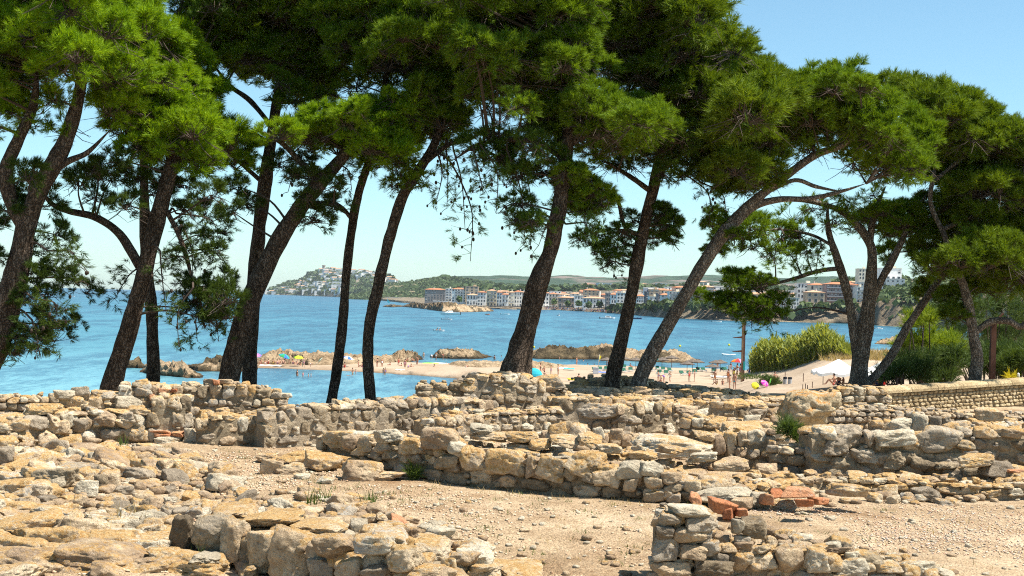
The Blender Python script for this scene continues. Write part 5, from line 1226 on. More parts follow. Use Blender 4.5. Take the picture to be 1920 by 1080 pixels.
for i, (px, c_) in enumerate(dn):
    if 1585 < px < 1640: continue
    person(px, 722 + (i % 3), 'sit', 'guest in %s at the tables under the white canopy, %s' % (c_, ['leftmost', 'second from the left', 'third from the left', 'x', 'x', 'x', 'x', 'x', 'x', 'x', 'beside the forked trunk', 'right of the forked trunk', 'at the right end'][i]), c_, True, 1.15, 'tan', 'dark', None, None, 128 + (i % 3) * 2)

# ------------------------------------------------------------------ parasols, loungers, boards
m_thatch = plain('straw_thatch', (.125, .10, .08), .95, .35, 3); m_wood = plain('weathered_wood', (.21, .13, .075), .9, .3, 3); m_white = plain('white_plastic', (.80, .80, .78), .4); m_dgreen = plain('green_cushion', (.012, .085, .05), .8); m_steel = plain('dull_steel', (.38, .38, .38), .45); m_rust = plain('rusted_steel', (.10, .045, .03), .85, .3, 4)
def thatch_parasol():
    root = empty('straw_parasol'); MB().tube([(0, 0, -.3), (0, 0, 2.35)], .055, 8).build('pole', [m_wood], root)
    b = MB(); n = 26
    for r0_, z0, r1, z1 in ((.05, 2.75, .75, 2.42), (.6, 2.5, 1.45, 2.12)):
        V = []
        for k in range(n):
            q = 2 * math.pi * k / n; j = 1 + R.uniform(-.07, .07); V += [(r0_ * math.cos(q), r0_ * math.sin(q), z0), (r1 * j * math.cos(q), r1 * j * math.sin(q), z1 + R.uniform(-.08, .03)), (r1 * j * .97 * math.cos(q), r1 * j * .97 * math.sin(q), z1 - .16 + R.uniform(-.08, .03))]
        F = []
        for k in range(n): a, c = k * 3, ((k + 1) % n) * 3; F += [(a, a + 1, c + 1, c), (a + 1, a + 2, c + 2, c + 1)]
        F.append(tuple(k * 3 for k in range(n))[::-1]); b.add(V, F)
    b.build('thatch', [m_thatch], root)
    r = MB()
    for k in range(6): q = k * math.pi / 3; r.tube([(0, 0, 2.1), (1.25 * math.cos(q), 1.25 * math.sin(q), 2.14)], .02, 5)
    r.build('rib', [m_wood], root); return root
TP = thatch_parasol(); first = True
for px, py, lab in ((1137, 693, 'straw parasol half hidden left of the slim dark trunk'), (1166, 690, 'straw parasol just right of the slim dark trunk'), (1192, 693, 'straw parasol left of the slanting trunk'), (1241, 693, 'straw parasol just right of the slanting trunk'), (1259, 689, 'straw parasol with the highest top near the slanting trunk'),
                    (1288, 700, 'straw parasol nearest in the middle of the group'), (1298, 696, 'straw parasol behind the nearest middle one'), (1307, 697, 'straw parasol standing tall right of the nearest middle one'), (1335, 705, 'straw parasol at the left of the right hand pair'), (1350, 697, 'straw parasol at the right of the right hand pair'), (1342, 698, 'straw parasol tucked behind the right hand pair')):
    o = TP if first else copy_tree(TP); first = False; p = spot(px, py); o.location = p; s = p.y / FPX * 22 / 2.9 * 1.25; o.scale = (s, s, p.y / FPX * 23 / 2.75); o.rotation_euler.z = R.uniform(0, 3)
    tag(o, lab, 'parasol', 'straw parasols on the beach')
def lounger():
    root = empty('sun_lounger'); b = MB(); b.box((0, 0, .30), (.68, 1.3, .06)); b.box((0, -.62, .36), (.7, .06, .1)); b.build('frame', [m_white], root)
    V = MB(); a = .75
    V.add([(-.32, .55, .34), (.32, .55, .34), (.32, 1.05, .85), (-.32, 1.05, .85), (-.32, .62, .28), (.32, .62, .28), (.32, 1.12, .80), (-.32, 1.12, .80)], [(0, 1, 2, 3), (7, 6, 5, 4), (0, 4, 5, 1), (1, 5, 6, 2), (2, 6, 7, 3), (3, 7, 4, 0)]); V.build('backrest', [m_dgreen], root)
    MB().box((0, -.05, .37), (.62, 1.1, .08)).build('cushion', [m_dgreen], root)
    for x in (-.28, .28):
        for y in (-.55, .5): MB().box((x, y, .14), (.06, .06, .28)).build('leg', [m_white], root)
    return root
LG = lounger(); first = True
lg = [(1170, 692), (1172, 699), (1126, 696), (1135, 695), (1234, 694), (1235, 702), (1243, 696), (1249, 703), (1257, 698), (1281, 704), (1291, 704), (1302, 701), (1312, 697), (1320, 697), (1338, 699), (1354, 697), (1362, 697), (1222, 697), (1117, 697), (1183, 697)]
ll = ['behind the slim dark trunk on its right', 'in front of the one behind the slim trunk', 'left of the slim trunk by the white box', 'just left of the slim trunk', 'in the back row right of the slanting trunk', 'in the front row right of the slanting trunk', 'under the first straw parasol right of the slanting trunk', 'in front of the first straw parasol right of the slanting trunk', 'under the highest straw parasol',
      'under the nearest middle parasol, left one', 'under the nearest middle parasol, right one', 'covered with a pale towel in the middle', 'between the middle parasols and the right hand pair', 'left of the right hand pair of parasols', 'under the right hand pair of parasols', 'right of the right hand pair of parasols', 'closest to the coral parasol', 'peeping out beside the slanting trunk', 'touching the white box', 'left of the slanting trunk']
for (px, py), l_ in zip(lg, ll):
    o = LG if first else copy_tree(LG); first = False; o.location = spot(px, py); o.rotation_euler.z = R.uniform(-.25, .25); o.scale = (1.1, 1.1, .85); tag(o, 'green cushioned lounger ' + l_, 'sun lounger', 'sun loungers on the beach')
UMB = {}
def beach_parasol(px, py, cols, label, tilt=(0, 0), sc=1.0, closed=False, z=0):
    root = empty('beach_parasol', spot(px, py)); tag(root, label, 'parasol'); root.rotation_euler = (tilt[0], tilt[1], R.uniform(0, 1)); root.scale = (sc,) * 3; root.location.z += z
    MB().tube([(0, 0, -.2), (0, 0, 1.95)], .02, 6).build('pole', [m_white], root)
    n = 8
    for k in range(n):
        b = MB(); a0, a1 = 2 * math.pi * k / n, 2 * math.pi * (k + 1) / n; V = []
        prof = ((0, 2.02), (.5, 1.92), (.9, 1.70), (1.02, 1.56)) if not closed else ((0, 2.1), (.10, 1.8), (.14, 1.4), (.06, 1.0))
        for r_, z_ in prof: V += [(r_ * math.cos(a0), r_ * math.sin(a0), z_), (r_ * math.cos(a1), r_ * math.sin(a1), z_)]
        V += [(x, y, z_ - .03) for x, y, z_ in V]
        F = [(2 * i, 2 * i + 2, 2 * i + 3, 2 * i + 1) for i in range(3)] + [(2 * i + 8, 2 * i + 9, 2 * i + 11, 2 * i + 10) for i in range(3)] + [(6, 14, 15, 7)]
        b.add(V, F).build('panel', [CL[cols[k % len(cols)]]], root)
    return root
beach_parasol(482, 684, ['pink', 'purple'], 'mauve pink parasol at the left end of the spit', (.2, -.1), .9)
beach_parasol(527, 686, ['teal', 'green', 'blue'], 'blue and green parasol in front of the rock ridge', (.35, .1), 1.0)
beach_parasol(559, 687, ['lime', 'yellow'], 'lime green parasol low over the bathers', (.15, .05), .85)
beach_parasol(590, 688, ['green', 'white'], 'folded green parasol leaning on the sand', (.1, .7), .95, True)
beach_parasol(649, 690, ['white', 'blue'], 'blue and white striped parasol right of the wavy pine', (.15, .1), .95)
beach_parasol(1383, 700, ['orange', 'red', 'pink'], 'coral red parasol beside the tall signpost', (.0, .0), 1.15)
beach_parasol(1412, 731, ['yellow'], 'yellow parasol lying tilted on the sand near the wall', (1.0, .3), .42, False, .1)
beach_parasol(1439, 732, ['lime', 'lime', 'green'], 'bright green folded parasol beside the dark bush', (.1, .3), .6, True)
beach_parasol(1427, 728, ['magenta', 'pink'], 'magenta parasol half hidden by the dark bush', (.8, .2), .45)
def board(px, py, L, wd, col, label, rz, tilt=.35):
    p = spot(px, py); n = 14; V = []
    for z in (0, .12):
        for k in range(n):
            q = 2 * math.pi * k / n; V.append((math.copysign(abs(math.cos(q)) ** .7, math.cos(q)) * L / 2, math.sin(q) * wd / 2, z + .12 * math.cos(q) ** 4))
    F = [tuple(range(n))[::-1], tuple(range(n, 2 * n))] + [(k, (k + 1) % n, (k + 1) % n + n, k + n) for k in range(n)]
    root = empty('paddle_board', p + Vector((0, 0, .25))); root.rotation_euler = (tilt, 0, rz); tag(root, label, 'paddle board')
    MB().add(V, F).build('deck', [CL[col]], root); MB().box((0, 0, .13), (L * .3, wd * .5, .03)).build('grip_pad', [CL['grey']], root); MB().box((-L * .4, 0, -.06), (.2, .03, .16)).build('fin', [CL['black']], root)
board(808, 688, 3.2, .9, 'lime', 'lime green paddle board at the left of three', -.1, .6); board(823, 688, 3.4, .9, 'white', 'white paddle board between the lime and yellow ones', -.15, .6); board(844, 690, 3.0, .85, 'orange', 'yellow orange paddle board at the right of three', -.3, .6)
board(1350, 711, 3.0, .9, 'white', 'white and blue board lying on the sand among bathers', .0, .15); board(1366, 667, 3.6, 1.0, 'white', 'white board floating on the water beyond the straw parasols', .0, .05); board(1080, 716, 2.4, .7, 'yellow', 'thin yellow board lying behind the wall', .0, .2)
for i, (px, py, c_, lab) in enumerate(((507, 689, 'white', 'long white towel in front of the left parasols'), (752, 697, 'white', 'white towel in front of the standing group'), (816, 698, 'turquoise', 'turquoise towel in front of the paddle boards'), (1067, 694, 'turquoise', 'turquoise towel alone on the sand'), (1055, 692, 'white', 'pale towel left of the turquoise one'), (1127, 700, 'blue', 'blue towel beside the white box'), (1212, 714, 'blue', 'blue towel just right of the slanting trunk'), (1177, 710, 'turquoise', 'turquoise bag and towel left of the slanting trunk'), (690, 692, 'white', 'white towel left of the curved pine'))):
    p = spot(px, py); b = MB(); n = 6
    V = [(x * (.9 if i else 1.8), y * .55, .04 + .03 * math.sin(x * 7 + y * 3)) for y in (-1, 0, 1) for x in np.linspace(-1, 1, n)]; F = [(j * n + k, j * n + k + 1, (j + 1) * n + k + 1, (j + 1) * n + k) for j in range(2) for k in range(n - 1)]
    o = b.add(V, F).build('towel', [CL[c_]], loc=p + Vector((0, 0, .15))); o.rotation_euler = (.10, 0, R.uniform(-.2, .2)); tag(o, lab, 'towel')
def dome_tent():
    root = empty('beach_tent', spot(1000, 706)); tag(root, 'turquoise pop up beach tent right of the thickest trunk', 'tent'); n, V = 12, []
    for i in range(5):
        for k in range(n + 1): a = math.pi * k / n; r_ = math.sin((i + .6) / 4.6 * math.pi * .5); V.append((math.cos(a) * 1.35 * r_, (math.sin(a)) * .8 * r_ , 1.25 * math.cos((i + .6) / 4.6 * math.pi * .5)))
    F = [(i * (n + 1) + k, i * (n + 1) + k + 1, (i + 1) * (n + 1) + k + 1, (i + 1) * (n + 1) + k) for i in range(4) for k in range(n)] + [tuple(range(n + 1))]
    MB().add([(x, -y, z) for x, y, z in V], [f[::-1] for f in F]).add([(x, y * .5, z) for x, y, z in V], F).build('canopy', [CL['turquoise']], root)
    MB().box((0, -.4, .02), (2.5, 1.0, .04)).build('groundsheet', [CL['navy']], root)
dome_tent()
def utility_box():
    root = empty('equipment_box', spot(1117, 701)); tag(root, 'pale grey equipment box on the sand left of the slim trunk', 'box'); s = root.location.y / FPX
    MB().box((0, 0, 5.5 * s), (10 * s, 9 * s, 11 * s)).build('body', [plain('pale_grey_panel', (.5, .52, .56), .6)], root); MB().box((0, 0, 11.3 * s), (11 * s, 10 * s, .6 * s)).build('lid', [m_steel], root)
    r2 = empty('safety_flag', spot(1121, 692)); tag(r2, 'yellow furled safety flag on a pole behind the grey box', 'flag'); MB().tube([(0, 0, -.2), (.2, 0, 30 * s)], .04, 6).build('pole', [m_white], r2)
    MB().add([(.08, 0, 14 * s), (.08 + 2 * s, .2, 15 * s), (.2 + 4 * s, .1, 26 * s), (.2, 0, 29 * s), (.08, .15, 14 * s), (2.2 * s, .35, 15 * s), (.2 + 4.2 * s, .25, 26 * s), (.2, .15, 29 * s)], [(0, 1, 2, 3), (7, 6, 5, 4), (0, 4, 5, 1), (1, 5, 6, 2), (2, 6, 7, 3)]).build('flag_cloth', [CL['yellow']], r2)
utility_box()
def info_post(px, py, lab):
    r = empty('beach_sign', spot(px, py)); tag(r, lab, 'sign'); MB().tube([(0, 0, -.2), (0, 0, 2.4)], .05, 6).build('pole', [m_steel], r); MB().box((0, -.08, 2.1), (.9, .06, .8)).build('panel', [CL['teal']], r)
info_post(1229, 694, 'teal sign panel on a thin pole beside the slanting trunk')
def tall_post():
    p = on_terrain(1392, 716); root = empty('signpost', p); tag(root, 'tall brown wooden post with two side boards on the beach', 'signpost'); s = p.y / FPX
    MB().box((-1.6 * s, 0, 55 * s), (3.2 * s, .3, 112 * s)).build('post', [m_wood], root); MB().box((1.8 * s, .1, 55 * s), (3.0 * s, .3, 112 * s)).build('post', [m_rust], root)
    for z in (83, 57): MB().add([(-3 * s, -.2, (z + 2) * s), (-20 * s, -.2, (z - .5) * s), (-20 * s, -.2, (z - 1.4) * s), (-3 * s, -.2, (z - 1.8) * s), (-3 * s, .2, (z + 2) * s), (-20 * s, .2, (z - .5) * s), (-20 * s, .2, (z - 1.4) * s), (-3 * s, .2, (z - 1.8) * s)], [(0, 1, 2, 3), (7, 6, 5, 4), (0, 4, 5, 1), (1, 5, 6, 2), (2, 6, 7, 3)]).build('side_board', [m_rust], root)
    MB().box((2 * s, -.2, 30 * s), (3 * s, .1, 16 * s)).build('panel', [CL['teal']], root)
    q = spot(1367, 708); sh = empty('beach_shower', q); tag(sh, 'pale steel beach shower column left of the coral parasol', 'shower'); MB().tube([(0, 0, -.2), (0, 0, 26 * s)], .16, 8).build('column', [m_steel], sh)
    for a in (0, 1.57, 3.14, 4.71): MB().tube([(0, 0, 24 * s), (math.cos(a) * .4, math.sin(a) * .4, 25 * s), (math.cos(a) * .6, math.sin(a) * .6, 23 * s)], .04, 6).build('shower_arm', [m_steel], sh)
tall_post()
# litter bins, stakes, white canopy
for px, c_, lab in ((1472, 'black', 'grey beach bin with a black lid, left of the pair'), (1481, 'black', 'grey beach bin with a black lid, right of the pair')):
    p = on_terrain(px, 720); s = p.y / FPX; r = empty('litter_bin', p); tag(r, lab, 'bin', 'beach bins')
    MB().tube([(0, 0, -.1), (0, 0, 9 * s)], [3.5 * s, 3.8 * s], 14).build('body', [m_steel], r); MB().tube([(0, 0, 9 * s), (0, 0, 12.6 * s)], [4.0 * s, 3.7 * s], 14).build('lid', [CL[c_]], r)
first = None
for px, y0, y1, lab in ((1506, 716, 700, 'tall brown stake alone on the sand right of the bins'), (1543, 722, 700, 'tall brown stake at the left edge of the white canopy'), (1505, 733, 721, 'leftmost of the three short stakes in front of the white canopy'), (1510, 732, 720, 'middle one of the three short stakes in front of the white canopy'),
                     (1514, 731, 722, 'rightmost of the three short stakes in front of the white canopy'), (1523, 728, 716, 'short stake between the group of three and the white canopy'), (1472, 710, 698, 'brown stake standing behind the left bin')):
    p = on_terrain(px, y0); s = p.y / FPX; o = MB().tube([(0, 0, -.3), (0, 0, (y0 - y1) * s)], .7 * s, 6).build('wooden_stake', [m_rust], loc=p)
    tag(o, lab, 'stake', 'stakes in the sand by the white canopy')
def canopy():
    Y = 128; a, b = at(1540, 700, Y), at(1715, 700, Y); root = empty('shade_canopy', Vector(((a.x + b.x) / 2, Y, HZ((a.x + b.x) / 2, Y)))); tag(root, 'large white fabric canopy with a scalloped edge over the beach bar', 'canopy')
    zt, ze = at(1620, 676, Y).z - root.location.z, at(1620, 703, Y).z - root.location.z; m = plain('white_canvas', (.80, .79, .76), .8); hw = (b.x - a.x) / 2
    for cx, w in ((-hw * .5, hw * .52), (hw * .5, hw * .52)):
        V = [(cx, 2.5, zt)]; n = 24; ring = []
        for k in range(n):
            q = 2 * math.pi * k / n; x, y = math.cos(q), math.sin(q); m_ = max(abs(x), abs(y)); sc = (1 / m_) * .75 + .25
            ring.append((cx + x * sc * w, 2.5 + y * sc * 2.6, ze + (.18 if k % 3 == 1 else 0)))
        V += [(cx + (x - cx) * .5, 2.5 + (y - 2.5) * .5, ze + (zt - ze) * .42) for x, y, z in ring] + ring + [(x, y, z - .25) for x, y, z in ring]
        F = [(0, 1 + k, 1 + (k + 1) % n) for k in range(n)]
        for i in (0, 1): F += [(1 + i * n + k, 1 + (i + 1) * n + k, 1 + (i + 1) * n + (k + 1) % n, 1 + i * n + (k + 1) % n) for k in range(n)]
        MB().add(V, F).build('canvas', [m], root); MB().tube([(cx, 2.5, -.3), (cx, 2.5, zt)], .07, 8).build('pole', [m_wood], root)
    for x in (-hw * .45, hw * .1, hw * .6): MB().box((x, 1.2, .55), (1.1, .9, .06)).box((x, 1.2, .26), (.1, .1, .6)).build('table', [m_wood], root)
    MB().box((-hw * .12, .8, 1.0), (.35, .3, 2.0)).build('counter', [CL['black']], root); MB().box((hw * .28, 3, .8), (2.2, .6, 1.6)).build('counter', [CL['black']], root)
canopy()
# posts near the parapet
def near_posts():
    p = at(1860, 715, 37.0); p.z = ZG - .2; h = at(1862, 600, 37.0).z - p.z; o = empty('steel_post', p); tag(o, 'dark rusty steel post standing behind the parapet', 'post'); w = 9.5 / FPX * 37
    MB().box((0, 0, h / 2), (w, w, h)).build('post', [m_rust], o); MB().box((0, 0, h + .03), (w * 1.4, w * 1.4, .06)).build('cap', [m_rust], o); MB().tube([(0, 0, h * .96), (.25, 0, h * 1.08)], .025, 6).build('bracket', [m_rust], o)
    p = at(1688, 724, 37.0); s = 37 / FPX; o = empty('litter_post', p); tag(o, 'low brown litter box on a post behind the start of the parapet', 'bin'); MB().box((0, 0, 12 * s), (12 * s, 10 * s, 16 * s)).build('box', [m_rust], o); MB().box((0, -.09, 8 * s), (3 * s, 2 * s, 18 * s)).build('post', [m_wood], o); MB().box((0, 0, 21 * s), (15 * s, 13 * s, 1.6 * s)).build('lid', [m_rust], o)
    p = at(1909, 716, 37.0); o = empty('marker_post', p); tag(o, 'short white marker post with a grey band above the parapet', 'post'); MB().tube([(0, 0, -.1), (0, 0, 15 * s)], [2.8 * s, 2.4 * s], 10).build('body', [m_white], o); MB().tube([(0, 0, 8 * s), (0, 0, 11 * s)], 3.0 * s, 10).build('band', [m_steel], o); MB().tube([(0, 0, 15 * s), (0, 0, 17 * s)], [2.4 * s, .6 * s], 10).build('cap', [m_white], o)
near_posts()
# ------------------------------------------------------------------ boats and buoys
def boat(px, py, Lpx, label, cabin='screen', hull='white', rz=0.0, people=0, dark=True):
    p = sea(px, py); s = p.y / FPX; L = Lpx * s; B = L * .28; H = max(L * .10, .5); V = []; n = 9
    for z, k in ((-.25, .72), (H * .6, .95), (H, 1.0)):
        for i in range(n):
            t = i / (n - 1); w = B / 2 * k * (1 - max(0, (t - .45) / .55) ** 2.2); zz = z + (H * .45 * max(0, t - .4) ** 1.5 if z > 0 else 0); x = (t - .5) * L * (1 if z > 0 else .93)
            V += [(x, -w, zz), (x, w, zz)]
    F = []
    for r in (0, 1):
        for i in range(n - 1):
            for sd in (0, 1): a = r * 2 * n + i * 2 + sd; F.append((a, a + 2, a + 2 + 2 * n, a + 2 * n) if sd == 0 else (a, a + 2 * n, a + 2 + 2 * n, a + 2))
    F += [tuple(4 * n + i * 2 for i in range(n)) + tuple(4 * n + i * 2 + 1 for i in reversed(range(n))), (0, 2 * n, 4 * n, 4 * n + 1, 2 * n + 1, 1)]
    root = empty('motor_boat', p, rz); tag(root, label, 'boat'); hm = MB().add(V, F).build('hull', [m_white if hull == 'white' else CL[hull]], root)
    MB().box((0, -B * .44, H * .95), (L * .7, .06, H * .18)).build('rub_rail', [CL['navy'] if dark else m_steel], hm)
    if cabin == 'yacht':
        MB().add([(-L * .15, -B * .3, H), (L * .28, -B * .25, H), (L * .1, -B * .22, H * 2.0), (-L * .12, -B * .26, H * 2.0), (-L * .15, B * .3, H), (L * .28, B * .25, H), (L * .1, B * .22, H * 2.0), (-L * .12, B * .26, H * 2.0)], [(0, 1, 2, 3), (7, 6, 5, 4), (0, 4, 5, 1), (1, 5, 6, 2), (2, 6, 7, 3), (3, 7, 4, 0)]).build('cabin', [m_white], root)
        MB().box((.02 * L, -B * .29, H * 1.5), (L * .24, .05, H * .35)).build('cabin_window', [m_glass], root)
    elif cabin == 'canopy':
        for x in (-.12, .12):
            for y in (-.3, .3): MB().tube([(x * L, y * B, H), (x * L, y * B, H * 2.7)], .04, 5).build('canopy_post', [m_steel], root)
        MB().box((0, 0, H * 2.8), (L * .34, B * .8, .12)).build('canopy', [CL['navy'] if dark else m_white], root)
    if cabin != 'none': MB().add([(L * .12, -B * .3, H), (L * .12, B * .3, H), (L * .04, B * .26, H * 1.8), (L * .04, -B * .26, H * 1.8), (L * .14, -B * .3, H), (L * .14, B * .3, H), (L * .06, B * .26, H * 1.8), (L * .06, -B * .26, H * 1.8)], [(0, 1, 2, 3), (7, 6, 5, 4), (0, 4, 5, 1), (1, 5, 6, 2), (2, 6, 7, 3), (3, 7, 4, 0)]).build('windscreen', [m_glass], root)
    MB().box((-L * .5, 0, H * .7), (L * .06, B * .2, H * 1.2)).build('outboard_motor', [CL['black']], root)
    for i in range(people):
        q = person(px, py, 'sit', 'person in %s aboard the open boat with a raised arch' % ('red' if i else 'navy'), 'red' if i else 'navy', True, 1.15); q.location = p + Vector(((-.28 + .5 * i) * L * .5, 0, H * .55))
    return root
boat(844, 590, 38, 'long white motor yacht by the rocky point', 'yacht', rz=math.pi); boat(838, 600, 20, 'small white boat with a dark sun canopy, below the long yacht', 'canopy'); boat(823, 621, 21, 'open white boat nearest in the bay, with people aboard', 'canopy', people=2, dark=False)
boat(947, 590, 17, 'white speed boat left of the thickest trunk', 'screen', rz=.1); boat(1048, 592, 12, 'small white boat just right of the thickest trunk', 'canopy', rz=1.2, dark=False); boat(1139, 598, 29, 'sleek white yacht left of the slim dark trunk', 'yacht', rz=.05); boat(1193, 598, 21, 'dark hulled speed boat right of the slim dark trunk', 'screen', 'navy', rz=.05)
boat(1344, 604, 19, 'low white boat beyond the low pine bough', 'none', rz=.1); boat(1648, 617, 16, 'white cabin boat between the forked pine and its leaning stem', 'yacht', rz=.2); boat(1594, 633, 15, 'small grey boat peeping out left of the forked trunk', 'none', rz=3.2); boat(136, 556, 9, 'tiny far fishing boat near the horizon at the left', 'canopy', rz=.3); boat(914, 590, 8, 'orange kayak left of the white speed boat', 'none', 'orange')
for px, py, c_, lab in ((1001, 652, 'yellow', 'yellow buoy beside the thickest trunk'), (1275, 650, 'yellow', 'yellow buoy above the straw parasols'), (1367, 648, 'yellow', 'yellow buoy left of the tall signpost'), (1428, 645, 'yellow', 'yellow buoy right of the tall signpost')):
    p = sea(px, py); s = p.y / FPX; r = empty('buoy', p); tag(r, lab, 'buoy', 'yellow buoys marking the bathing zone'); MB().tube([(0, 0, -.2), (0, 0, .5 * s), (0, 0, 2 * s), (0, 0, 3 * s), (0, 0, 3.4 * s)], [1.4 * s, 2 * s, 2.1 * s, 1.3 * s, .4 * s], 12).build('float', [CL['yellow']], r); MB().tube([(0, 0, 3.3 * s), (0, 0, 4.2 * s)], .25 * s, 6).build('ring', [m_steel], r)
def sail():
    p = sea(727, 568.5); s = p.y / FPX; r = empty('windsurfer', p); tag(r, 'turquoise windsurf sail by the harbour mole', 'windsurfer'); MB().add([(0, 0, .3), (4 * s, .3, .8), (3 * s, .2, 3 * s), (-1.5 * s, 0, 8.5 * s), (0, .15, .3), (4 * s, .45, .8), (3 * s, .35, 3 * s), (-1.5 * s, .15, 8.5 * s)], [(0, 1, 2, 3), (7, 6, 5, 4), (0, 4, 5, 1), (1, 5, 6, 2), (2, 6, 7, 3), (3, 7, 4, 0)]).build('sail', [CL['turquoise']], r)
    MB().box((0, 0, .15), (5 * s, .8, .2)).build('board', [m_white], r); MB().tube([(0, .1, .2), (-1.5 * s, .1, 8.6 * s)], .05, 5).build('mast', [m_steel], r)
sail()
# ------------------------------------------------------------------ pines
def tuft_templates(k=7, m=22, L=.13, nl=.115, w=.0105):
    T = []
    for _ in range(k):
        tri = []
        for i in range(m):
            f = (i + N.uniform(0, 1)) / m
            p = np.array([N.normal() * .006, N.normal() * .006, -L * .55 + L * f])
            th = N.uniform(.35, 1.15) * (1.15 - .55 * f); ph = N.uniform(0, 6.283)
            d = np.array([math.sin(th) * math.cos(ph), math.sin(th) * math.sin(ph), math.cos(th)])
            s = np.cross(d, N.normal(size=3)); s /= np.linalg.norm(s); ww = w * N.uniform(.8, 1.25)
            tip = p + d * nl * N.uniform(.8, 1.2)
            tri.append([p - s * ww / 2, p + s * ww / 2, tip])
        T.append(tri)
    return np.array(T)
TUFT = tuft_templates()
TUFT_FAR = tuft_templates(7, 17, .19, .15, .013)
def tufts(P, A, sc, far=False):
    """needle tufts at P with axes A -> triangle soup"""
    P = np.asarray(P); A = np.asarray(A); n = len(P)
    A = A / (np.linalg.norm(A, axis=1, keepdims=True) + 1e-9)
    h = N.normal(size=(n, 3)); X = np.cross(A, h); X /= np.linalg.norm(X, axis=1, keepdims=True) + 1e-9; Yv = np.cross(A, X)
    T = (TUFT_FAR if far else TUFT); t = T[N.integers(0, len(T), n)] * sc[:, None, None, None]
    V = (t[..., 0:1] * X[:, None, None] + t[..., 1:2] * Yv[:, None, None] + t[..., 2:3] * A[:, None, None]) + P[:, None, None]
    return V.reshape(-1, 3)
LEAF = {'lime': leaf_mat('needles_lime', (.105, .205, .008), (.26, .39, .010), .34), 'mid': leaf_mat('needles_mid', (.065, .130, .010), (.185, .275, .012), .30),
        'shade': leaf_mat('needles_shaded', (.034, .066, .012), (.075, .115, .018), .25), 'deep': leaf_mat('needles_deep', (.045, .095, .014), (.110, .180, .018), .28), 'olive': leaf_mat('needles_olive', (.062, .112, .010), (.17, .235, .012), .30)}  # 'shade': darkened needles, crown shade painted into the colour of low boughs
def edge_dist(x, y, poly):
    m = 1e9
    for (ax, ay), (bx, by) in zip(poly, poly[1:] + poly[:1]):
        L = (bx - ax) ** 2 + (by - ay) ** 2 or 1; t = max(0, min(1, ((x - ax) * (bx - ax) + (y - ay) * (by - ay)) / L)); m = min(m, math.hypot(x - ax - t * (bx - ax), y - ay - t * (by - ay)))
    return m
def x_edge(poly): return sum(p[0] for p in poly) / len(poly) > 1330
def poly_fill(poly, sp, n_try=2500, margin=0.0):
    xs = [p[0] for p in poly]; ys_ = [p[1] for p in poly]; out = []
    for _ in range(n_try):
        x, y = R.uniform(min(xs), max(xs)), R.uniform(min(ys_), max(ys_))
        if inpoly(x, y, poly) and (margin == 0 or edge_dist(x, y, poly) > margin) and all((x - a) ** 2 + (y - b) ** 2 > sp * sp for a, b in out): out.append((x, y))
    return out
BOUGH = {}
def boughs(leaf, kind):
    """a handful of needle boughs: fist-sized bunches of shoots on the outside of a flattened dome, bare twigs inside"""
    if (leaf.name, kind) in BOUGH: return BOUGH[leaf.name, kind]
    out = []
    nb, per, low = {'dense': (24, 17, .22), 'mid': (17, 13, .55), 'thin': (9, 9, .8)}[kind]
    for _ in range({'dense': 9, 'mid': 5, 'thin': 4}[kind]):
        d = N.normal(size=(nb, 3)); d /= np.linalg.norm(d, axis=1, keepdims=True)
        fl = (d[:, 2] < -.1) & (N.random(nb) > low); d[fl, 2] *= -1
        C = d * np.array([.47, .44, .33]) * N.uniform(.55, 1.12, (nb, 1)); PT, AX = [], []
        for c, dd in zip(C, d):
            q = N.normal(size=(per, 3)); q /= np.linalg.norm(q, axis=1, keepdims=True)
            ax = q * .75 + dd * .55 + np.array([0, 0, .45]); ax /= np.linalg.norm(ax, axis=1, keepdims=True)
            PT.append(c + ax * N.uniform(.02, .13, (per, 1)) + q * .03); AX.append(ax + N.normal(size=(per, 3)) * .15)
        PT = np.concatenate(PT); AX = np.concatenate(AX)
        V = tufts(PT, AX, N.uniform(.7, 1.15, len(PT))); nF = len(V) // 3; F = [tuple(f) for f in np.arange(len(V)).reshape(-1, 3)]
        tw = MB(); o_ = Vector((0, 0, -.14))
        for c in C: c = Vector(c); tw.tube([o_, o_.lerp(c, .5) + Vector((R.uniform(-.07, .07), R.uniform(-.07, .07), -.04)), c], [.012, .008, .005], 3, 0, False)
        n = len(V); V = np.concatenate([V, np.array(tw.V)]); F = F + [tuple(i + n for i in f) for f in tw.F]
        out.append(mesh('bough', V, F, [leaf, m_twig], False, [0] * nF + [1] * len(tw.F)))
    BOUGH[leaf.name, kind] = out; return out
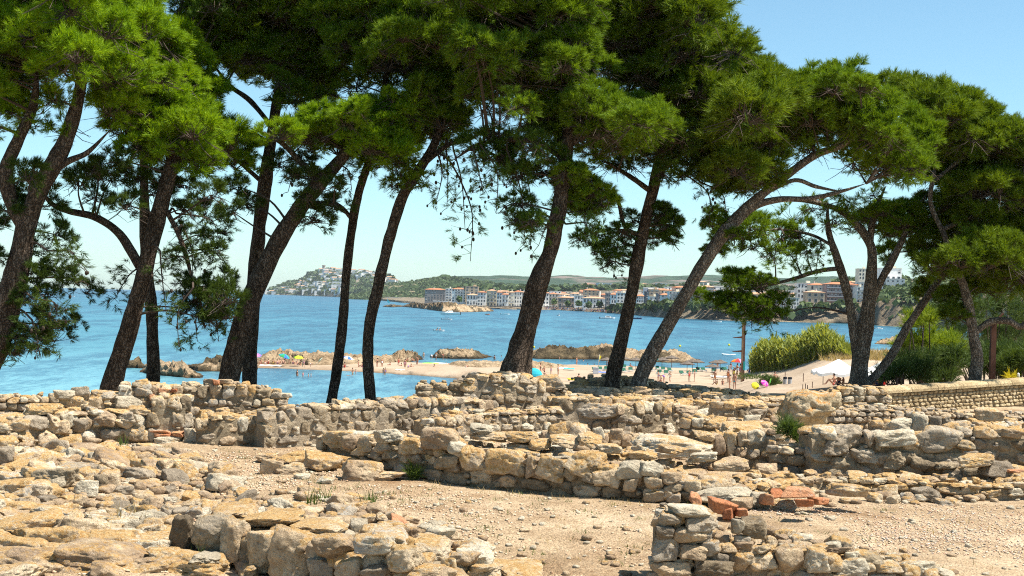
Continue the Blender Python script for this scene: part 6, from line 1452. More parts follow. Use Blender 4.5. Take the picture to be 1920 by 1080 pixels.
def pine(label, Y, stems, crowns, leaf, bark, shade_leaf=None, tr=.7, twigs_from=None, dens=1.0, name='pine_tree', cones=(), far=False, dead=0, group='pines in a row above the beach'):
    """stems: (name, [(px, py, radius in px, dy)...]); crowns: (polygon or [(px,py)], clump radius px, depth spread m, spacing, droop, density)"""
    b0 = stems[0][1][0]; base = at(b0[0], b0[1], Y); base.z = min(base.z, HZ(base.x, base.y) if base.y > 37 else ZG)
    root = empty(name, base); tag(root, label, 'tree', group); off = base
    sk_pts = []
    for i, (nm, pts) in enumerate(stems):
        P = [at(p[0], p[1], Y + (p[3] if len(p) > 3 else 0)) for p in pts]; rr = [p[2] / FPX * Y * tr for p in pts]
        if nm == 'limb': rr[-1] *= .3
        if i == 0: P = [Vector((P[0].x - (P[1].x - P[0].x) * .15, P[0].y, base.z - .4))] + P; rr = [rr[0] * 1.35] + rr
        Q = spline(P, 7); r2 = np.interp(np.linspace(0, 1, len(Q)), np.linspace(0, 1, len(rr)), rr)
        r2 = np.array(r2) * (1 + .10 * vnoise(np.array([(q.x * .9, q.z * 1.6, i * 7.7 + Y) for q in Q])))
        V, F = tube(Q, r2, 16 if r2[0] > .1 else 9)
        V = np.array([tuple(v) for v in V]); nrm = V - np.repeat(np.array([tuple(q) for q in Q]), 16 if r2[0] > .1 else 9, 0)
        V = V + nrm * (vnoise(V * 3.2) * .10 + vnoise(V * 9) * .06)[:, None]
        me = mesh(nm, V - np.array(off), F, bark, True); obj(nm, me, root)
        sk_pts += [(q, r) for q, r in zip(Q, r2)]
    SK = np.array([tuple(q) for q, _ in sk_pts])
    PT, AX, SC = [], [], []; tw = MB(); cn = []; todo = []
    for cr in crowns:
        poly, rp, ds, sp, droop, den = cr[:6]; low = cr[6] if len(cr) > 6 else .35; lf_ = (shade_leaf or leaf) if low >= .9 else leaf  # low clumps take darker needles, with the shade put into their colour
        pts = poly
        if sp:
            for f_ in ((.5 if x_edge(poly) else .28), .15, 0):
                pts = poly_fill(poly, sp * .92, 2500, rp * f_)
                if len(pts) >= 3: break
        for x, y in pts:
            dy = N.normal() * ds * .55; r = rp * R.uniform(.75, 1.25) / FPX * Y
            c = np.array(at(x, y, Y + dy)); rx, ry, rz = r * R.uniform(1, 1.35), r * R.uniform(1, 1.3), r * R.uniform(.62, .85)
            # branch from the skeleton
            j = int(np.argmin(((SK - c) ** 2).sum(1) + (np.maximum(0, SK[:, 2] - c[2] + .1) * 2) ** 2))
            a = Vector(SK[j]); e = Vector(c); mid = a.lerp(e, .5) + Vector((R.uniform(-.2, .2), R.uniform(-.2, .2), R.uniform(-.1, .35))) * (e - a).length * .35
            ln = (e - a).length
            if ln > .15: tw.tube(spline([a, mid, e], 4), np.linspace(min(.012 + ln * .012, .07), .009, 9), 5, 0, False)
            k_ = 'dense' if den >= .95 else 'mid' if den >= .65 else 'thin'
            todo.append((c, r, k_, lf_))
            if R.random() < (.8 if den >= 1 else .25):
                c2 = c + np.array([R.uniform(-.6, .6) * r, R.uniform(1.2, 2.6), R.uniform(-.3, .5) * r]) ; todo.append((c2, r * 1.1, k_, lf_))
            PT.append(c + N.normal(size=(4, 3)) * r * .35); AX.append(N.normal(size=(4, 3)) + np.array([0, 0, .5])); SC.append(N.uniform(.75, 1.2, 4))
            for _ in range(dead):
                a_ = R.uniform(0, 6.28); q = e + Vector((math.cos(a_) * rx * 1.2, math.sin(a_) * ry, -rz * R.uniform(.3, 1.5)))
                m_ = e.lerp(q, .5) + Vector((R.uniform(-1, 1), R.uniform(-1, 1), R.uniform(-1, 1))) * r * .25
                tw.tube([e, m_, q], [.009, .007, .004], 3, 0, False)
                if R.random() < .5:
                    q2 = m_ + Vector((R.uniform(-1, 1), R.uniform(-1, 1), R.uniform(-1, .3))) * r * .5; tw.tube([m_, q2], [.006, .003], 3, 0, False)
    # hanging cone-bearing sprays: (px0, py0) -> (px1, py1)
    for x0, y0, x1, y1, ncone, needles in cones:
        needles = needles * 2 + 5; ncone = int(ncone * .6) + 1
        dy = R.uniform(-.6, .6); a, e = at(x0, y0, Y + dy), at(x1, y1, Y + dy)
        j = int(np.argmin(((SK - np.array(a)) ** 2).sum(1))); q0 = Vector(SK[j])
        if .1 < (q0 - a).length < 3: tw.tube(spline([q0, q0.lerp(a, .5) + Vector((0, R.uniform(-.1, .1), .1)), a], 4), np.linspace(.026, .018, 9), 5, 0, False)
        m_ = a.lerp(e, .5) + Vector(((e.x - a.x) * .25 + R.uniform(-.1, .1), R.uniform(-.2, .2), .12)); Q = spline([a, m_, e], 6)
        tw.tube(Q, np.linspace(.019, .006, len(Q)), 5, 0, False)
        for _ in range(ncone):
            q = R.choice(Q[2:]); w_ = q + Vector((R.uniform(-.22, .22), R.uniform(-.2, .2), R.uniform(-.22, .06)))
            tw.tube([q, q.lerp(w_, .6) + Vector((0, 0, .02)), w_], [.008, .006, .005], 4, 0, False); cn.append(w_)
        for _ in range(needles):
            q = R.choice(Q[3:]); w_ = q + Vector((R.uniform(-.3, .3), R.uniform(-.3, .3), R.uniform(-.15, .2)))
            tw.tube([q, w_], [.005, .003], 4, 0, False)
            PT.append(np.array([tuple(w_)] * 3) + N.normal(size=(3, 3)) * .06); AX.append(np.tile(np.array(w_ - q), (3, 1)) + N.normal(size=(3, 3)) * .12); SC.append(N.uniform(.7, 1.1, 3))
    PT = np.concatenate(PT); AX = np.concatenate(AX); SC = np.concatenate(SC)
    V = tufts(PT, AX, SC, far) - np.array(off); F = np.arange(len(V)).reshape(-1, 3)
    crown = obj('crown', mesh('crown', V, F, shade_leaf or leaf), root)
    for c, r, k_, lf_ in todo:
        s_ = r / .45; obj('bough', R.choice(boughs(lf_, k_)), crown, Vector(c) - off, (R.gauss(0, .18), R.gauss(0, .18), R.uniform(0, 6.28)), (s_ * R.uniform(1, 1.25), s_ * R.uniform(.95, 1.2), s_ * R.uniform(.85, 1.1)))
    if tw.V:
        tw.V = [tuple(Vector(v) - off) for v in tw.V]; o = tw.build('twigs', [m_twig], root); o['kind'] = 'stuff'
    if cn:
        cv, cf, b = [], [], 0; V0, F0 = ICO[1]
        for q in cn:
            cv.append(V0 * np.array([.024, .024, .036]) * N.uniform(.8, 1.2) + np.array(q - off)); cf.append(F0 + b); b += len(V0)
        o = obj('cones', mesh('cones', np.concatenate(cv), np.concatenate(cf), m_cone, True), root); o['kind'] = 'stuff'
    global NT; NT += len(todo)
    return root
NT = 0
D0 = .0
# 1 left edge
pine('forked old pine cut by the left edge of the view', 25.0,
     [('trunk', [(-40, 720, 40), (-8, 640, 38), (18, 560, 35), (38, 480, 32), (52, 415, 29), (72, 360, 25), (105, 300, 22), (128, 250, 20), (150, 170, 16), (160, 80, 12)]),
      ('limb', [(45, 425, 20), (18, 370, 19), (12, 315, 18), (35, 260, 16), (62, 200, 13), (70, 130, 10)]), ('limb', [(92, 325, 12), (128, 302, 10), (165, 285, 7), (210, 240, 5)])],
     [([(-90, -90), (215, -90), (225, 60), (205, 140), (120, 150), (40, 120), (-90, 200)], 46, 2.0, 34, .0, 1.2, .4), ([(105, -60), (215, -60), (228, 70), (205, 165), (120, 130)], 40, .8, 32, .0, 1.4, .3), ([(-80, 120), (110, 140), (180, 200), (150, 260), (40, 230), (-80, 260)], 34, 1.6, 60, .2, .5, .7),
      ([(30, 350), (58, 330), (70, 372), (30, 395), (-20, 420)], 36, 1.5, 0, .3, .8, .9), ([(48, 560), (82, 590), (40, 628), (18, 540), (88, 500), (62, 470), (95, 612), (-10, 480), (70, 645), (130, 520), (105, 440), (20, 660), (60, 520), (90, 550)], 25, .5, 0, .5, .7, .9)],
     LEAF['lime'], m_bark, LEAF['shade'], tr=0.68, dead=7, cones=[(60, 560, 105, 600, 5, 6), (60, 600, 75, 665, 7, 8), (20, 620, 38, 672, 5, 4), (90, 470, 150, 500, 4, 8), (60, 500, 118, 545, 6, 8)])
# 2
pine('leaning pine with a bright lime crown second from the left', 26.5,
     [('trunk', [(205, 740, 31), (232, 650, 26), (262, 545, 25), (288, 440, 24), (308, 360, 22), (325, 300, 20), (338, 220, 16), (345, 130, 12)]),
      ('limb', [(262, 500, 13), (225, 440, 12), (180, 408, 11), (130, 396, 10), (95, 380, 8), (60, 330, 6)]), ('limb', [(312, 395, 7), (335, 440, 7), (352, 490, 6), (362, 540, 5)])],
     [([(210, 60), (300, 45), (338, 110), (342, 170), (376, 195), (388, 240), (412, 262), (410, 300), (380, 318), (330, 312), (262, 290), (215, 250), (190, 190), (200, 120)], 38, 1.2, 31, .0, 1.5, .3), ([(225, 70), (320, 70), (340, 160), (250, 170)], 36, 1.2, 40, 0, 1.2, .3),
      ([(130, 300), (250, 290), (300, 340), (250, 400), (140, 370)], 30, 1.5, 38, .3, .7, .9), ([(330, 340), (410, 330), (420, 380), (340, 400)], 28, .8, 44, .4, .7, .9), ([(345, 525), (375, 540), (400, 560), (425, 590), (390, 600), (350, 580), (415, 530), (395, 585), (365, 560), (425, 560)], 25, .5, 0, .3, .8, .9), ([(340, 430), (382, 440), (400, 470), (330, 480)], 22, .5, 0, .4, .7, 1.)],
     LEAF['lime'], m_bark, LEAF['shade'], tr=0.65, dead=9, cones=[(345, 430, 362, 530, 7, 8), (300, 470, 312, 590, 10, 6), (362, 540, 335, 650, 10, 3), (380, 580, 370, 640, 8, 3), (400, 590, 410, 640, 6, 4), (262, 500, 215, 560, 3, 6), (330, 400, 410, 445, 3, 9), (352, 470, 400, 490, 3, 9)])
# 2b thin straight trunk behind it
pine('thin straight pine trunk just right of the second leaning pine', 29.0,
     [('trunk', [(287, 722, 15), (286, 640, 14), (284, 580, 14), (276, 500, 13), (272, 420, 12), (270, 330, 10), (268, 240, 8)])],
     [([(300, -80), (470, -80), (480, 20), (440, 60), (330, 40)], 40, 1.5, 44, 0, .8, .5), ([(250, 150), (300, 220), (330, 160)], 30, 1, 0, 0, .5, .7)], LEAF['deep'], m_bark, tr=0.82, dead=4)
# 3 big leaning
pine('thick pine leaning right with a flat bright bough across the gap', 27.5,
     [('trunk', [(428, 722, 33), (446, 640, 29), (472, 560, 28), (510, 475, 27), (555, 400, 25), (600, 342, 23), (638, 300, 18), (680, 250, 11)]), ('limb', [(590, 380, 6), (625, 385, 6), (655, 405, 5)]), ('limb', [(600, 345, 10), (560, 300, 9), (520, 262, 7), (470, 240, 5)])],
     [([(512, 242), (560, 214), (622, 212), (682, 186), (742, 178), (788, 190), (772, 218), (782, 258), (745, 290), (700, 298), (645, 286), (560, 270), (520, 264)], 30, 1.0, 25, .0, 1.6, .35),
      ([(560, 330), (640, 330), (640, 400), (600, 440), (560, 400)], 26, .8, 38, .3, .9, .9), ([(430, 340), (480, 345), (470, 400), (430, 400)], 24, .8, 34, .3, .8, .9), ([(520, 300), (580, 300), (560, 350), (520, 345)], 24, .8, 34, .3, .7, .9)],
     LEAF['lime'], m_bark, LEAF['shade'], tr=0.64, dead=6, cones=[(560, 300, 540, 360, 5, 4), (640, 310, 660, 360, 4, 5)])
# 3b straight
pine('straight pine rising behind the thick leaning one', 30.0,
     [('trunk', [(468, 730, 17), (471, 620, 16), (478, 510, 16), (488, 410, 16), (499, 330, 15), (508, 265, 13), (522, 170, 10), (540, 70, 8)]),
      ('limb', [(505, 270, 8), (460, 245, 8), (410, 232, 7), (370, 215, 6)]), ('limb', [(512, 240, 6), (470, 190, 6), (430, 160, 5), (400, 120, 4)]), ('limb', [(490, 340, 5), (462, 315, 5), (436, 290, 4), (420, 250, 3)]), ('limb', [(520, 190, 5), (560, 190, 5), (610, 175, 4), (650, 190, 3)])],
     [([(345, -90), (620, -90), (612, 40), (560, 80), (440, 90), (380, 60)], 44, 2.0, 38, .0, 1.0, .4), ([(385, 60), (440, 30), (500, 40), (505, 110), (460, 130), (400, 120)], 36, .9, 32, 0, 1.4, .3), ([(520, 40), (590, 35), (612, 90), (606, 150), (560, 165), (515, 130)], 36, .9, 30, 0, 1.4, .3), ([(520, 150), (600, 150), (590, 190), (530, 190)], 30, .9, 36, .1, .8, .6)],
     LEAF['mid'], m_bark, LEAF['deep'], tr=0.82, dead=10)
# 4
pine('slender wavy pine with a knee branch in the left middle', 29.0,
     [('trunk', [(620, 766, 16), (632, 690, 14), (643, 600, 14), (648, 530, 13), (657, 450, 12), (664, 400, 12), (676, 350, 11), (694, 295, 11), (712, 230, 9), (725, 130, 7)]), ('limb', [(657, 408, 6), (640, 388, 5), (615, 378, 5), (590, 388, 4)])],
     [([(600, -90), (790, -90), (800, 40), (760, 110), (700, 120), (640, 100), (605, 60)], 42, 1.8, 37, 0, 1.1, .4), ([(620, 100), (720, 110), (700, 170), (640, 170)], 34, 1.2, 46, .1, .6, .7)], LEAF['mid'], m_bark, tr=0.68, dead=9)
# 5
pine('slender curved pine right of the wavy one', 28.0,
     [('trunk', [(695, 756, 15), (690, 680, 15), (692, 615, 15), (706, 550, 15), (722, 480, 14), (738, 420, 13), (758, 362, 14), (790, 312, 13), (818, 262, 11), (836, 190, 8), (845, 90, 6)]), ('limb', [(792, 310, 7), (840, 272, 6), (880, 262, 5), (912, 238, 4)])],
     [([(700, -60), (850, -60), (855, 60), (825, 92), (862, 130), (868, 200), (850, 245), (800, 250), (780, 200), (790, 150), (730, 140), (690, 80)], 38, 1.1, 32, .0, 1.35, .3), ([(735, 300), (790, 290), (790, 340), (745, 350)], 22, .7, 30, .3, .8, .9)], LEAF['mid'], m_bark, tr=0.72, dead=9,
     cones=[(835, 270, 838, 390, 16, 2), (850, 280, 872, 430, 18, 1), (825, 300, 818, 380, 10, 1), (860, 330, 882, 490, 16, 1), (735, 300, 735, 360, 8, 3), (755, 300, 750, 350, 7, 3), (880, 262, 905, 360, 8, 2)])
# 6 thick in the middle
pine('thickest leaning pine in the middle with hanging cone sprays', 27.0,
     [('trunk', [(958, 720, 28), (972, 665, 22), (988, 610, 19.5), (1003, 550, 20), (1017, 510, 18), (1030, 475, 15), (1040, 430, 14), (1052, 370, 14), (1062, 290, 13), (1068, 200, 10), (1070, 90, 7)]),
      ('root_flare', [(984, 716, 13), (990, 670, 9), (997, 620, 5)]), ('limb', [(1062, 300, 7), (1010, 268, 6), (960, 262, 5), (900, 270, 4), (850, 300, 3)]), ('limb', [(1066, 270, 8), (1120, 240, 7), (1170, 225, 5)]), ('limb', [(1056, 340, 7), (1090, 330, 6), (1115, 350, 4)])],
     [([(830, -90), (1110, -90), (1112, 60), (1060, 140), (960, 150), (880, 130), (840, 60)], 44, 2.2, 38, 0, 1.1, .4), ([(1010, 60), (1095, 40), (1130, 130), (1175, 185), (1245, 230), (1238, 262), (1165, 275), (1110, 262), (1040, 250), (1000, 190)], 36, 1.2, 31, 0, 1.5, .3), ([(870, 130), (1000, 130), (1030, 250), (940, 235), (880, 190)], 38, 1.5, 40, .1, .9, .6),
      ([(900, 235), (1040, 250), (1050, 330), (980, 345), (930, 310), (890, 280)], 30, 1.5, 34, .3, .7, .9), ([(1042, 318), (1088, 310), (1106, 345), (1138, 372), (1132, 408), (1100, 415), (1058, 388)], 27, .8, 25, 0, 1.5, .5), ([(950, 370), (990, 380), (1010, 420), (970, 415)], 22, .6, 28, .4, .8, .9), ([(1180, 180), (1240, 215), (1220, 250), (1170, 230)], 34, .8, 30, 0, 1.3, .3)],
     LEAF['mid'], m_bark, LEAF['deep'], tr=1.00, dead=14, cones=[(900, 270, 930, 400, 12, 4), (930, 275, 960, 420, 14, 4), (950, 280, 985, 455, 14, 4), (890, 290, 905, 350, 9, 3), (980, 300, 1000, 400, 8, 6), (1040, 400, 1010, 460, 6, 5), (1060, 420, 1120, 440, 4, 6), (970, 400, 995, 465, 10, 2)])
# 7
pine('darker pine right of the thickest one with a spreading olive crown', 30.0,
     [('trunk', [(1148, 716, 18), (1162, 655, 16), (1176, 590, 16), (1190, 520, 15), (1203, 450, 15), (1213, 400, 14), (1226, 350, 13), (1236, 290, 11), (1244, 200, 9), (1250, 90, 7)]), ('limb', [(1222, 360, 7), (1180, 330, 6), (1130, 300, 5)]), ('limb', [(1196, 440, 6), (1172, 425, 5), (1160, 380, 5), (1150, 350, 4)]), ('limb', [(1230, 330, 7), (1290, 280, 6), (1350, 260, 5), (1410, 250, 4)]), ('limb', [(1236, 300, 6), (1300, 310, 5), (1370, 340, 4)])],
     [([(1085, -90), (1290, -90), (1320, 10), (1352, 60), (1400, 85), (1432, 130), (1470, 190), (1465, 250), (1400, 230), (1320, 240), (1220, 250), (1180, 150), (1120, 60)], 44, 2.3, 36, 0, 1.15, .4), ([(1200, 40), (1330, 40), (1400, 120), (1430, 190), (1380, 215), (1280, 200), (1210, 140)], 38, 1.2, 33, 0, 1.4, .3),
      ([(1340, 200), (1462, 240), (1468, 320), (1430, 358), (1380, 362), (1330, 320), (1300, 260)], 34, 1.4, 31, .1, 1.2, .5), ([(1220, 235), (1330, 250), (1340, 345), (1260, 340), (1180, 325), (1120, 300)], 30, 1.6, 32, .3, .75, .9), ([(1370, 80), (1400, 75), (1432, 110), (1444, 150), (1486, 142), (1500, 170), (1480, 260), (1440, 300), (1400, 220)], 34, 1.2, 30, 0, 1.4, .4), ([(1150, 420), (1200, 400), (1180, 500), (1140, 500)], 20, .6, 30, .4, .7, .9), ([(1230, 390), (1275, 400), (1260, 455), (1230, 450)], 24, .7, 26, .4, 1.0, .9), ([(1070, 440), (1150, 430), (1140, 480), (1080, 470)], 20, .6, 30, .4, .9, .9)],
     LEAF['olive'], m_bark, LEAF['deep'], tr=0.78, dead=14, cones=[(1290, 330, 1330, 420, 10, 5), (1310, 340, 1360, 410, 10, 5), (1160, 420, 1150, 520, 8, 6), (1180, 430, 1140, 500, 6, 6)])
# 8 strongly leaning
pine('strongly slanting pine with pale upper limbs right of centre', 29.5,
     [('trunk', [(1196, 724, 24), (1222, 665, 22), (1255, 605, 21), (1290, 545, 20), (1322, 490, 20), (1355, 440, 20), (1392, 398, 18), (1432, 362, 14), (1480, 325, 13), (1530, 290, 11), (1580, 272, 8), (1620, 240, 6)]),
      ('limb', [(1372, 425, 13), (1412, 388, 12), (1460, 374, 10), (1520, 372, 8), (1580, 358, 6), (1624, 344, 3)]), ('limb', [(1440, 360, 6), (1490, 338, 7), (1530, 350, 6), (1580, 360, 4)])],
     [([(1462, 190), (1490, 165), (1530, 128), (1590, 118), (1642, 148), (1660, 200), (1600, 230), (1540, 250), (1490, 280), (1460, 250)], 36, 1.3, 29, 0, 1.3, .4), ([(1570, 210), (1640, 185), (1690, 190), (1722, 220), (1745, 280), (1748, 330), (1715, 355), (1680, 345), (1650, 300), (1590, 260)], 36, 1.1, 28, 0, 1.5, .3), ([(1360, 420), (1380, 440), (1350, 470)], 17, .5, 0, .1, 1, .6), ([(1480, 270), (1560, 240), (1640, 300), (1600, 330), (1520, 300)], 30, 1.5, 44, .2, .6, .9)],
     LEAF['mid'], m_bark2, tr=0.60, dead=9)
# 9 multi-stemmed
pine('many stemmed grey pine beside the white tent with a low bough to the left', 35.0,
     [('trunk', [(1608, 735, 36), (1612, 680, 31), (1620, 630, 28), (1630, 560, 24), (1634, 510, 20), (1632, 460, 17), (1605, 420, 13), (1570, 392, 11), (1510, 376, 9), (1450, 374, 7)]),
      ('limb', [(1612, 690, 15), (1603, 640, 16), (1596, 590, 16), (1584, 530, 15), (1568, 480, 14), (1553, 430, 11), (1552, 380, 8)]), ('limb', [(1632, 570, 15), (1650, 530, 14), (1672, 490, 13), (1692, 450, 11), (1708, 410, 8), (1740, 360, 6)]), ('limb', [(1634, 500, 14), (1632, 450, 13), (1640, 400, 11), (1660, 350, 8)]),
      ('limb', [(1618, 728, 14), (1645, 700, 15), (1672, 665, 15), (1700, 615, 14), (1730, 570, 14), (1760, 525, 12), (1790, 480, 7)]), ('limb', [(1575, 503, 8), (1535, 508, 7), (1490, 522, 7), (1440, 535, 5), (1390, 545, 4)]), ('limb', [(1560, 460, 6), (1520, 440, 5), (1460, 430, 4), (1400, 440, 3)])],
     [([(1338, 512), (1400, 503), (1462, 518), (1470, 540), (1400, 545), (1345, 540)], 17, .9, 17, .1, .9, .7), ([(1325, 572), (1380, 555), (1440, 550), (1482, 560), (1470, 600), (1420, 614), (1370, 592)], 17, .8, 16, .1, .9, .7), ([(1345, 430), (1440, 410), (1540, 440), (1545, 480), (1480, 490), (1380, 480)], 24, 1.0, 34, .2, .9, .9), ([(1640, 380), (1690, 368), (1740, 400), (1756, 440), (1740, 470), (1690, 440), (1650, 420)], 26, .8, 23, 0, 1.6, .4), ([(1700, 455), (1770, 475), (1776, 510), (1730, 520)], 24, .8, 26, .1, 1.3, .5), ([(1500, 370), (1640, 360), (1640, 410), (1540, 420)], 28, 1.2, 44, .3, .5, .9), ([(1340, 400), (1350, 440), (1342, 560), (1365, 560)], 20, .5, 0, .1, 1, .6)],
     LEAF['mid'], m_bark2, tr=0.54, dead=9, cones=[(1470, 440, 1450, 500, 6, 5), (1500, 450, 1500, 520, 6, 4), (1540, 460, 1530, 510, 5, 4), (1420, 590, 1410, 625, 4, 4), (1440, 590, 1450, 620, 4, 4)])
# 10 right
pine('broad dark pine filling the right edge above the brick parapet', 34.0,
     [('trunk', [(1826, 725, 24), (1832, 670, 19), (1824, 625, 17), (1818, 580, 16), (1806, 535, 15), (1790, 495, 12), (1770, 440, 10), (1745, 380, 9), (1752, 320, 7)]),
      ('limb', [(1826, 625, 11), (1856, 604, 11), (1890, 602, 11), (1916, 612, 10), (1938, 580, 9)]), ('limb', [(1795, 500, 7), (1830, 490, 8), (1870, 492, 6), (1930, 470, 4)]), ('limb', [(1752, 340, 7), (1800, 300, 6), (1860, 260, 5)]), ('limb', [(1768, 430, 7), (1840, 400, 6), (1920, 380, 5)])],
     [([(1665, 152), (1722, 145), (1772, 162), (1832, 176), (1872, 212), (1925, 226), (2010, 250), (2010, 330), (1900, 300), (1800, 280), (1740, 230), (1690, 200)], 38, 1.6, 30, 0, 1.35, .4), ([(1745, 240), (1820, 230), (1900, 270), (2000, 320), (2000, 420), (1880, 400), (1800, 380), (1750, 340)], 40, 1.8, 34, 0, 1.1, .5), ([(1760, 360), (1860, 390), (2000, 430), (2000, 560), (1900, 550), (1800, 490), (1750, 430)], 38, 2.0, 34, .2, 1.0, .9), ([(1750, 500), (1800, 490), (1840, 540), (1790, 590), (1780, 560)], 30, 1.0, 0, .2, 1.0, .8), ([(1840, 460), (1900, 440), (1960, 480), (1920, 520)], 30, .8, 32, 0, 1.2, .5)],
     LEAF['olive'], m_bark2, tr=0.54, dead=14)
print('tufts', NT)

# ------------------------------------------------------------------ shrubs and reeds behind the parapet
LB = {'bush': leaf_mat('shrub_leaves', (.040, .075, .022), (.085, .125, .035), .25), 'lime': leaf_mat('young_pine_needles', (.11, .17, .015), (.20, .26, .02), .4), 'reed': leaf_mat('cane_leaves', (.07, .11, .02), (.30, .31, .06), .3), 'grey': leaf_mat('tamarisk_leaves', (.07, .095, .045), (.12, .14, .07), .25), 'dry': leaf_mat('dry_grass_blades', (.28, .20, .09), (.42, .32, .16), .3), 'weed': leaf_mat('weed_leaves', (.045, .08, .018), (.10, .145, .03), .3)}
def shrub(label, Y, pts, rp, leaf, name='shrub', cat='shrub', den=1.0, spread=1.0, group=None, stem=True, hang=.3):
    base = at(np.mean([p[0] for p in pts]), max(p[1] for p in pts) + rp, Y); base.z = HZ(base.x, base.y) if Y > 37 else ZG
    root = empty(name, base); tag(root, label, cat, group); PT, AX = [], []; tw = MB()
    for x, y in pts:
        r = rp / FPX * Y * R.uniform(.8, 1.2); c = np.array(at(x, y, Y + N.normal() * spread)); n = int(70 * den * (r / .45) ** 2) + 8
        d = N.normal(size=(n, 3)); d /= np.linalg.norm(d, axis=1, keepdims=True); d[:, 2] = np.where(d[:, 2] < -.3, -d[:, 2], d[:, 2])
        PT.append(c + d * np.array([r * 1.2, r, r * .85]) * (1 - .5 * N.random((n, 1)) ** 1.5) * (1 + .3 * vnoise(d * 2.3 + c * 3)[:, None])); AX.append(d + np.array([0, 0, .5]) + N.normal(size=(n, 3)) * .4)
        if stem: tw.tube([base - Vector((R.uniform(-.2, .2), 0, .3)), Vector(base).lerp(Vector(c), .5) + Vector((R.uniform(-.2, .2), 0, 0)), Vector(c)], [.035, .022, .01], 5, 0, False)
    PT = np.concatenate(PT); AX = np.concatenate(AX); V = tufts(PT, AX, N.uniform(.8, 1.35, len(PT)) * (Y / 32) ** .6, True) - np.array(base)
    o = obj('foliage', mesh('foliage', V, np.arange(len(V)).reshape(-1, 3), leaf), root); o['kind'] = 'stuff'
    if tw.V:
        tw.V = [tuple(Vector(v) - base) for v in tw.V]; o = tw.build('stems', [m_twig], root); o['kind'] = 'stuff'
    return root
def cloud(n, x0, x1, y0, y1): return [(R.uniform(x0, x1), R.uniform(y0, y1)) for _ in range(n)]
shrub('bright young pine glowing green between the forked pine and the dark steel post', 42, cloud(16, 1715, 1795, 625, 660) + cloud(5, 1690, 1720, 640, 660), 17, LB['lime'], 'young_pine', 'tree')
shrub('thin lime green pine branch above the slanting limb', 40, cloud(9, 1705, 1760, 585, 615), 13, LB['lime'], 'young_pine', 'tree')
shrub('dark feathery bush behind the start of the parapet', 39, cloud(22, 1690, 1790, 670, 715), 22, LB['bush'])
shrub('grey green tamarisk bush between the slanting limb and the old grey trunk', 44, cloud(26, 1700, 1830, 650, 700), 22, LB['grey'])
shrub('dark green bush right of the old grey trunk, behind the steel post', 41, cloud(24, 1835, 1930, 660, 705), 22, LB['bush'])
shrub('rounded bright green bush at the right edge above the parapet', 39, cloud(14, 1885, 1950, 665, 700), 20, LB['weed'])
shrub('tall olive green scrub on the rise at the right edge', 52, cloud(30, 1850, 1990, 620, 670), 24, LB['grey'])
shrub('bare twiggy thicket in the shade under the broad dark pine', 48, cloud(26, 1760, 1960, 560, 640), 22, LB['bush'], den=.45)
shrub('small yellow flowering bush by the white marker post', 37.5, [(1893, 708), (1899, 709)], 3, leaf_mat('yellow_flowers', (.45, .38, .02), (.6, .5, .03), .3), stem=False)
shrub('dark low plants left of the litter post', 38.5, cloud(10, 1655, 1690, 690, 715), 14, LB['bush'])
shrub('small dark green bush among the parasols on the sand', 150, [(1440, 712), (1450, 716), (1432, 720), (1458, 722), (1446, 724)], 7, LB['bush'], stem=False)
def onter(px, Y): p = at(px, 660, Y); p.z = HZ(p.x, p.y); return p
# cane brake on the dune
def canes():
    base = on_terrain(1495, 690); root = empty('cane_brake', base); tag(root, 'dense yellow green cane brake on the dune', kind='stuff'); st = MB(); V = []
    lines = [(1412, 700), (1440, 703), (1470, 697), (1500, 690), (1530, 680), (1560, 668), (1590, 655)]
    tops = [(1405, 668), (1425, 650), (1450, 645), (1480, 642), (1505, 640), (1520, 625), (1545, 618), (1562, 628), (1580, 640), (1600, 655)]
    tri = []
    for _ in range(1300):
        px = R.uniform(1408, 1596); y0 = lerp_list(lines, px); Y = 200 - (px - 1410) * .12 + R.uniform(-2, 12)
        b = at(px, y0 + R.uniform(-6, 3), Y); b.z = HZ(b.x, b.y) - .1; hgt = (at(px, lerp_list(tops, px), Y).z - at(px, y0, Y).z) * R.choice((R.uniform(.4, .8), R.uniform(.75, 1.1)))
        lean = Vector((R.gauss(0, .12), R.gauss(0, .1), 1)).normalized(); t = b + lean * hgt
        s = Vector((.03, 0, 0)); tri += [b - s, b + s, t]
        for k in range(8):
            f = R.uniform(.2, 1); q = b.lerp(t, f); a = R.uniform(0, 6.28); L = R.uniform(.6, 1.4)
            d = Vector((math.cos(a) * .6, math.sin(a) * .6, R.uniform(.35, 1.0))).normalized() * L; w = Vector((-math.sin(a), math.cos(a), 0)) * .15
            tri += [q - w, q + w, q + d]
    V = np.array([tuple(v - base) for v in tri]); o = obj('canes', mesh('canes', V, np.arange(len(V)).reshape(-1, 3), LB['reed']), root); o['kind'] = 'stuff'
canes()
def grass(name, label, pts, n, h, leaf, w=.02, spread=.35, lean=.5):
    tri = []
    for p in pts:
        for _ in range(n):
            b = p + Vector((R.gauss(0, spread), R.gauss(0, spread), -.02)); d = Vector((R.gauss(0, lean), R.gauss(0, lean), 1)).normalized() * h * R.uniform(.5, 1.1)
            a = R.uniform(0, 3.14); s = Vector((math.cos(a), math.sin(a), 0)) * w; tri += [b - s, b + s, b + d]
    V = np.array([tuple(v) for v in tri]); o = obj(name, mesh(name, V, np.arange(len(V)).reshape(-1, 3), leaf)); tag(o, label, kind='stuff')
grass('dune_grass', 'dry golden grass along the crest of the dune', [onter(R.uniform(1555, 1720), 182 + R.uniform(-8, 8)) for _ in range(60)], 60, .9, LB['dry'], .05, .9)
grass('dune_grass', 'green grass strip below the steel post on the beach', [at(R.uniform(1385, 1440), R.uniform(700, 712), 182) for _ in range(25)], 25, .35, LB['weed'], .04, .6)
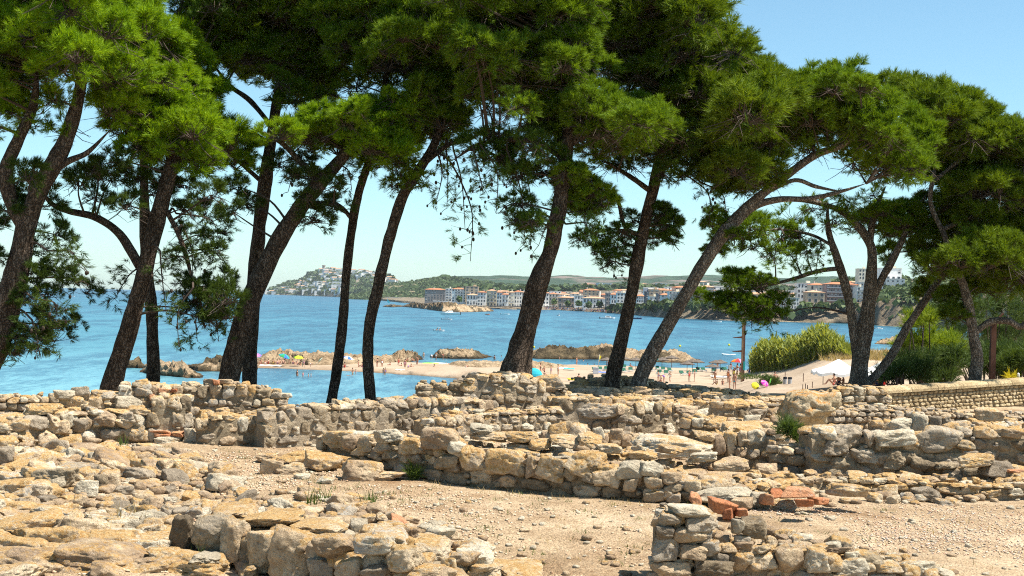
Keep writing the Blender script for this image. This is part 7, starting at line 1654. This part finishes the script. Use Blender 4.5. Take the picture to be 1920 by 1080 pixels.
def fl(x, y): g = G(x, y); return Vector((g.x, g.y, float(ground_z(g.x, g.y))))
wp_ = [(R.uniform(470, 720), R.uniform(890, 912)) for _ in range(18)] + [(R.uniform(250, 480), R.uniform(835, 880)) for _ in range(22)] + [(R.uniform(700, 1230), R.uniform(905, 945)) for _ in range(14)] + [(R.uniform(540, 1220), R.uniform(930, 1060)) for _ in range(60)] + [(R.uniform(480, 1240), R.uniform(900, 960)) for _ in range(40)] + [(R.uniform(20, 480), R.uniform(840, 1060)) for _ in range(40)] + [(R.uniform(1300, 1800), R.uniform(900, 1070)) for _ in range(26)] + [(R.uniform(1280, 1320), 948) for _ in range(2)] + [(90, 866), (110, 862), (125, 868), (1510, 1052), (1440, 1050), (1560, 1068), (102, 1000)]
grass('weeds', 'small green weeds between the stones of the floor', [fl(*p) for p in wp_], 16, .07, LB['weed'], .006, .05, .7)
grass('weeds', 'taller green weed stems on the left floor', [fl(x, y) for x, y in ((592, 948), (606, 940), (690, 955), (697, 948), (700, 965), (580, 945), (370, 1062), (230, 835), (222, 846))], 14, .24, LB['weed'], .007, .04, .35)
grass('dry_grass', 'short dry grass along the wall feet and over the floor', [fl(R.uniform(430, 1300), R.uniform(895, 1060)) for _ in range(70)] + [fl(R.uniform(650, 1240), lerp_list([(650, 882), (900, 920), (1240, 952)], 0) + 0) for _ in range(0)] + [fl(x, lerp_list([(600, 872), (700, 890), (900, 916), (1240, 950)], x) + R.uniform(0, 8)) for x in [R.uniform(600, 1240) for _ in range(50)]] + [fl(R.uniform(240, 600), R.uniform(838, 900)) for _ in range(30)] + [fl(R.uniform(1420, 1920), R.uniform(945, 1080)) for _ in range(24)], 9, .09, LB['dry'], .004, .07, .7)
grass('dry_grass', 'dry straw tufts among the ruins', [fl(x, y) for x, y in ((1650, 800), (1640, 802), (1660, 800), (1095, 838), (1080, 836), (1050, 838), (230, 990), (250, 985), (165, 1022))], 26, .35, LB['dry'], .005, .1, .45)
shrub('green caper plant sprawling left of the sunken room', 19.6, [(1480, 812), (1492, 818), (1502, 826), (1470, 806), (1508, 832), (1486, 806)], 11, LB['weed'], 'plant', 'plant', 1.3, .1, stem=False)
shrub('brownish dry plant under the conglomerate boulder', 20.6, [(1468, 797), (1480, 795), (1492, 799), (1460, 802)], 7, LB['grey'], 'plant', 'plant', .8, .1, stem=False)
shrub('tuft of greenery at the foot of the front wall beneath the big corner stone', 17.6, [(775, 886), (772, 892), (782, 890)], 4, LB['weed'], 'plant', 'plant', 1.2, .05, stem=False)
shrub('small scrubby plant on the rubble at the lower left middle', 14.3, [(742, 985), (735, 992), (750, 994)], 8, LB['grey'], 'plant', 'plant', 1.2, .05, stem=False)
